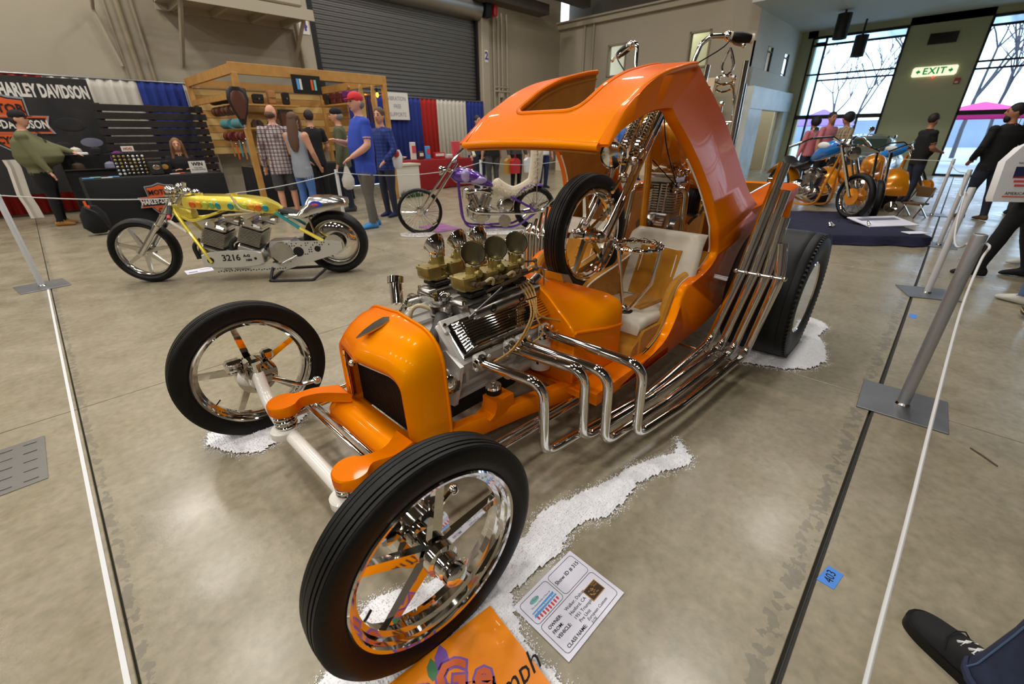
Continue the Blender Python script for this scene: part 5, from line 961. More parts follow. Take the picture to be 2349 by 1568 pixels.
# ------------------------------------------------------------------ coarse salt "snow" under the wheels
def pile(name,label,poly,peak,seed,grain=1500,hole=None):
    P=[Vector((x,y,0)) for x,y in poly]; xs=[p.x for p in P]; ys=[p.y for p in P]; R=random.Random(seed)
    def inside(x,y):
        c=False
        for a,b in zip(P,P[1:]+P[:1]):
            if (a.y>y)!=(b.y>y) and x<(b.x-a.x)*(y-a.y)/(b.y-a.y)+a.x: c=not c
        return c
    def dist(x,y):
        q=Vector((x,y,0)); m=9
        for a,b in zip(P,P[1:]+P[:1]):
            d=b-a; t=max(0,min(1,(q-a).dot(d)/max(1e-9,d.dot(d)))); m=min(m,(a+d*t-q).length)
        return m
    st=.0085; nx=int((max(xs)-min(xs))/st)+2; ny=int((max(ys)-min(ys))/st)+2; vid={}; mb=MB()
    def h(x,y):
        if not inside(x,y): return None
        d=dist(x,y)+.012*noise.noise(Vector((x*40,y*40,seed))); 
        if d<.002: return None
        return min(peak,.004+peak*(1-math.exp(-d/.05)))+.004*noise.noise(Vector((x*70,y*70,seed+3)))+.0035*noise.noise(Vector((x*160,y*160,seed+5)))
    H={}
    for i in range(nx):
        for j in range(ny):
            x=min(xs)+i*st;y=min(ys)+j*st; z=h(x,y)
            if z is not None: H[i,j]=len(mb.v); mb.v.append((x+R.uniform(-.002,.002),y+R.uniform(-.002,.002),max(.0015,z+R.uniform(-.001,.0015))))
    for (i,j),k in H.items():
        q=[(i,j),(i+1,j),(i+1,j+1),(i,j+1)]
        if all(t in H for t in q): mb.f.append(tuple(H[t] for t in q)); mb.mi.append(0)
    o=part(name,mb,'snow',kind='stuff',sharp=180,fix=False); tag(o,label,'artificial snow')
    gm=MB(); pts=list(mb.v)
    for i in range(grain):
        if i%3: p=Vector(R.choice(pts))
        else:
            a=R.randrange(len(P)); q=P[a]+(P[(a+1)%len(P)]-P[a])*R.random(); p=q+Vector((R.gauss(0,.012),R.gauss(0,.012),.0)) 
        s_=R.uniform(.0012,.0030); c=p+Vector((0,0,s_*.7)); A=[Vector((R.uniform(-1,1),R.uniform(-1,1),R.uniform(-1,1))).normalized() for _ in range(3)]
        u=A[0]; v=u.cross(A[1]).normalized(); w_=u.cross(v)
        gm.add([c+u*s_,c-u*s_,c+v*s_,c-v*s_,c+w_*s_,c-w_*s_],[(0,2,4),(2,1,4),(1,3,4),(3,0,4),(2,0,5),(1,2,5),(3,1,5),(0,3,5)])
    part('snow_grains',gm,'snow',o,kind='stuff',smooth=False,fix=False)
pile('snow_pile','white salt crystals heaped under the far front wheel',[(.183,2.26),(.15,2.16),(.182,2.074),(.228,1.981),(.316,1.909),(.401,1.932),(.47,1.97),(.60,2.05),(.62,2.2),(.5,2.27),(.35,2.24)],.022,1,2500)
pile('snow_pile','long tail of white salt crystals trailing from the near front wheel',[(1.731,.587),(1.637,.462),(1.575,.446),(1.466,.503),(1.332,.553),(1.18,.544),(1.071,.553),(1.006,.607),(.921,.613),(.848,.586),(.768,.598),(.631,.61),(.596,.567),(.572,.518),(.545,.476),(.545,.412),(.542,.342),(.53,.27),(.3,.30),(.1,.6),(.05,.80),(.12,.83),(.183,.86),(.248,.90),(.277,.922),(.332,.914),(.416,.875),(.478,.84),(.6,.79),(.72,.75),(.807,.733),(.915,.764),(1.023,.743),(1.119,.708),(1.267,.658),(1.387,.645),(1.517,.589),(1.605,.539)],.018,2,9000)
pile('snow_pile','white salt heap around the wide rear tyre on the right',[(2.68,.66),(2.737,.517),(2.786,.384),(2.894,.269),(3.086,.215),(3.358,.28),(3.49,.34),(3.7,.32),(3.80,.372),(3.85,.48),(3.6,.55),(3.45,.7),(3.0,.78),(2.75,.75)],.03,3,3500)
pile('snow_pile','small salt heap behind the far rear tyre',[(2.85,2.02),(3.2,1.98),(3.3,2.2),(3.2,2.4),(2.9,2.4),(2.8,2.2)],.02,4,500)
# ------------------------------------------------------------------ show card
CM=TR(.732,.469,.003)@RZ(-1.3)
cdo=part('show_card',MB().box((0,0,0),(.2794,.2159,.0012)),'paper',None,CM); tag(cdo,'white printed show card with owner details lying on the floor','card')
def rrect(x0,y0,x1,y1,r,n=4):
    out=[]
    for cx,cy,a in ((x1-r,y1-r,0),(x0+r,y1-r,90),(x0+r,y0+r,180),(x1-r,y0+r,270)):
        for k in range(n+1): t=math.radians(a+90*k/n); out.append((cx+r*math.cos(t),cy+r*math.sin(t),.0011))
    return out
for q in ((-.127,.017,-.004,.097),(.004,.017,.127,.097),(-.127,-.095,.127,.010)): part('card_border',MB().tube(rrect(*q,.012),.0007,6,closed=True),'ink',cdo)
def ct(b,x,y,h,m='ink',ax='LEFT',bold=.0,shear=0): return txt(b,h,TR(x,y,.0012),m,cdo,'lettering',.0002,ax,bold,1,shear)
ct('Show ID # 315',.066,.062,.0185,ax='CENTER',bold=.0002)
ct('OWNER:',-.112,-.012,.0145,bold=.0002); ct('Walker, Dalton',-.035,-.012,.0145); ct('FROM:',-.112,-.030,.0145,bold=.0002); ct('Hanford, CA',-.035,-.030,.0145); ct('VEHICLE:',-.112,-.048,.0145,bold=.0002); ct('1951 Triumph',-.035,-.048,.0145); ct('Pre Unit',-.030,-.064,.0145); ct('CLASS NAME:',-.112,-.083,.0145,bold=.0002); ct('European Custom',-.010,-.078,.013,shear=.2); ct('5170',-.008,-.091,.011,shear=.2)
part('logo_banner',MB().prism([(-.115,.052),(-.015,.056),(-.018,.048),(-.013,.040),(-.117,.036),(-.112,.044)],.0006,.001),'print_blue',cdo)
for k in range(8): part('logo_stripe',MB().prism([(-.112+.0125*k,.036),(-.1055+.0125*k,.0365),(-.1055+.0125*k,.027-.004*math.sin(k*PI/7)),(-.109+.0125*k,.024-.004*math.sin(k*PI/7)),(-.112+.0125*k,.027-.004*math.sin(k*PI/7))],.0006,.001),'print_red',cdo)
ct('GRAND NATIONAL ROADSTER SHOW',-.065,.046,.0062,'paper','CENTER',.0003); ct('The Grand Daddy of Them All',-.064,.062,.0068,'ink_grey','CENTER',0,.3)
part('logo_badge',MB().ell((-.078,.077,.0008),(.019,.0085,.0006)),'print_teal',cdo); ct("O'Reilly",-.078,.077,.011,'ink_grey','CENTER',.0002,.3)
part('plaque',MB().box((.079,-.035,.0012),(.060,.044,.0012)),'print_gold',cdo); part('plaque_field',MB().box((.079,-.035,.002),(.055,.039,.0006)),'print_brown',cdo)
R_=random.Random(9)
for k in range(16): part('plaque_relief',MB().ell((.06+.03*R_.random(),-.048+.024*R_.random(),.0023),(.0035,.0014,.0006),None,8,5),'print_gold',cdo)
txt('BORN\nFREE',.008,TR(.096,-.024,.0024),'print_gold',cdo,'lettering',.0002)
# ------------------------------------------------------------------ orange poster by the near wheel
PT=TR(.539,.623,.027)@RZ(-7.2)
po=part('orange_poster',MB().box((-.20,-.26,0),(.40,.52,.004)),'poster_orange',None,PT); tag(po,'bright orange poster board with purple lettering beside the near front wheel','poster')
def blob(b,x,y,h,rz):
    x-=.016; y-=.024; h*=1.12
    txt(b,h,TR(x,y,.0026)@RZ(rz),'poster_purple',po,'letter_outline',.0002,bold=.0095); txt(b,h,TR(x,y,.0034)@RZ(rz),'poster_rust',po,'letter',.0003,bold=.0035)
blob('n',-.247,-.055,.085,-36); blob('G',-.177,-.068,.10,-36); blob('n',-.152,-.128,.09,-36); blob('e',-.108,-.115,.09,-36); blob('a',-.31,-.06,.085,-36); blob('r',-.20,-.16,.09,-36)
lf=lambda s_: [(x*s_-.222,y*s_-.018) for x,y in ((-.014,-.03),(-.018,-.008),(-.010,.016),(.012,.032),(.018,.012),(.012,-.012),(.0,-.026))]
part('leaf_outline',MB().prism([(x-.0,y) for x,y in lf(1.25)],.002,.0028,TR(.032,-.022,0)),'poster_purple',po); part('leaf_mark',MB().prism(lf(.85),.002,.0034,TR(.0,-.024,0)),'poster_green',po)
txt('Triumph',.075,TR(-.118,-.205,.003)@RZ(4),'ink',po,'script_lettering',.0002,shear=.4)
# other cards on the floor
o=part('info_card',MB().box((0,0,.002),(.27,.20,.002)),'paper',None,TR(.93,5.63,0)@RZ(-3)); tag(o,'white info card on the floor beside the yellow drag bike','card'); part('card_print',MB().box((-.07,-.02,.0035),(.08,.03,.0008)),'ink_grey',o); part('card_print',MB().box((.05,.02,.0035),(.1,.012,.0008)),'ink_grey',o)
o=part('purple_poster',MB().box((0,0,.003),(.42,.60,.004)),mat('poster_violet',(120,60,130),.4,var=(6,(176,120,170),.25)),None,TR(4.17,5.59,0)@RZ(-6)); tag(o,'purple poster lying behind the front wheel of the purple chopper','poster')
for (x,y,sx,sy,rz,lab) in ((3.60,5.36,.52,.26,-50,'white fluffy mat under the front wheel of the purple chopper'),(4.62,4.56,1.15,.38,-40,'long white fluffy mat under the rear of the purple chopper')):
    mb=MB().loft([[(sx/2*k*math.cos(a)*(1+.06*math.sin(a*7)),sy/2*k*math.sin(a)*(1+.05*math.cos(a*9)),z) for a in [2*PI*j/40 for j in range(40)]] for k,z in ((1,.002),(1.02,.010),(.9,.02),(.5,.024))])
    o=part('fur_mat',mb,'fur',None,TR(x,y,0)@RZ(rz)); tag(o,lab,'mat'); hr=MB(); R_=random.Random(int(x*10))
    for i in range(900):
        a=R_.random()*2*PI; k=math.sqrt(R_.random()); p=Vector((sx/2*k*math.cos(a),sy/2*k*math.sin(a),.02)); d=Vector((R_.gauss(0,.02),R_.gauss(0,.02),.018)); w_=Vector((.004,.002,0)); hr.add([p-w_,p+w_,p+d],[(0,1,2)])
    part('mat_pile',hr,'fur',o,kind='stuff',fix=False)
# ------------------------------------------------------------------ pipe-and-drape curtains
mat('drape_red',(176,34,30),.85); mat('drape_white',(214,208,196),.85); mat('drape_blue',(38,58,140),.85); mat('drape_black',(16,16,18),.9); mat('cloth_red',(140,18,24),.85)
def drape(x0,x1,m,label,y=12.4,top=2.35,folds=None):
    n=int((x1-x0)/.025); rings=[]
    for k in range(n+1):
        x=x0+(x1-x0)*k/n; d=.03*math.sin(x*38)+.012*math.sin(x*91+1); rings.append([(x,y+d*.5,top),(x,y+d*.6,top-.15),(x,y+d,.04),(x,y+d+.012,.04),(x,y+d*.6+.012,top-.15),(x,y+d*.5+.012,top)])
    o=part('drape',MB().loft(rings),m,sharp=180); tag(o,label,'curtain','pipe and drape curtains')
drape(-1.2,.66,'drape_red','red curtain behind the left banner'); drape(.66,2.02,'drape_white','white curtain above the dark slat wall'); drape(2.02,2.80,'drape_blue','blue curtain left of the wooden stall'); drape(2.80,3.1,'drape_white','narrow white curtain strip at the back left corner of the wooden stall')
drape(6.2,8.87,'drape_blue','blue curtain right of the wooden stall'); drape(8.88,9.5,'drape_red','orange-red curtain between blue and white ones'); drape(9.5,10.7,'drape_white','white curtain left of the front edge of the truck roof'); drape(10.7,11.5,'drape_blue','blue curtain at the right end beside column 2')
o=part('drape_pipe',MB().cyl((-1.2,12.4,2.36),(3.1,12.4,2.36),.02,10),'brushed'); tag(o,'steel pipe carrying the left curtains','pipe'); o=part('drape_pipe',MB().cyl((6.2,12.4,2.36),(11.5,12.4,2.36),.02,10),'brushed'); tag(o,'steel pipe carrying the right curtains','pipe')
# ------------------------------------------------------------------ motorcycle club stall, left
def shield(par,M,k,m0='sign_white'):
    """bar and shield emblem, about 1.2 wide for k=1, drawn in local xy"""
    sh=[(0,.52),(.16,.46),(.36,.44),(.34,.16),(.36,-.12),(.22,-.32),(0,-.50)]; sh=sh+[(-x,y) for x,y in sh[::-1][1:-1]]
    bar=[(-.60,.15),(.60,.15),(.54,0),(.60,-.15),(-.60,-.15),(-.54,0)]
    def pp(L,s_,z0,z1,n,m): part(n,MB().prism([(x*s_*k,y*s_*k) for x,y in L],z0,z1,M),m,par)
    pp(sh,1.06,0,.006,'emblem_shield','emblem_silver'); pp(sh,.99,.006,.010,'emblem_field','ink'); pp(sh,.94,.010,.013,'emblem_field','emblem_orange')
    pp(bar,1.05,.013,.018,'emblem_bar','emblem_silver'); pp(bar,.99,.018,.021,'emblem_bar','emblem_orange'); pp([(x*.95,y*.8) for x,y in bar],1,.021,.023,'emblem_bar','ink')
    for b,y,h,sx,m in (('MOTOR',.27,.20,.9,'ink'),('HARLEY-DAVIDSON',0,.20,.64,'sign_white'),('CYCLES',-.27,.17,.72,'ink')): txt(b,h*k,M@TR(0,y*k,.0245),m,par,'emblem_lettering',.001,bold=.006*k,sx=sx)
mat('emblem_silver',(150,152,158),.4); mat('emblem_orange',(222,92,30),.5)
mat('banner_black',(18,18,20),.6,var=(2.2,(44,42,42),.2))
bn=part('banner',MB().box((-.35,11.86,1.35),(3.1,.02,1.86)),'banner_black'); tag(bn,'black hanging banner with white lettering and orange emblem at the far left','banner')
txt('HARLEY DAVIDSON',.27,TR(.60,11.845,2.06)@RX(90),'sign_white',bn,bold=.012,sx=.47)
txt('MOTOR',.27,TR(-.30,11.845,2.06)@RX(90),'sign_white',bn,bold=.012,sx=.5)
shield(bn,TR(-.05,11.846,1.54)@RX(90),.9)
for k,(x,z,a) in enumerate(((.75,1.55,.22),(.95,1.25,.16),(.55,1.2,.12))): part('banner_print',MB().ell((x,11.846,z),(a,.003,a*.5)),'ink_grey' if k==1 else 'banner_black',bn)
sl=thing('slat_wall','dark stained wooden slat backdrop behind the black table','partition',(1.9,11.55,0),world=True)
for k in range(13): part('slat',MB().box((1.98+.01*(k%3-1),11.55,.22+.134*k),(1.72+.03*(k%2),.022,.112),bev=.004),mat('dark_wood',(40,32,28),.7,var=(4,(24,19,17),.3)) if k==0 else 'dark_wood',sl)
for x in (1.2,1.95,2.75): part('batten',MB().box((x,11.58,.95),(.07,.035,1.9)),'dark_wood',sl)
tb=thing('draped_table','long table under a black cloth with an emblem board, left of the wooden stall','table',(1.45,9.75,0),world=True)
rings=[]
def cloth(x0,x1,y0,y1,z,seed=1):
    P=[]; n=36
    per=[(x0+(x1-x0)*k/12,y0) for k in range(12)]+[(x1,y0+(y1-y0)*k/6) for k in range(6)]+[(x1-(x1-x0)*k/12,y1) for k in range(12)]+[(x0,y1-(y1-y0)*k/6) for k in range(6)]
    cx,cy=(x0+x1)/2,(y0+y1)/2; R=[]
    for s_,zz,wob in ((.0,z+.004,0),(.97,z+.004,0),(1.0,z-.01,0),(1.012,z*.5,.012),(1.03,.02,.03)):
        R.append([(cx+(x-cx)*max(s_,.02)+wob*math.sin(i*1.9+seed),cy+(y-cy)*max(s_,.02)+wob*math.cos(i*2.3+seed),zz) for i,(x,y) in enumerate(per)])
    return MB().loft(R,False)
part('tablecloth',cloth(.48,2.36,9.42,10.15,.75),'drape_black',tb,sharp=40); part('table_top',MB().box((1.42,9.785,.735),(1.84,.70,.025)),'brushed',tb)
for x in (.6,2.24):
    for y in (9.52,10.05): part('leg',MB().cyl((x,y,0),(x,y,.73),.015,8),'brushed',tb)
eb_=thing('emblem_board','orange and black bar-and-shield board hung on the front of the black table','sign',(1.36,9.36,.37)); shield(eb_,RX(90),.52)
# goods on the club table
ob=thing('jewelry_rack','tilted display rack covered with silver badges on the black table','display rack',(1.16,9.80,.755),world=True)
part('rack_board',MB().box((1.16,9.80,.93),(.42,.03,.34),None,.01),'drape_black',ob); R_=random.Random(5)
for i in range(6):
    for j in range(7): part('badge',MB().ell((.98+.06*j,9.776,.79+.052*i),(.019,.006,.019),None,8,6),['chrome_soft','gold_zinc','sign_white','chrome_soft'][R_.randrange(4)],ob)
o=thing('raffle_sign','small white raffle sign standing on the black table','sign',(2.06,9.7,.757),world=True); part('sign_board',MB().box((2.06,9.70,.845),(.25,.012,.20),RZ(0)),'sign_white',o); txt('WIN',.08,TR(2.06,9.691,.895)@RX(90),'ink',o,bold=.003); txt('THIS BIKE\nIN OUR RAFFLE',.03,TR(2.06,9.691,.82)@RX(90),'ink',o)
o=thing('price_sign','small red and white sign above the badge rack','sign',(1.2,9.9,.757),world=True); part('sign_card',MB().box((1.2,9.9,1.16),(.16,.01,.08)),'sign_white',o); part('sign_stem',MB().cyl((1.2,9.9,.757),(1.2,9.9,1.14),.006,6),'brushed',o); txt('HOG',.05,TR(1.2,9.893,1.16)@RX(90),'red_plastic',o,bold=.002)
for i,(x,y,m,lab) in enumerate(((.56,9.6,'print_blue','pale blue leaflet at the left end of the black table'),(.66,9.75,'print_teal','teal leaflet on the left part of the black table'),(.78,9.55,'sign_white','white leaflet near the left end of the black table'),(.88,9.68,'print_blue','blue leaflet beside the badge rack'),(1.68,9.62,'sign_white','white card between badge rack and raffle sign'),(1.78,9.75,'emblem_orange','orange packet in front of the seated woman'))):
    o=part('leaflet',MB().box((x,y,.762),(.13,.09,.008),RZ(0)),m); tag(o,lab,'leaflet')
for i,(x,y,m,lab) in enumerate(((1.46,9.72,'joint_black','dark merchandise box beside the badge rack'),(1.6,9.85,'drape_black','black merchandise box behind the white card'))):
    o=thing('goods_box',lab,'box',(x,y,.757),world=True); part('box_body',MB().box((x,y,.86),(.17,.14,.2),bev=.01),m,o); part('box_label',MB().ell((x,y-.072,.87),(.05,.004,.04)),'print_gold' if i else 'chrome_soft',o)
# cap stand behind the table
cs=thing('cap_stand','black stepped stand for caps at the left end of the black table','stand',(.75,10.6,0),world=True); part('stand_body',MB().box((.75,10.72,.42),(.75,.5,.84)).box((.75,10.85,.95),(.75,.25,.24)),'drape_black',cs); part('stand_edge',MB().box((.75,10.46,.85),(.77,.03,.02)),'joint_black',cs)
def cap(x,y,z,m,lab,rz=0):
    o=thing('baseball_cap',lab,'cap',(x,y,z),rz,group='caps for sale'); part('crown',MB().lathe([(.085,0),(.088,.03),(.075,.08),(.04,.105),(.0,.112)],n=18),m,o); part('brim',MB().loft([[(-.0,-.07,.0),(.10,-.055,.0),(.15,0,-.005),(.10,.055,0),(0,.07,0)],[(0,-.07,.008),(.10,-.055,.008),(.15,0,.003),(.10,.055,.008),(0,.07,.008)]]),m,o); part('button',MB().ell((0,0,.112),.008),m,o)
cap(.62,10.85,1.075,'vinyl_white','beige cap on the upper step of the cap stand',-100); cap(.88,10.85,1.075,'drape_black','black cap on the upper step of the cap stand',-95); cap(.98,10.62,.845,'ink_grey','grey cap on the lower step of the cap stand',-90); cap(.56,10.6,.845,'print_brown','brown cap at the left of the lower step',-80)
o=thing('purple_bag','purple knitted beanie heap hanging at the right of the cap stand','beanie',(1.12,10.62,.845),world=True); part('knit_body',MB().ell((1.12,10.62,.98),(.11,.08,.14)),mat('plum',(104,30,110),.9),o); part('knit_cuff',MB().ell((1.12,10.62,.90),(.105,.085,.05)),'plum',o)
o=part('white_towel',MB().loft([[(-.10+.05*math.sin(k),0,z) for k in (0,)] and [(x+.02*math.sin(z*9),10.9+.02*math.sin(x*60),z) for x in (-.28,-.24,-.2,-.16,-.12)]+[(x+.02*math.sin(z*9),10.92+.02*math.sin(x*60),z) for x in (-.12,-.16,-.2,-.24,-.28)] for z in (.12,.3,.5,.7,.9,1.02)]),'drape_white'); tag(o,'white shirt hanging low beside the man in olive','shirt')
o=thing('stroller','black folded pushchair bag standing before the left end of the table','bag',(.45,9.0,0),world=True)
part('bag_body',MB().loft([[(.42+a*math.cos(t),9.05+b2*math.sin(t),z) for t in [2*PI*j/12 for j in range(12)]] for z,a,b2 in ((.03,.08,.06),(.12,.16,.12),(.3,.15,.12),(.42,.08,.07))]),'drape_black',o)
for s in (-1,1): part('strap',MB().tube(smooth([(.35,9.0+s*.06,.42),(.48,8.95+s*.08,.3),(.56,8.95+s*.06,.02)]),.014,6),'black_metal',o)
part('strap_tab',MB().box((.38,8.96,.46),(.03,.02,.08)).box((.40,8.94,.42),(.03,.02,.04)),'emblem_orange',o)
# ------------------------------------------------------------------ wooden leather-goods stall
mat('pine',(196,148,78),.65,var=(7,(172,122,58),.3)); mat('pine_pale',(206,170,104),.7); mat('leather_brown',(84,44,26),.5); mat('leather_black',(24,22,22),.45); mat('leather_tan',(172,118,70),.55); mat('leather_oxblood',(92,24,24),.5); mat('teal_cloth',(70,140,150),.7); mat('kraft',(168,128,80),.8); mat('pegboard',(70,52,36),.8)
st=thing('market_stall','pine timber stall frame with shelves of leather goods','stall',(4.28,10.7,0),world=True)
xa,xb,ya,yb_,H_=2.86,5.70,9.2,12.15,2.42
for x,y in ((xa,ya),(xb,ya),(xa,yb_),(xb,yb_)): part('post',MB().box((x,y,H_/2-.06),(.09,.09,H_-.12),bev=.004),'pine',st)
part('beam',MB().box(((xa+xb)/2,ya,H_-.06),(xb-xa+.12,.06,.17),bev=.004),'pine',st); part('beam',MB().box(((xa+xb)/2,yb_,H_-.06),(xb-xa+.12,.06,.14)),'pine',st)
for x in (xa,xb): part('beam',MB().box((x,(ya+yb_)/2,H_-.06),(.06,yb_-ya,.15)),'pine',st)
part('header_board',MB().box((xa,(ya+yb_)/2,1.98),(.05,yb_-ya,.10)),'pine',st)
for k in range(9): part('wall_board',MB().box(((xa+xb)/2,yb_+.03,1.05+.145*k),(xb-xa,.02,.135)),'pine' if k%2 else 'pine_pale',st)
for k in range(8): part('wall_board',MB().box((xb+.03,(ya+yb_)/2+.9,1.05+.145*k),(.02,1.3,.135)),'pine' if k%3 else 'pine_pale',st)
for (x0,x1,z) in ((3.5,4.95,1.98),(3.4,4.7,1.50)): part('shelf',MB().box(((x0+x1)/2,11.95,z),(x1-x0,.28,.035)),'pine',st)
part('shelf',MB().box((5.5,10.9,1.98),(.3,1.5,.035)),'pine',st); part('shelf',MB().box((5.5,10.3,1.25),(.3,1.3,.03)),'pine',st)
part('brace',MB().tube([(5.66,11.2,2.0),(5.66,10.6,2.35)],.03,4),'pine',st); part('brace',MB().tube([(xb-.02,ya+.05,.4),(xb+.02,ya+.1,2.0)],.02,4),'pine_pale',st)
part('ladder_shelf',MB().box((5.55,9.3,.35),(.35,.08,.05)).box((5.55,9.3,.15),(.35,.08,.05)).box((5.4,9.3,.25),(.04,.08,.5)),'pine',st)
def goods(name,label,cat,mb,m,extra=None,group=None):
    o=thing(name,label,cat,(0,0,0),world=True); 
    c=[sum(v[i] for v in mb.v)/len(mb.v) for i in range(3)]; zb=min(v[2] for v in mb.v); o.matrix_local=TR(c[0],c[1],zb); WM[o]=TR(c[0],c[1],zb)
    part('body',mb,m,o)
    for n,e,mm in (extra or []): part(n,e,mm,o)
    if group: o['group']=group
    return o
for i,(x,w_,h,m,lab) in enumerate(((3.72,.26,.30,'leather_brown','rounded brown leather bag first on the upper back shelf'),(4.08,.22,.20,'leather_black','flat black leather pouch on the upper back shelf'),(4.38,.16,.28,'leather_tan','pale tan leather case on the upper back shelf'),(4.70,.14,.26,'leather_black','tall black leather case at the right end of the upper back shelf'))):
    z=2.0; goods('leather_bag',lab,'bag',MB().box((x,11.93,z+h/2),(w_,.16,h),bev=.03),m,[('flap',MB().box((x,11.845,z+h*.72),(w_*.95,.02,h*.5),bev=.008),m),('buckle',MB().box((x,11.83,z+h*.5),(.03,.008,.03)),'gold_zinc')],'bags on the stall shelves')
for i,(x,m,lab) in enumerate(((3.62,'leather_brown','dark brown saddle bag on the lower back shelf'),(3.95,'print_brown','low brown tool pouch on the lower back shelf'),(4.30,'leather_brown','brown pouch at the right of the lower back shelf'))):
    goods('leather_bag',lab,'bag',MB().loft([[(x-.12*k,11.95-.06,z),(x+.12*k,11.95-.06,z),(x+.12*k,11.95+.06,z),(x-.12*k,11.95+.06,z)] for z,k in ((1.52,1),(1.60,1),(1.68,.5))]),m,[('strap',MB().box((x,11.885,1.59),(.03,.01,.13)),'leather_black')],'bags on the stall shelves')
for i,(y,m,lab) in enumerate(((11.4,'leather_black','black bag on the right wall shelf, farthest back'),(11.05,'leather_oxblood','red-brown bag in the middle of the right wall shelf'),(10.75,'leather_oxblood','dark red bag beside its twin on the right wall shelf'),(10.4,'plum','magenta bag at the front of the right wall shelf'))):
    goods('leather_bag',lab,'bag',MB().box((5.5,y,2.12),(.16,.2,.24),bev=.03),m,[('flap',MB().box((5.415,y,2.17),(.02,.19,.12),bev=.006),m)],'bags on the stall shelves')
# rolled tool bags on the left wall of the stall
for r,(z,m,nm) in enumerate(((1.98,'leather_black','black'),(1.78,'leather_brown','brown'),(1.55,'teal_cloth','teal'),(1.33,'leather_oxblood','red'))):
    for k,y in enumerate((9.75,10.35,10.95) if r<2 else (9.9,10.6)):
        goods('tool_roll','%s leather tool roll on row %s of the stall side wall, %s'%(nm,('one','two','three','four')[r],('nearest the front','in the middle','farthest back')[k] if r<2 else ('front one','rear one')[k]),'tool roll',MB().tube([(xa+.11,y-.24,z),(xa+.11,y+.24,z)],.085,14),m,[('strap',MB().lathe([(.087,-.012),(.089,0),(.087,.012)],TR(xa+.11,y-.12,z)@RX(90),14,caps=False),'leather_tan'),('strap',MB().lathe([(.087,-.012),(.089,0),(.087,.012)],TR(xa+.11,y+.12,z)@RX(90),14,caps=False),'leather_tan'),('buckle',MB().box((xa+.205,y-.12,z),(.012,.025,.03)).box((xa+.205,y+.12,z),(.012,.025,.03)),'chrome_soft')],'tool rolls on the stall wall')
for k,(y,z,m) in enumerate(((9.6,1.05,'teal_cloth'),(9.8,.98,'leather_tan'),(10.0,1.02,'teal_cloth'),(10.25,.97,'emblem_orange'),(10.5,1.02,'leather_tan'))):
    goods('key_fob','%s dangling leather strap under the tool rolls, %s from the stall front'%(('teal','tan','pale teal','orange','long tan')[k],('first','second','third','fourth','fifth')[k]),'strap',MB().box((xa+.06,y,z+.08),(.015,.06,.26),bev=.005),m,[('clip',MB().ell((xa+.06,y,z+.23),.02),'chrome_soft')])
# hanging solo seat on the front post
goods('solo_seat','tooled brown leather motorcycle seat hanging on the stall front post','seat',MB().loft([[(2.80+a*math.cos(t),9.12+.03*math.sin(t)-.02*(abs(a)),z) for t in [2*PI*j/16 for j in range(16)]] for z,a in ((1.50,.03),(1.58,.06),(1.72,.12),(1.90,.17),(2.02,.15),(2.08,.08))]),'leather_black',[('seat_inlay',MB().loft([[(2.80+a*math.cos(t),9.095+.02*math.sin(t),z) for t in [2*PI*j/16 for j in range(16)]] for z,a in ((1.60,.03),(1.72,.085),(1.88,.125),(1.98,.10),(2.02,.05))]),'leather_brown'),('seat_bracket',MB().box((2.80,9.10,1.48),(.04,.03,.06)),'chrome')])
o=thing('plate_sign','framed sign of licence plate letters hung from the stall front beam','sign',(4.03,9.12,2.05),world=True)
part('sign_frame',MB().box((4.03,9.12,2.18),(.52,.03,.30)),'emblem_silver' if 0 else 'leather_black',o); R_=random.Random(3)
for k in range(4): part('plate_letter',MB().box((3.86+.05*k if k<2 else 4.12+.06*(k-2),9.10,2.18),(.04,.01,.17)),['print_blue','sign_white','emblem_orange','print_teal'][k],o)
goods('framed_picture','dark framed picture leaning on the lower back shelf of the stall','picture',MB().box((4.62,11.9,1.68),(.34,.03,.44)),'joint_black',[('picture_print',MB().box((4.62,11.88,1.68),(.26,.01,.34)),'leather_brown')])
for k,x in enumerate((5.30,5.58)): goods('wooden_paddle','carved wooden paddle on the right side of the stall, %s'%('left one','right one')[k],'paddle',MB().loft([[(x-a,9.45,z),(x+a,9.45,z),(x+a,9.47,z),(x-a,9.47,z)] for z,a in ((1.3,.03),(1.7,.05),(2.0,.07),(2.25,.03),(2.3,.01))]),'pine_pale',[('hang_loop',MB().ell((x,9.46,2.31),.012),'chrome_soft')])
for k in range(5): goods('belt','dark leather belt hanging between the wooden paddles, %s from the left'%('first','second','third','fourth','fifth')[k],'belt',MB().box((5.36+.045*k,9.5,1.85),(.03,.012,.55),bev=.003),'leather_brown' if k%2 else 'leather_black',[('belt_buckle',MB().box((5.36+.045*k,9.492,2.12),(.034,.008,.04)),'chrome_soft')],'belts in the stall')
for k in range(9): goods('hand_tool','dark hand tool hanging under the lower back shelf, %s from the left'%('first','second','third','fourth','fifth','sixth','seventh','eighth','ninth')[k],'tool',MB().cyl((3.5+.13*k,11.95,1.05),(3.5+.13*k,11.95,1.42),.014,6),'leather_black',[('tool_handle',MB().cyl((3.5+.13*k,11.95,1.28),(3.5+.13*k,11.95,1.44),.022,8),'leather_brown')],'tools hanging in the stall')
o=thing('bulb_lamp','amber bulb hanging at the right front corner of the stall','lamp',(5.55,9.25,2.1),world=True); part('bulb',MB().ell((5.55,9.25,2.10),(.03,.03,.05)),mat('bulb_amber',(255,150,40),.4,emit=5),o); part('socket',MB().cyl((5.55,9.25,2.14),(5.55,9.25,2.22),.02),'black_metal',o); part('cord',MB().cyl((5.55,9.25,2.2),(5.55,9.25,2.33),.005,6),'black_metal',o)
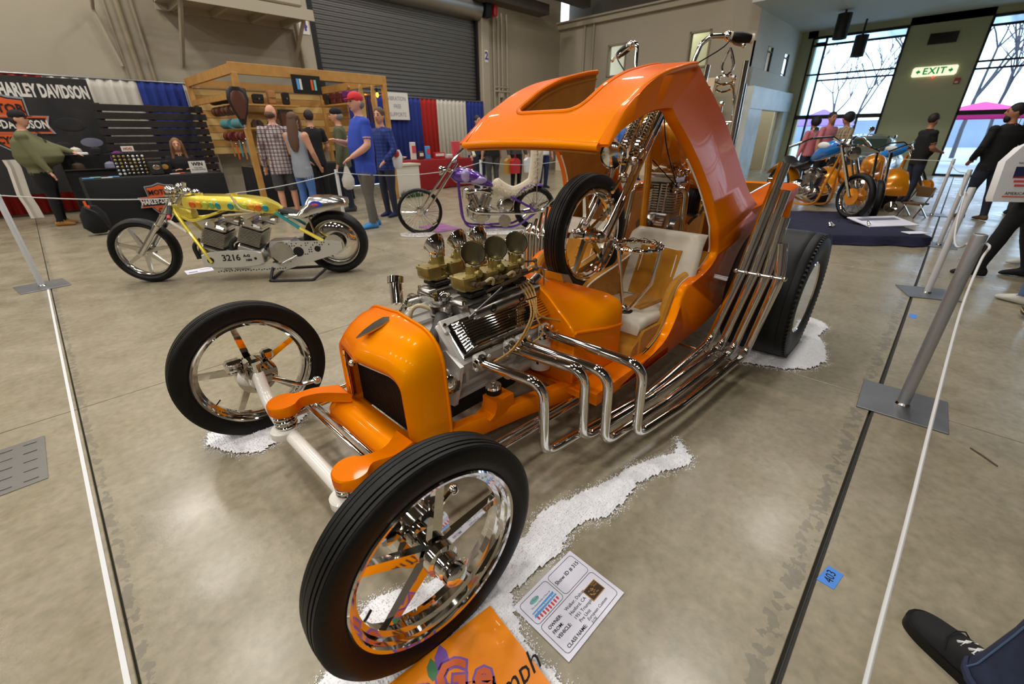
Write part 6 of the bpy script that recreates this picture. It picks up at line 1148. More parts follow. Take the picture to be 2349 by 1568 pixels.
tb=thing('draped_table','counter under a black cloth inside the wooden stall','table',(3.75,10.0,0),world=True); part('tablecloth',cloth(2.95,4.9,9.75,10.4,.8,4),'drape_black',tb,sharp=40); part('table_top',MB().box((3.92,10.07,.785),(1.92,.62,.025)),'pine',tb)
for x,lab in ((3.05,'first'),(3.18,'second'),(3.32,'third')): goods('kraft_vase','round kraft paper canister on the stall counter, %s from the left'%lab,'canister',MB().lathe([(.055,0),(.06,.02),(.06,.22),(.055,.235),(.05,.23),(.05,.1)],TR(x,9.85,.81),18),'kraft',[('stick',MB().cyl((x,9.85,.95),(x+.02,9.83,1.15),.008,6),'leather_brown'),('stick',MB().cyl((x,9.86,.95),(x-.03,9.85,1.12),.008,6),'teal_cloth')],'canisters on the stall counter')
goods('cash_box','small pale wooden box in front of the bearded man','box',MB().box((4.05,9.85,.86),(.16,.1,.09),bev=.006),'pine_pale',[('lid',MB().box((4.05,9.85,.91),(.165,.105,.015)),'pine')])
# ------------------------------------------------------------------ red table stall
rt_=thing('draped_table','table under a dark red cloth before the red and white curtains','table',(7.6,10.4,0),world=True); part('tablecloth',cloth(6.4,8.85,10.05,10.7,.74,7),'cloth_red',rt_,sharp=40); part('table_top',MB().box((7.62,10.37,.725),(2.4,.62,.025)),'brushed',rt_)
o=thing('planter_box','whitewashed wooden box with grass along its foot beside the stall','planter',(6.05,9.35,0),world=True); part('box_board',MB().box((6.05,9.35,.36),(.62,.4,.68),bev=.01),'drape_white',o); part('box_top',MB().box((6.05,9.35,.715),(.68,.46,.04)),'vinyl_white',o); gm=MB(); R_=random.Random(8)
for i in range(260): x=5.76+.6*R_.random(); y=9.12-.05*R_.random(); h=.08+.14*R_.random(); gm.add([(x-.006,y,0),(x+.006,y,0),(x+R_.gauss(0,.02),y-.02,h)],[(0,1,2)])
part('grass',gm,mat('fake_grass',(40,84,44),.8),o,kind='stuff',fix=False)
for k,(x,z,w_,h,m,lab) in enumerate(((7.02,.75,.14,.42,'sign_white','tall white leaflet stand on the red table'),(7.25,.75,.14,.2,'leather_brown','brown box on the red table'),(7.48,.75,.13,.32,'print_blue','pale blue leaflet stand on the red table'),(7.85,.75,.36,.16,'red_plastic','red tray on the middle of the red table'),(8.45,.75,.26,.42,'print_red','picture board at the right of the red table'),(8.2,.75,.2,.1,'sign_white','white packet pile on the red table'))):
    goods('stall_item',lab,'display',MB().box((x,10.3,z+h/2),(w_,.08,h),bev=.008),m,[('item_front',MB().box((x,10.255,z+h*.6),(w_*.8,.008,h*.4)),'print_red' if k%2==0 else 'sign_white')])
sg=part('cloth_sign',MB().box((7.98,12.28,2.10),(.78,.012,.70)),'sign_white'); tag(sg,'white paper sign with grey lettering pinned on the blue curtain','sign')
for b,z in (('VIBRATION',2.29),('FREE',2.09),('SUPPORTS',1.88)): txt(b,.15,TR(7.98,12.272,z)@RX(90),'ink_grey',sg,sx=.8)
# ------------------------------------------------------------------ people
mat('skin',(206,150,122),.55); mat('skin_tan',(178,120,90),.55); mat('skin_pink',(216,158,136),.55); mat('lip',(150,80,74),.5); mat('eye_dark',(30,24,22),.3)
for n_,c_ in (('hair_dark',(34,26,22)),('hair_brown',(86,58,38)),('hair_grey',(128,124,120)),('hair_red',(140,66,34)),('hair_black',(16,15,16)),('hair_light',(124,84,50))): mat(n_,c_,.6,bump=(120,.5))
for n_,c_ in (('olive',(104,104,72)),('denim_dark',(34,40,58)),('denim',(70,110,170)),('denim_mid',(80,104,140)),('black_cloth',(16,16,19)),('charcoal',(62,62,64)),('grey_cloth',(120,120,124)),('heather',(146,152,164)),('blue_shirt',(46,74,178)),('blue_far',(76,120,200)),('navy',(26,36,80)),('khaki_grey',(96,92,86)),('tan_shoe',(170,120,60)),('white_cloth',(224,224,226)),('pink_cloth',(200,120,130)),('jacket_olive',(84,86,62)),('teal_dark',(34,52,66)),('red_cap',(206,46,54)),('shoe_blue',(60,130,190)),('sole_white',(225,225,222)),('brown_cloth',(96,70,40)),('shoe_grey',(190,188,180))): mat(n_,c_,.85)
plaid('plaid_red',(206,196,196),(104,44,52),(40,36,46),11); plaid('plaid_blue',(40,70,160),(20,28,70),(30,40,90),11); plaid('leopard',(120,100,80),(30,26,24),(190,170,140),9)
def ik(a,b,l1,l2,pole):
    a,b=Vector(a),Vector(b); d=b-a; L=min(d.length,(l1+l2)*.995); u=d.normalized(); b=a+u*L
    x=(l1*l1-l2*l2+L*L)/(2*L); h=math.sqrt(max(0,l1*l1-x*x)); p=Vector(pole); p=(p-u*p.dot(u)).normalized(); return a+u*x+p*h,b
def person(label,loc,rz,H=1.75,skin='skin',top='grey_cloth',pants='denim_dark',shoe='black_cloth',hair='hair_dark',style='short',sleeve='short',legs='long',belly=0,wide=1.,lh=(.06,.27,.80),rh=(.06,-.27,.80),hem=.86,seated=False,head=0,lean=0,step=.0,face=True,vox=.015,pose='standing',feet=.10):
    o=thing('person',label,'person',loc,rz); k=H/1.75; dz=-.40 if seated else 0
    prims=[]  # (MB, tag)
    def add(mb,tag_): prims.append((mb,tag_))
    def ering(z,cx,rx,ry,n=20): return [(cx+rx*math.cos(2*PI*j/n)+lean*max(0,z-.95),ry*math.sin(2*PI*j/n),z+dz) for j in range(n)]
    T=[(.80,0,.085,.12),(.86,0,.11,.155),(.93,0,.118,.165),(1.0,belly*.35,.112+belly*.7,.158+belly*.4),(1.10,belly*.45,.105+belly,.150+belly*.6),(1.20,belly*.3,.11+belly*.75,.155+belly*.5),(1.32,0,.118+belly*.3,.172+belly*.3),(1.40,-.005,.100,.178),(1.445,-.01,.075,.13),(1.475,-.012,.055,.075)]
    T=[(z,cx,rx*(1+(wide-1)*.8),ry*wide) for z,cx,rx,ry in T]
    lo=T[:4]; hi=[(hem,0,.12*wide,.165*wide)]+[t for t in T if t[0]>max(hem+.02,.86)]
    add(MB().loft([ering(*t) for t in lo]),'pants'); add(MB().loft([ering(hi[0][0]-.012,hi[0][1],hi[0][2]+.004,hi[0][3]+.004)]+[ering(z,c,rx+.008,ry+.008) for z,c,rx,ry in hi]),'top')
    hx=lean*.55; hm=Matrix.Translation((hx,0,dz))@Matrix.Translation((0,0,1.5))@RZ(head)@Matrix.Translation((0,0,-1.5))
    add(MB().tube([(hx*.9-.012,0,1.45+dz),(hx+.005,0,1.57+dz)],[.058,.052],14),'skin')
    hd=MB(); hd.ell((.018,0,1.645),(.098,.077,.116),hm,18,14); hd.ell((.045,0,1.585),(.062,.056,.058),hm,14,10); hd.ell((.122,0,1.625),(.020,.015,.026),hm,8,6)
    for s in (-1,1): hd.ell((.0,s*.079,1.635),(.022,.012,.033),hm,8,6)
    add(hd,'skin')
    for s,w_ in ((1,lh),(-1,rh)):
        sh=Vector((lean*.45-.005,s*.188*wide,1.395+dz)); wr=Vector((w_[0],w_[1],w_[2]+dz if not seated else w_[2])); el,wr=ik(sh,wr,.295,.265,(-.6,s*.5,-.35)); fr=el+(wr-el)*.08
        q=.010 if sleeve=='long' else 0
        a1='top' if sleeve!='none' else 'skin'; a2='top' if sleeve=='long' else 'skin'; mid=sh+(el-sh)*(.72 if sleeve=='short' else .98)
        add(MB().ell(sh,(.066*wide,.066*wide,.07),None,12,8),a1); add(MB().tube([sh,sh+(mid-sh)*.5,mid],[.062,.060 if sleeve!='none' else .05,.056 if sleeve!='none' else .046],12),a1)
        if sleeve=='short': add(MB().tube([mid-(el-sh)*.1,el],[.046,.043],12),'skin')
        add(MB().tube([el-(el-sh)*.05,el+(wr-el)*.35,wr],[.046+q,.046+q,.031+q*1.2],12),a2)
        d=(wr-el).normalized(); n_=d.cross(Vector((0,0,1))); n_=n_.normalized() if n_.length>.1 else Vector((0,1,0)); m_=n_.cross(d)
        hb=MB(); c=wr+d*.055; hb.tube([wr-d*.01,wr+d*.03,wr+d*.08,wr+d*.095],[.026,.034,.036,.022],10,sq=.62)
        for f_ in range(4): b=wr+d*.085+n_*(-.027+.018*f_); hb.tube([b,b+d*(.035,.042,.04,.03)[f_],b+d*(.06,.07,.066,.05)[f_]-m_*.02],[.0095,.009,.008],6)
        b=wr+d*.025+n_*.03; hb.tube([b,b+n_*.022+d*.028,b+n_*.025+d*.055],[.012,.011,.009],6); add(hb,'skin')
        # leg
        hp=Vector((0,s*.088*wide,.88+dz))
        if seated: kn=Vector((.42,s*.12,.50)); an=Vector((.44,s*.12,.09))
        else: an=Vector((s*step-.015,s*feet,.085)); kn=(hp+an)/2+Vector((.025,s*.01,0))
        B_='pants' if legs=='long' else 'skin'
        add(MB().tube([hp,hp+(kn-hp)*.5,kn+(hp-kn)*.12,kn],[.098*wide,.088*wide,.072,.066],14),'pants')
        add(MB().tube([kn+(hp-kn)*.05,kn+(an-kn)*.3,kn+(an-kn)*.75,an],[.064,.066,.055,.052] if legs=='long' else [.050,.056,.042,.034],14),B_)
        if legs!='long': add(MB().tube([hp,kn+(hp-kn)*-.05],[.10*wide,.088],14),'pants')
        fz=an.z-.085; add(MB().loft([[(an.x+x,an.y+w2*math.cos(t),fz+max(.0,h*.5+h*.5*math.sin(t))) for t in [2*PI*j/12 for j in range(12)]] for x,w2,h in ((-.085,.015,.06),(-.07,.036,.085),(-.02,.042,.10),(.05,.043,.085),(.12,.046,.06),(.165,.036,.045),(.19,.012,.03))]),'shoe')
    allm=MB(); tags=[]; 
    for mb,tg in prims: allm.add(mb.v,mb.f); tags+=[tg]*len(mb.v)
    me=bpy.data.meshes.new('raw'); me.from_pydata(allm.v,[],allm.f); fixn(me); ob=bpy.data.objects.new('raw',me); COL.objects.link(ob)
    rm=ob.modifiers.new('r','REMESH'); rm.mode='VOXEL'; rm.voxel_size=vox; sm_=ob.modifiers.new('s','SMOOTH'); sm_.iterations=3; sm_.factor=.5
    dg=bpy.context.evaluated_depsgraph_get(); out=bpy.data.meshes.new_from_object(ob.evaluated_get(dg)); bpy.data.objects.remove(ob)
    samp=[]
    for mb,tg in prims:
        V_=[Vector(v) for v in mb.v]
        for f_ in mb.f:
            q_=[V_[i] for i in f_]
            if len(q_)!=4: samp.append((sum(q_,Vector())/len(q_),tg)); continue
            n1=max(1,int(max((q_[1]-q_[0]).length,(q_[2]-q_[3]).length)/.03)); n2=max(1,int(max((q_[3]-q_[0]).length,(q_[2]-q_[1]).length)/.03))
            for i in range(n1+1):
                for j in range(n2+1):
                    c=q_[0].lerp(q_[1],i/n1).lerp(q_[3].lerp(q_[2],i/n1),j/n2)
                    if tg=='pants' and c.z>hem+dz and not seated: continue
                    samp.append((c,tg))
    tags=[t_ for _,t_ in samp]; kd=kdtree.KDTree(len(samp))
    for i,(v,_) in enumerate(samp): kd.insert(v,i)
    kd.balance(); order=['skin','top','pants','shoe']; names=[skin,top,pants,shoe]; out.materials.clear()
    for n_ in names: out.materials.append(MATS[n_])
    idx=[]
    for p in out.polygons:
        c=p.center; hits=kd.find_n(c,3); sc={}
        for co,i,d in hits: sc[tags[i]]=sc.get(tags[i],0)+1/(d+.004)
        idx.append(order.index(max(sc,key=sc.get)))
    out.polygons.foreach_set('material_index',idx); out.polygons.foreach_set('use_smooth',[True]*len(out.polygons)); out.name='body'
    b=put('body',out,o,SC(k,k,k))
    def pt(n,mb,m): return part(n,mb,m,o,SC(k,k,k))
    if face:
        for s in (-1,1): pt('eye',MB().ell((.106,s*.032,1.652),(.010,.014,.008),hm,8,6),'eye_dark'); pt('eyebrow',MB().ell((.110,s*.033,1.678),(.008,.020,.005),hm,8,6),hair if style not in ('bald','cap','redcap') else 'hair_grey' if hair=='hair_grey' else 'hair_brown')
        pt('mouth',MB().ell((.108,0,1.580),(.008,.024,.006),hm,8,6),'lip')
    if style in ('short','bun','beard','curly','long'):
        g_=1.22 if style=='curly' else 1.
        pt('hair',MB().ell((-.006,0,1.676),(.107*g_,.089*g_,.104*g_),hm,18,12),hair)
    if style=='bald': pt('hair_fringe',MB().ell((-.022,0,1.615),(.092,.081,.06),hm,16,8),hair)
    if style in('cap','redcap','beanie'):
        m_='red_cap' if style=='redcap' else 'black_cloth'; pt('hair',MB().ell((-.018,0,1.63),(.096,.083,.075),hm,16,10),hair)
        c=pt('cap',MB().ell((.005,0,1.695),(.108,.089,.082),hm,18,12),m_)
        if style!='beanie': pt('cap_brim',MB().loft([[(.07,-.075,z),(.14,-.062,z-.012),(.19,0,z-.018),(.14,.062,z-.012),(.07,.075,z)] for z in (1.69,1.70)],M=hm),m_)
    if style=='long':
        for s in (-1,1): pt('hair_lock',MB().tube(smooth([(.05,s*.07,1.72),(.06,s*.088,1.62),(.04,s*.10,1.50),(.05,s*.11,1.38)]),[.02]+[.026]*17+[.012],8,M=hm),hair)
        pt('long_hair',MB().loft([[(cx+rx*math.cos(2*PI*j/14),ry*math.sin(2*PI*j/14),z) for j in range(14)] for z,cx,rx,ry in ((1.70,-.05,.05,.07),(1.6,-.075,.05,.085),(1.48,-.085,.05,.095),(1.34,-.11,.045,.10),(1.22,-.125,.03,.075),(1.15,-.13,.015,.04))],M=hm),hair)
    if style=='beard' or style=='goatee': pt('beard',MB().ell((.065,0,1.555),(.052,.055,.065),hm,14,10),hair)
    return o
def chair(x,y,rz,label):
    o=thing('folding_chair',label,'chair',(x,y,0),rz,group='folding chairs')
    part('seat',MB().box((0,0,.44),(.40,.40,.03),bev=.01),'black_metal',o); part('backrest',MB().box((-.2,0,.74),(.02,.40,.2),bev=.008),'black_metal',o)
    for s in (-1,1):
        part('leg',MB().cyl((-.22,s*.2,0),(.16,s*.2,.44),.012,8),'brushed',o); part('leg',MB().cyl((.2,s*.2,0),(-.2,s*.2,.84),.012,8),'brushed',o)
# left stall
person('heavy man in olive long-sleeved shirt and black cap beside the black table',(.1,10.62,0),-12,1.70,top='olive',pants='black_cloth',shoe='tan_shoe',style='cap',sleeve='long',belly=.14,wide=1.28,lh=(.52,.08,1.12),rh=(.16,-.30,.86),head=-10,vox=.016)
lb=thing('name_badge','blue badge on a black lanyard on the man in olive','badge',(.30,10.55,1.05),-12); part('badge_card',MB().box((0.03,0,0),(.012,.09,.12),RZ(0)),'print_blue',lb); part('lanyard',MB().tube([(.03,0,.06),(-.02,.07,.32),(-.1,.06,.42)],.006,6).tube([(.03,0,.06),(-.02,-.05,.32),(-.1,-.05,.42)],.006,6),'black_cloth',lb)
ph=thing('phone_case','white packet held by the man in olive','packet',(.64,10.56,1.08),-12); part('packet_body',MB().box((.03,.03,.01),(.14,.07,.04),bev=.01),'white_cloth',ph); part('packet_label',MB().box((.03,.03,.032),(.07,.04,.004)),'grey_cloth',ph)
person('seated woman with long brown hair behind the black table',(2.02,10.62,0),-100,1.68,top='black_cloth',hair='hair_light',style='long',sleeve='long',seated=True,lh=(.30,.12,.80),rh=(.32,-.12,.80)); chair(2.03,10.70,-100,'folding chair under the seated woman behind the black table')
person('seated man with red beard in black inside the wooden stall',(3.78,10.82,0),-40,1.76,skin='skin_pink',top='black_cloth',hair='hair_red',style='beard',sleeve='long',seated=True,lh=(.30,.15,.86),rh=(.32,-.12,.86)); chair(3.74,10.86,-40,'folding chair under the bearded man in the stall')
# visitors before the wooden stall
person('balding man in red and white plaid shirt and shorts, his arm around a woman',(3.02,8.42,0),75,1.78,top='plaid_red',pants='charcoal',shoe='white_cloth',hair='hair_brown',style='bald',sleeve='long',legs='shorts',rh=(-.12,-.38,1.05),lh=(.1,.25,.85),hem=.74,head=-40,wide=1.05,belly=.02)
person('woman with long brown hair in grey sleeveless top and blue jeans, seen from behind',(3.24,8.12,0),30,1.66,top='heather',pants='denim',shoe='black_cloth',hair='hair_brown',style='long',sleeve='none',rh=(.20,-.22,.90),lh=(.22,.05,.98),hem=.72,head=15)
person('man in black shirt browsing inside the wooden stall, seen from behind',(4.05,9.35,0),80,1.76,top='black_cloth',pants='black_cloth',hair='hair_dark',style='short',lh=(.28,.2,1.0),rh=(.28,-.2,1.0),hem=.78)
person('tall man in red cap, blue shirt and grey trousers looking down at his hand',(3.52,6.46,0),172,1.86,skin='skin_pink',top='blue_shirt',pants='khaki_grey',shoe='shoe_blue',hair='hair_grey',style='redcap',sleeve='short',belly=.05,wide=1.08,lh=(.24,.18,.98),rh=(.30,-.14,1.18),hem=.76,head=14,step=.06,vox=.013)
person('man in grey hood and olive jacket behind the man in the red cap',(4.1,8.3,0),150,1.76,top='jacket_olive',pants='denim_dark',shoe='charcoal',hair='hair_grey',style='beanie',sleeve='long',lh=(.10,.30,.82),rh=(.08,-.30,.80),hem=.80)
hd_=thing('plastic_bag','thin white plastic bag carried beside the olive jacket','bag',(4.0,8.05,.42)); part('bag_sack',MB().loft([[(r_*math.cos(t)*1.0,r_*.6*math.sin(t),z) for t in [2*PI*j/14 for j in range(14)]] for z,r_ in ((.0,.05),(.05,.11),(.18,.12),(.28,.07),(.40,.03))]),mat('thin_plastic',(220,214,206),.4,alpha=.75),hd_); part('bag_handle',MB().tube([(-.02,0,.38),(0,0,.46),(.02,0,.38)],.006,6),'thin_plastic',hd_)
person('brown-haired boy in blue plaid shirt and dark jeans beside the red cap man',(4.28,7.15,0),190,1.72,top='plaid_blue',pants='denim_dark',shoe='navy',hair='hair_brown',style='short',sleeve='long',lh=(.2,.22,.95),rh=(.14,-.26,.92),hem=.80,head=20)
bb=thing('carrier_bag','white and red carrier bag held by the boy in blue plaid','bag',(4.42,6.98,.80)); part('bag_sack',MB().loft([[(r_*math.cos(t),r_*.6*math.sin(t),z) for t in [2*PI*j/14 for j in range(14)]] for z,r_ in ((0,.06),(.04,.09),(.2,.10),(.30,.06))]),'white_cloth',bb); part('bag_print',MB().ell((-.04,-.04,.24),(.06,.05,.06)),'red_plastic',bb)
person('bald elderly man in grey seated behind the red table',(6.85,11.1,0),-20,1.70,skin='skin_pink',top='grey_cloth',hair='hair_grey',style='bald',sleeve='long',seated=True,lh=(.3,.15,.80),rh=(.3,-.15,.80)); chair(6.80,11.12,-20,'folding chair under the bald man behind the red table')
# people behind the purple chopper, seen under the truck roof
person('man in dark teal jacket and jeans with glasses behind the truck roof edge',(8.45,9.35,0),-95,1.76,top='teal_dark',pants='denim_dark',hair='hair_dark',style='short',sleeve='long',hem=.84)
person('man in black shirt and grey trousers with his back turned, behind the purple chopper',(8.2,8.55,0),80,1.78,top='black_cloth',pants='charcoal',shoe='black_cloth',hair='hair_dark',wide=1.12,belly=.03,sleeve='short',hem=.82)
person('person in grey sweater carrying red and white bags behind the fur seat',(8.85,8.35,0),-100,1.74,top='charcoal',pants='black_cloth',shoe='black_cloth',hair='hair_grey',sleeve='long',lh=(.08,.27,.86),rh=(.08,-.27,.86),hem=.88)
person('person in white shirt and dark trousers right of the fur backrest',(9.55,8.0,0),-100,1.72,top='white_cloth',pants='navy',hair='hair_brown',sleeve='short',hem=.86)
for x,y,m,lab in ((8.62,8.15,'red_plastic','red shopping bag hanging behind the purple chopper'),(8.52,8.28,'print_gold','yellow and white shopping bag partly hidden by the red bag'),(9.12,8.15,'white_cloth','white shopping bag beside the grey sweater')):
    b=thing('shopping_bag',lab,'bag',(x,y,.42)); part('bag_sack',MB().loft([[(-w_,-.05,z),(w_,-.05,z),(w_,.05,z),(-w_,.05,z)] for z,w_ in ((0,.12),(.3,.14),(.36,.06))]),m,b); part('bag_handle',MB().tube([(-.04,0,.35),(0,0,.46),(.04,0,.35)],.006,6),m,b)
person('man in light blue shirt far behind the headlight of the truck chopper',(12.4,7.35,0),-110,1.74,top='blue_far',pants='denim_dark',hair='hair_grey',sleeve='short',hem=.84); person('dark-haired woman far behind, right of the man in light blue',(13.1,7.2,0),-120,1.66,skin='skin_tan',top='brown_cloth',pants='black_cloth',hair='hair_dark',style='long',sleeve='long'); person('man in dark jacket far behind, left of the man in light blue',(11.6,7.45,0),-100,1.8,top='navy',pants='navy',hair='hair_dark',sleeve='long')
# lobby side
person('person with curly black hair in pink behind the blue tank',(13.5,2.75,0),60,1.62,skin='skin_tan',top='pink_cloth',pants='denim_dark',hair='hair_black',style='curly',sleeve='long'); person('woman with tied dark hair looking down, left of the patterned jacket',(13.4,2.42,0),-120,1.72,skin='skin_tan',top='pink_cloth',pants='black_cloth',hair='hair_dark',style='short',sleeve='short',head=-20)
person('person with curly dark hair in brown patterned jacket before the glass doors',(12.9,2.02,0),130,1.68,skin='skin_tan',top='leopard',pants='black_cloth',hair='hair_black',style='curly',sleeve='long')
person('man in black polo shirt standing beside the vintage car',(12.2,.56,0),-60,1.60,skin='skin_tan',top='black_cloth',pants='denim_dark',shoe='black_cloth',hair='hair_dark',sleeve='short',belly=.05,wide=1.12,lh=(.28,.08,1.05),rh=(.28,-.08,1.05),hem=.80,head=25)
person('bearded man in black hooded top walking away at the right',(10.45,-.42,0),40,1.66,skin='skin_tan',top='black_cloth',pants='denim_dark',shoe='brown_cloth',hair='hair_black',style='beard',sleeve='long',wide=1.15,belly=.04,lh=(.15,.24,.95),rh=(.15,-.24,.95),hem=.80,head=60,step=.1)
person('person behind the hooded man, only the head showing',(11.6,-1.0,0),160,1.66,top='white_cloth',pants='charcoal',hair='hair_brown',sleeve='long')
person('person in black with a show bag walking at the right edge',(6.34,-.62,0),100,1.74,top='black_cloth',pants='black_cloth',shoe='black_cloth',hair='hair_dark',sleeve='long',step=.20,lh=(.05,.26,1.0),rh=(.05,-.28,.9),hem=.9,vox=.013)
person('person in brown trousers behind the black-clad walker',(7.2,-.95,0),100,1.74,top='black_cloth',pants='brown_cloth',shoe='shoe_grey',hair='hair_dark',sleeve='long',step=.1)
person('person in blue jeans and grey trainers cut off by the right edge',(5.42,-.82,0),60,1.74,top='charcoal',pants='denim_mid',shoe='shoe_grey',hair='hair_dark',sleeve='long',step=.05,vox=.013)
o=thing('sunglasses','dark sunglasses on a cord hanging beside the grey trainer','sunglasses',(4.95,-.72,.03)); part('lens',MB().ell((0,0,.02),(.09,.03,.025)),mat('lens_purple',(40,14,30),.1,coat=1),o); part('frame',MB().tube([(.09*math.cos(t),.035*math.sin(t),.02+.027*math.sin(t)) for t in [2*PI*j/20 for j in range(20)]],.004,6,closed=True),'gold_zinc',o); part('cord',MB().tube(smooth([(-.09,0,.02),(-.12,.0,.12),(.05,-.03,.25),(.3,-.1,.4)]),.004,6),'black_cloth',o)
# show bag with a printed flag
bg_=thing('show_bag','white show bag with a printed flag at the right edge','bag',(6.12,-.50,.60),world=False,M=TR(6.12,-.50,.72)@RZ(-62)@RX(-8))
part('bag_sack',MB().loft([[(-w_,-.04,z),(w_,-.04,z),(w_,.05,z),(-w_,.05,z)] for z,w_ in ((0,.20),(.03,.21),(.34,.21),(.46,.13),(.50,.06))]),'white_cloth',bg_)
part('flag_canton',MB().box((-.07,-.043,.25),(.10,.004,.09)),'navy',bg_)
for k in range(5): part('flag_stripe',MB().box((.05 if k<2 else .0,-.043,.28-.035*k),(.14 if k<2 else .24-.03*(k-2),.004,.016)),'print_red',bg_)
part('bag_crest',MB().ell((.0,-.042,.36),(.09,.004,.022)),'print_gold',bg_); txt('NATIONAL ROADSTER',.022,TR(0,-.045,.325)@RX(90),'ink',bg_); txt('AMERICAN MADE',.035,TR(0,-.045,.07)@RX(90),'ink',bg_); part('bag_line',MB().box((0,-.043,.045),(.30,.003,.008)),'emblem_orange',bg_)
# bystander whose shoe and jeans reach into the lower right corner
by_=thing('person','bystander in dark jeans and black lace-up shoes at the lower right corner','person',(1.30,-.42,0),54)
def sh_ring(x,w_,z0,z1,n=14): return [(x,w_*math.cos(2*PI*j/n),(z0+z1)/2+(z1-z0)/2*math.sin(2*PI*j/n)) for j in range(n)]
for s,dx,dy in ((1,0,0),(-1,-.16,-.30)):
    M=TR(dx,dy,0)
    ST=smooth([(-.152,.012,.075),(-.145,.028,.085),(-.12,.035,.098),(-.07,.039,.106),(-.01,.043,.100),(.04,.047,.084),(.085,.050,.066),(.115,.047,.056),(.135,.036,.048),(.146,.014,.036)],4)
    def srow(x,w_,zt,n=26): return [(x,w_*math.copysign(abs(math.cos(2*PI*j/n))**.75,math.cos(2*PI*j/n)),.014+(max(0,math.sin(2*PI*j/n))**.85)*(zt-.014)) for j in range(n)]
    sh_=part('shoe',MB().loft([srow(v.x,v.y,v.z) for v in ST]),mat('canvas_black',(17,17,19),.8,bump=(400,.2)) if s>0 else 'canvas_black',by_,M,sharp=180)
    SO=[(v.x,v.y) for v in smooth([(-.158,.010,0),(-.150,.030,0),(-.11,.040,0),(-.05,.042,0),(0,.046,0),(.05,.052,0),(.095,.054,0),(.13,.046,0),(.148,.030,0),(.156,.010,0)],3)]
    part('sole',MB().loft([[(x,y,z) for x,y in SO]+[(x,-y,z) for x,y in SO[::-1]] for z in (0,.004,.026,.030)]),'rubber',sh_)
    part('toe_seam',MB().tube([(.04,.046,.052),(.055,.03,.080),(.06,0,.086),(.055,-.03,.080),(.04,-.046,.052)],.0018,6),'black_matte',sh_)
    for k in range(4): x=-.045+.024*k; z=.109-.008*k; part('lace',MB().tube([(x,-.022,z-.004),(x+.004,0,z+.003),(x,.022,z-.004)],.0045,6,sq=.6),'sole_white',sh_); part('lace',MB().tube([(x-.006,-.020,z),(x+.012,.020,z-.002)],.0035,6),'sole_white',sh_)
    part('jeans_leg',MB().loft([[(cx+r_*math.cos(2*PI*j/18)*(1+.03*math.sin(j*2.1+z*40)),cy*s+r_*.95*math.sin(2*PI*j/18),z) for j in range(18)] for z,cx,cy,r_ in ((.055,-.075,0,.083),(.075,-.078,0,.090),(.11,-.085,0,.084),(.25,-.10,0,.083),(.45,-.12,0,.086),(.62,-.13,0,.095),(.86,-.14,-.02,.11))]),mat('jeans_blue',(40,52,82),.8,var=(30,(28,36,62),.3),bump=(500,.3)) if s>0 else 'jeans_blue',by_,M)
    part('leg_seam',MB().tube([(cx+r_*.72,r_*.655*1.0,z) for z,cx,r_ in ((.08,-.078,.090),(.11,-.085,.086),(.25,-.10,.085),(.45,-.12,.088),(.62,-.13,.097))],.0022,6),'denim_mid',by_,M); part('hem_fold',MB().lathe([(.088,0),(.093,.006),(.093,.02),(.087,.028)],M@TR(-.077,0,.055),18,caps=False),'jeans_blue',by_,world=False)
tor=MB().loft([[(-.22+rx*math.cos(2*PI*j/18),-.16+ry*math.sin(2*PI*j/18),z) for j in range(18)] for z,rx,ry in ((.80,.11,.17),(.9,.12,.18),(1.05,.11,.16),(1.25,.12,.18),(1.42,.10,.19),(1.48,.05,.08),(1.55,.05,.055),(1.60,.08,.07),(1.68,.095,.078),(1.75,.06,.05),(1.77,.01,.01)) ])
part('upper_body',tor,'charcoal',by_)
for s in (-1,1): part('arm',MB().tube([(-.22,-.16+s*.2,1.40),(-.24,-.16+s*.27,1.12),(-.12,-.16+s*.26,.92)],[.06,.05,.04],10),'charcoal',by_)
# ------------------------------------------------------------------ right-hand display: covered platform, blue chopper, orange trike, vintage car
mat('navy_blanket',(26,28,62),.9,var=(4,(18,20,46),.3),bump=(6,.8)); mat('blue_paint',(20,134,230),.25,0,1.); mat('silver_paint',(140,146,140),.3,.5,.8); mat('trike_orange',(226,140,14),.28,.4,1.)
pf=thing('display_platform','low platform under a rumpled navy blue blanket behind the big rear tyre','platform',(7.9,1.0,0),world=True)
Q=[(6.72,1.08),(7.55,-.05),(9.35,.85),(8.45,2.15)]
def ringq(z,k,wob,seed):
    cx=sum(q[0] for q in Q)/4; cy=sum(q[1] for q in Q)/4; out=[]; i=0
    for a,b in zip(Q,Q[1:]+Q[:1]):
        for t in [j/10 for j in range(10)]:
            x=a[0]+(b[0]-a[0])*t; y=a[1]+(b[1]-a[1])*t; i+=1
            out.append((cx+(x-cx)*k+wob*math.sin(i*1.7+seed),cy+(y-cy)*k+wob*math.cos(i*2.1+seed),z+wob*.2*math.sin(i*3.1)))
    return out
part('blanket',MB().loft([ringq(.12,.02,0,0),ringq(.122,.6,.01,1),ringq(.12,.97,.012,0),ringq(.105,1.0,.012,0),ringq(.05,1.02,.025,1),ringq(.012,1.06,.05,2)],False),'navy_blanket',pf,sharp=180); part('deck',MB().prism([(x*.97+.24,y*.97+.03) for x,y in Q],.0,.10),'pine',pf)
bc=bike('blue_chopper','chopper with bright blue tank and wide chrome bars on the navy blanket',9.42,2.22,-131); bc.matrix_local=TR(9.42,2.22,.125)@RZ(-131); WM[bc]=bc.matrix_local.copy()
W(bc,1.70,.325,.05,.25,'chrome','front_wheel',spokes=24); W(bc,0,.325,.08,.24,'chrome','rear_wheel',spokes=24)
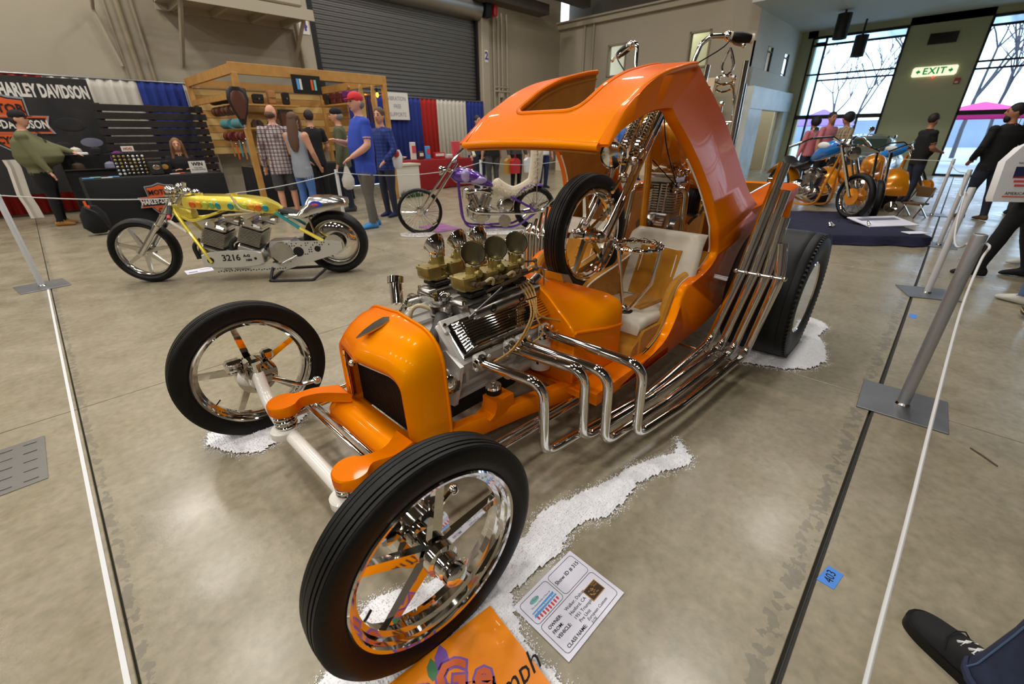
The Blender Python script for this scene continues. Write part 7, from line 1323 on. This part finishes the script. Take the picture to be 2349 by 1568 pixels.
for s in (-1,1):
    part('fork_leg',MB().tube([(1.70,s*.085,.325),(1.30,s*.10,.98)],.024,10),'chrome',bc); part('fork_leg',MB().tube([(1.64,s*.06,.32),(1.26,s*.07,.95)],.014,10),'chrome',bc)
    part('handlebar',MB().tube(fillet([(1.24,s*.05,1.02),(1.16,s*.18,1.12),(1.05,s*.42,1.10),(.98,s*.58,1.02)],.06),.016,10),'chrome',bc); part('grip',MB().tube([(1.0,s*.54,1.045),(.93,s*.68,.98)],.02,10),'chrome_soft',bc); part('mirror',MB().ell((1.12,s*.45,1.22),(.01,.05,.035)).cyl((1.08,s*.42,1.1),(1.12,s*.45,1.2),.006),'chrome',bc)
    part('frame_tube',MB().tube(smooth([(1.22,s*.02,.88),(1.15,s*.08,.45),(1.05,s*.12,.14),(.4,s*.13,.12),(0,s*.12,.3)]),.018,8),'trike_orange',bc); part('exhaust',MB().tube(smooth([(.9,s*.12,.45),(.98,s*.18,.3),(.5,s*.2,.22),(-.3,s*.2,.25)]),.026,10),'chrome',bc)
part('fork_tree',MB().box((1.26,0,1.0),(.10,.26,.035),None,.01).ell((1.28,0,1.02),.05).ell((1.22,.06,1.06),.035).ell((1.24,-.06,1.06),.035),'chrome',bc); part('headlight',MB().lathe([(.0,0),(.05,0),(.085,.07),(.09,.1),(.06,.11),(0,.115)],TR(1.36,0,.90)@RY(90),24),'chrome',bc)
part('gas_tank',MB().loft([[(x,w_*math.cos(a*PI/8),z+h*math.sin(a*PI/8)) for a in range(16)] for x,w_,z,h in ((1.20,.03,1.0,.03),(1.12,.12,.99,.10),(.98,.16,.95,.12),(.82,.14,.88,.10),(.66,.06,.80,.05))]),'blue_paint',bc); part('tank_flash',MB().ell((.96,.13,1.0),(.12,.04,.05)),'white_cloth',bc); part('tank_flash',MB().ell((.96,-.13,1.0),(.12,.04,.05)),'white_cloth',bc)
for an in (22,-22):
    T=TR(.78,0,.30)@RY(an); c=part('cylinder',MB().cyl(T@Vector((0,0,.06)),T@Vector((0,0,.34)),.055,14),'alu',bc); part('cylinder_fins',fins((0,0,.2),(.16,.15,.16),8,M=T),'chrome_soft',c,kind='stuff'); part('rocker_box',MB().box((0,0,.34),(.17,.14,.07),T,.03),'chrome',c)
part('crankcase',MB().ell((.78,0,.28),(.19,.12,.14)).ell((.45,0,.34),(.15,.12,.13)),'chrome_soft',bc); part('seat',MB().loft([[(x,w_*math.cos(a*PI/8),z+.04*math.sin(a*PI/8)) for a in range(16)] for x,w_,z in ((.62,.06,.74),(.45,.15,.66),(.2,.16,.68),(.05,.12,.78))]),'leather_black',bc); part('rear_fender',MB().loft([[(.37*math.cos(a),y,.325+(.37+d)*math.sin(a)) for y,d in ((-.1,-.03),(-.08,0),(0,.01),(.08,0),(.1,-.03),(0,-.01))] for a in [math.radians(10+14*k) for k in range(11)]]),'trike_orange',bc)
part('front_hub_disc',MB().lathe([(.06,.0),(.11,.002),(.11,.006),(.06,.008)],TR(1.70,.06,.325)@RX(90),24),'trike_orange',bc)
for s in (-1,1): part('brake_disc',MB().lathe([(.07,.0),(.12,.002),(.12,.006),(.07,.008)],TR(1.70,s*.065,.325)@RX(90),24),'trike_orange',bc)
# silver motorcycle beside the man in the polo shirt
sb_=dup(bc,None,TR(12.9,1.9,0)@RZ(-112)); tag(sb_,'chrome and blue motorcycle in front of the man in the black polo shirt','motorcycle')
# orange trike
tk=bike('orange_trike','orange three-wheeler with rounded rear fenders behind the blue-tank chopper',10.75,1.25,196); tk['category']='trike'
for s,yy in ((1,.52),(-1,-.52)):
    W(tk,0,.30,.10,.19,'chrome','rear_wheel',bars=5,y=yy)
    part('rear_fender',MB().loft([[(.40*math.cos(a)*1.05,yy+y,.33+(.36+d)*math.sin(a)) for y,d in ((-.17,-.10),(-.15,-.02),(-.06,.03),(.06,.03),(.15,-.02),(.17,-.10),(.14,-.06),(0,.0),(-.14,-.06))] for a in [math.radians(-8+12*k) for k in range(16)]]),'trike_orange',tk)
W(tk,1.75,.32,.05,.25,'chrome','front_wheel',spokes=20)
part('rear_body',MB().loft([[(x,w_*math.cos(a*PI/10),z+h*math.sin(a*PI/10)) for a in range(20)] for x,w_,z,h in ((-.45,.18,.50,.10),(-.3,.34,.52,.20),(0,.36,.55,.26),(.3,.30,.56,.25),(.55,.16,.58,.18),(.7,.08,.62,.10))]),'trike_orange',tk); part('gas_tank',MB().ell((.85,0,.82),(.28,.17,.16)),'trike_orange',tk)
part('engine',MB().box((.85,0,.42),(.4,.3,.36),None,.08).cyl((.85,-.2,.45),(.85,.2,.45),.12,20),'chrome_soft',tk); part('tail_trim',MB().tube([(-.42,-.25,.45),(-.46,0,.47),(-.42,.25,.45)],.02,8),'chrome',tk)
for s in (-1,1): part('fork_leg',MB().tube([(1.75,s*.08,.32),(1.35,s*.09,1.0)],.022,10),'chrome',tk); part('handlebar',MB().tube(smooth([(1.33,s*.05,1.02),(1.2,s*.3,1.12),(1.0,s*.42,1.05)]),.014,8),'chrome',tk); part('frame_tube',MB().tube(smooth([(1.30,s*.03,.9),(1.15,s*.12,.3),(.5,s*.15,.2),(0,s*.2,.3)]),.02,8),'trike_orange',tk)
part('seat',MB().ell((.42,0,.82),(.22,.17,.06)),'leather_black',tk)
# vintage car, nose to the camera
vc_=thing('vintage_car','grey-green vintage saloon car parked behind the orange trike','car',(15.6,1.9,0),180)
def cring(x,w_,z0,z1,p=2.6,n=24):
    return [(x,w_*math.copysign(abs(math.cos(2*PI*j/n))**(2/p),math.cos(2*PI*j/n)),(z0+z1)/2+(z1-z0)/2*math.copysign(abs(math.sin(2*PI*j/n))**(2/p),math.sin(2*PI*j/n))) for j in range(n)]
part('body',MB().loft([cring(*t) for t in ((-1.9,.45,.40,.60),(-1.75,.62,.30,.74),(-1.0,.74,.24,.84),(0,.78,.22,.86),(.7,.76,.24,.84),(1.4,.66,.28,.78),(1.75,.52,.34,.70),(1.85,.35,.4,.62))]),'silver_paint',vc_); part('cabin',MB().loft([cring(*t) for t in ((-1.2,.45,.7,.86),(-.8,.58,.7,1.18),(-.3,.62,.7,1.27),(.2,.58,.7,1.22),(.55,.5,.7,.9))]),'silver_paint',vc_)
part('windscreen',MB().loft([[(.30,-.46,1.14),(.30,.46,1.14),(.50,.48,.88),(.50,-.48,.88)],[(.33,-.46,1.15),(.33,.46,1.15),(.53,.48,.89),(.53,-.48,.89)]]),mat('car_glass',(60,76,66),.1,coat=1),vc_)
for s in (-1,1):
    part('side_window',MB().box((-.3,s*.60,1.03),(.8,.05,.22),RX(s*8),.02),'car_glass',vc_); part('headlight',MB().lathe([(.0,0),(.07,.0),(.09,.03),(.08,.05),(0,.06)],TR(1.68,s*.46,.62)@RY(90),20),'chrome',vc_); part('front_fender',MB().ell((1.25,s*.62,.50),(.5,.18,.28)),'silver_paint',vc_); part('rear_fender',MB().ell((-1.2,s*.64,.50),(.5,.18,.28)),'silver_paint',vc_)
    for x in (1.2,-1.2): W(vc_,x,.30,.09,.19,'chrome','wheel',y=s*.62,disc=True)
for k in range(7): part('grille_bar',MB().tube([(1.80-.02*k*0,-.34,.42+.04*k),(1.86,0,.42+.04*k),(1.80,.34,.42+.04*k)],.010,6),'chrome',vc_)
part('bumper',MB().tube(smooth([(1.6,-.75,.38),(1.9,-.4,.36),(1.95,0,.36),(1.9,.4,.36),(1.6,.75,.38)]),.045,10),'chrome',vc_)
# bits on and beside the platform
o=thing('display_board','white printed board lying tilted on the navy blanket','board',(8.2,.55,.13),M=TR(8.15,.52,.16)@RZ(-40)@RX(8)); part('board_panel',MB().box((0,0,0),(.75,.42,.012)),'paper',o); part('board_print',MB().box((0,.08,.007),(.6,.1,.002)),'ink_grey',o); part('board_stand',MB().box((0,.15,-.03),(.1,.03,.04)),'black_metal',o)
o=thing('info_plate','small white plate at the corner of the navy blanket','plate',(7.62,.12,.125)); part('plate_panel',MB().box((0,0,.01),(.26,.14,.008),RZ(-45)),'paper',o); part('plate_foot',MB().box((0,0,.003),(.1,.06,.006)),'chrome_soft',o)
for k,(x,y) in enumerate(((7.35,1.0),(7.75,.62))):
    o=thing('chrome_part','loose chrome bracket on the navy blanket, %s'%('left one','right one')[k],'metal part',(x,y,.125)); part('bracket_arm',MB().tube(smooth([(0,0,.02),(.08,.03,.06),(.16,.0,.02)]),.014,8),'chrome_soft',o); part('bracket_foot',MB().box((.16,0,.01),(.08,.05,.02),None,.005),'vinyl_white',o)
fc=thing('small_chair','little folding chair with a brown seat beside the platform','chair',(10.1,.30,0),150); part('seat',MB().box((0,0,.22),(.26,.26,.03),None,.01),'brown_cloth',fc); part('backrest',MB().box((-.14,0,.40),(.02,.26,.16),None,.02),'brown_cloth',fc)
for s in (-1,1): part('leg',MB().cyl((-.16,s*.13,0),(.1,s*.13,.22),.012,8),'chrome',fc); part('leg',MB().cyl((.13,s*.13,0),(-.15,s*.13,.46),.012,8),'chrome',fc)
o=thing('shop_lamp','round chrome lamp standing on the floor beside the little folding chair','lamp',(9.75,.58,0)); part('lamp_head',MB().lathe([(.0,0),(.05,0),(.09,.05),(.085,.06),(0,.05)],TR(0,0,.16)@RY(-70),20),'chrome',o); part('lamp_stem',MB().cyl((0,0,0),(0,0,.16),.01),'chrome',o); part('lamp_base',MB().cyl((0,0,0),(0,0,.015),.07,20),'chrome',o)
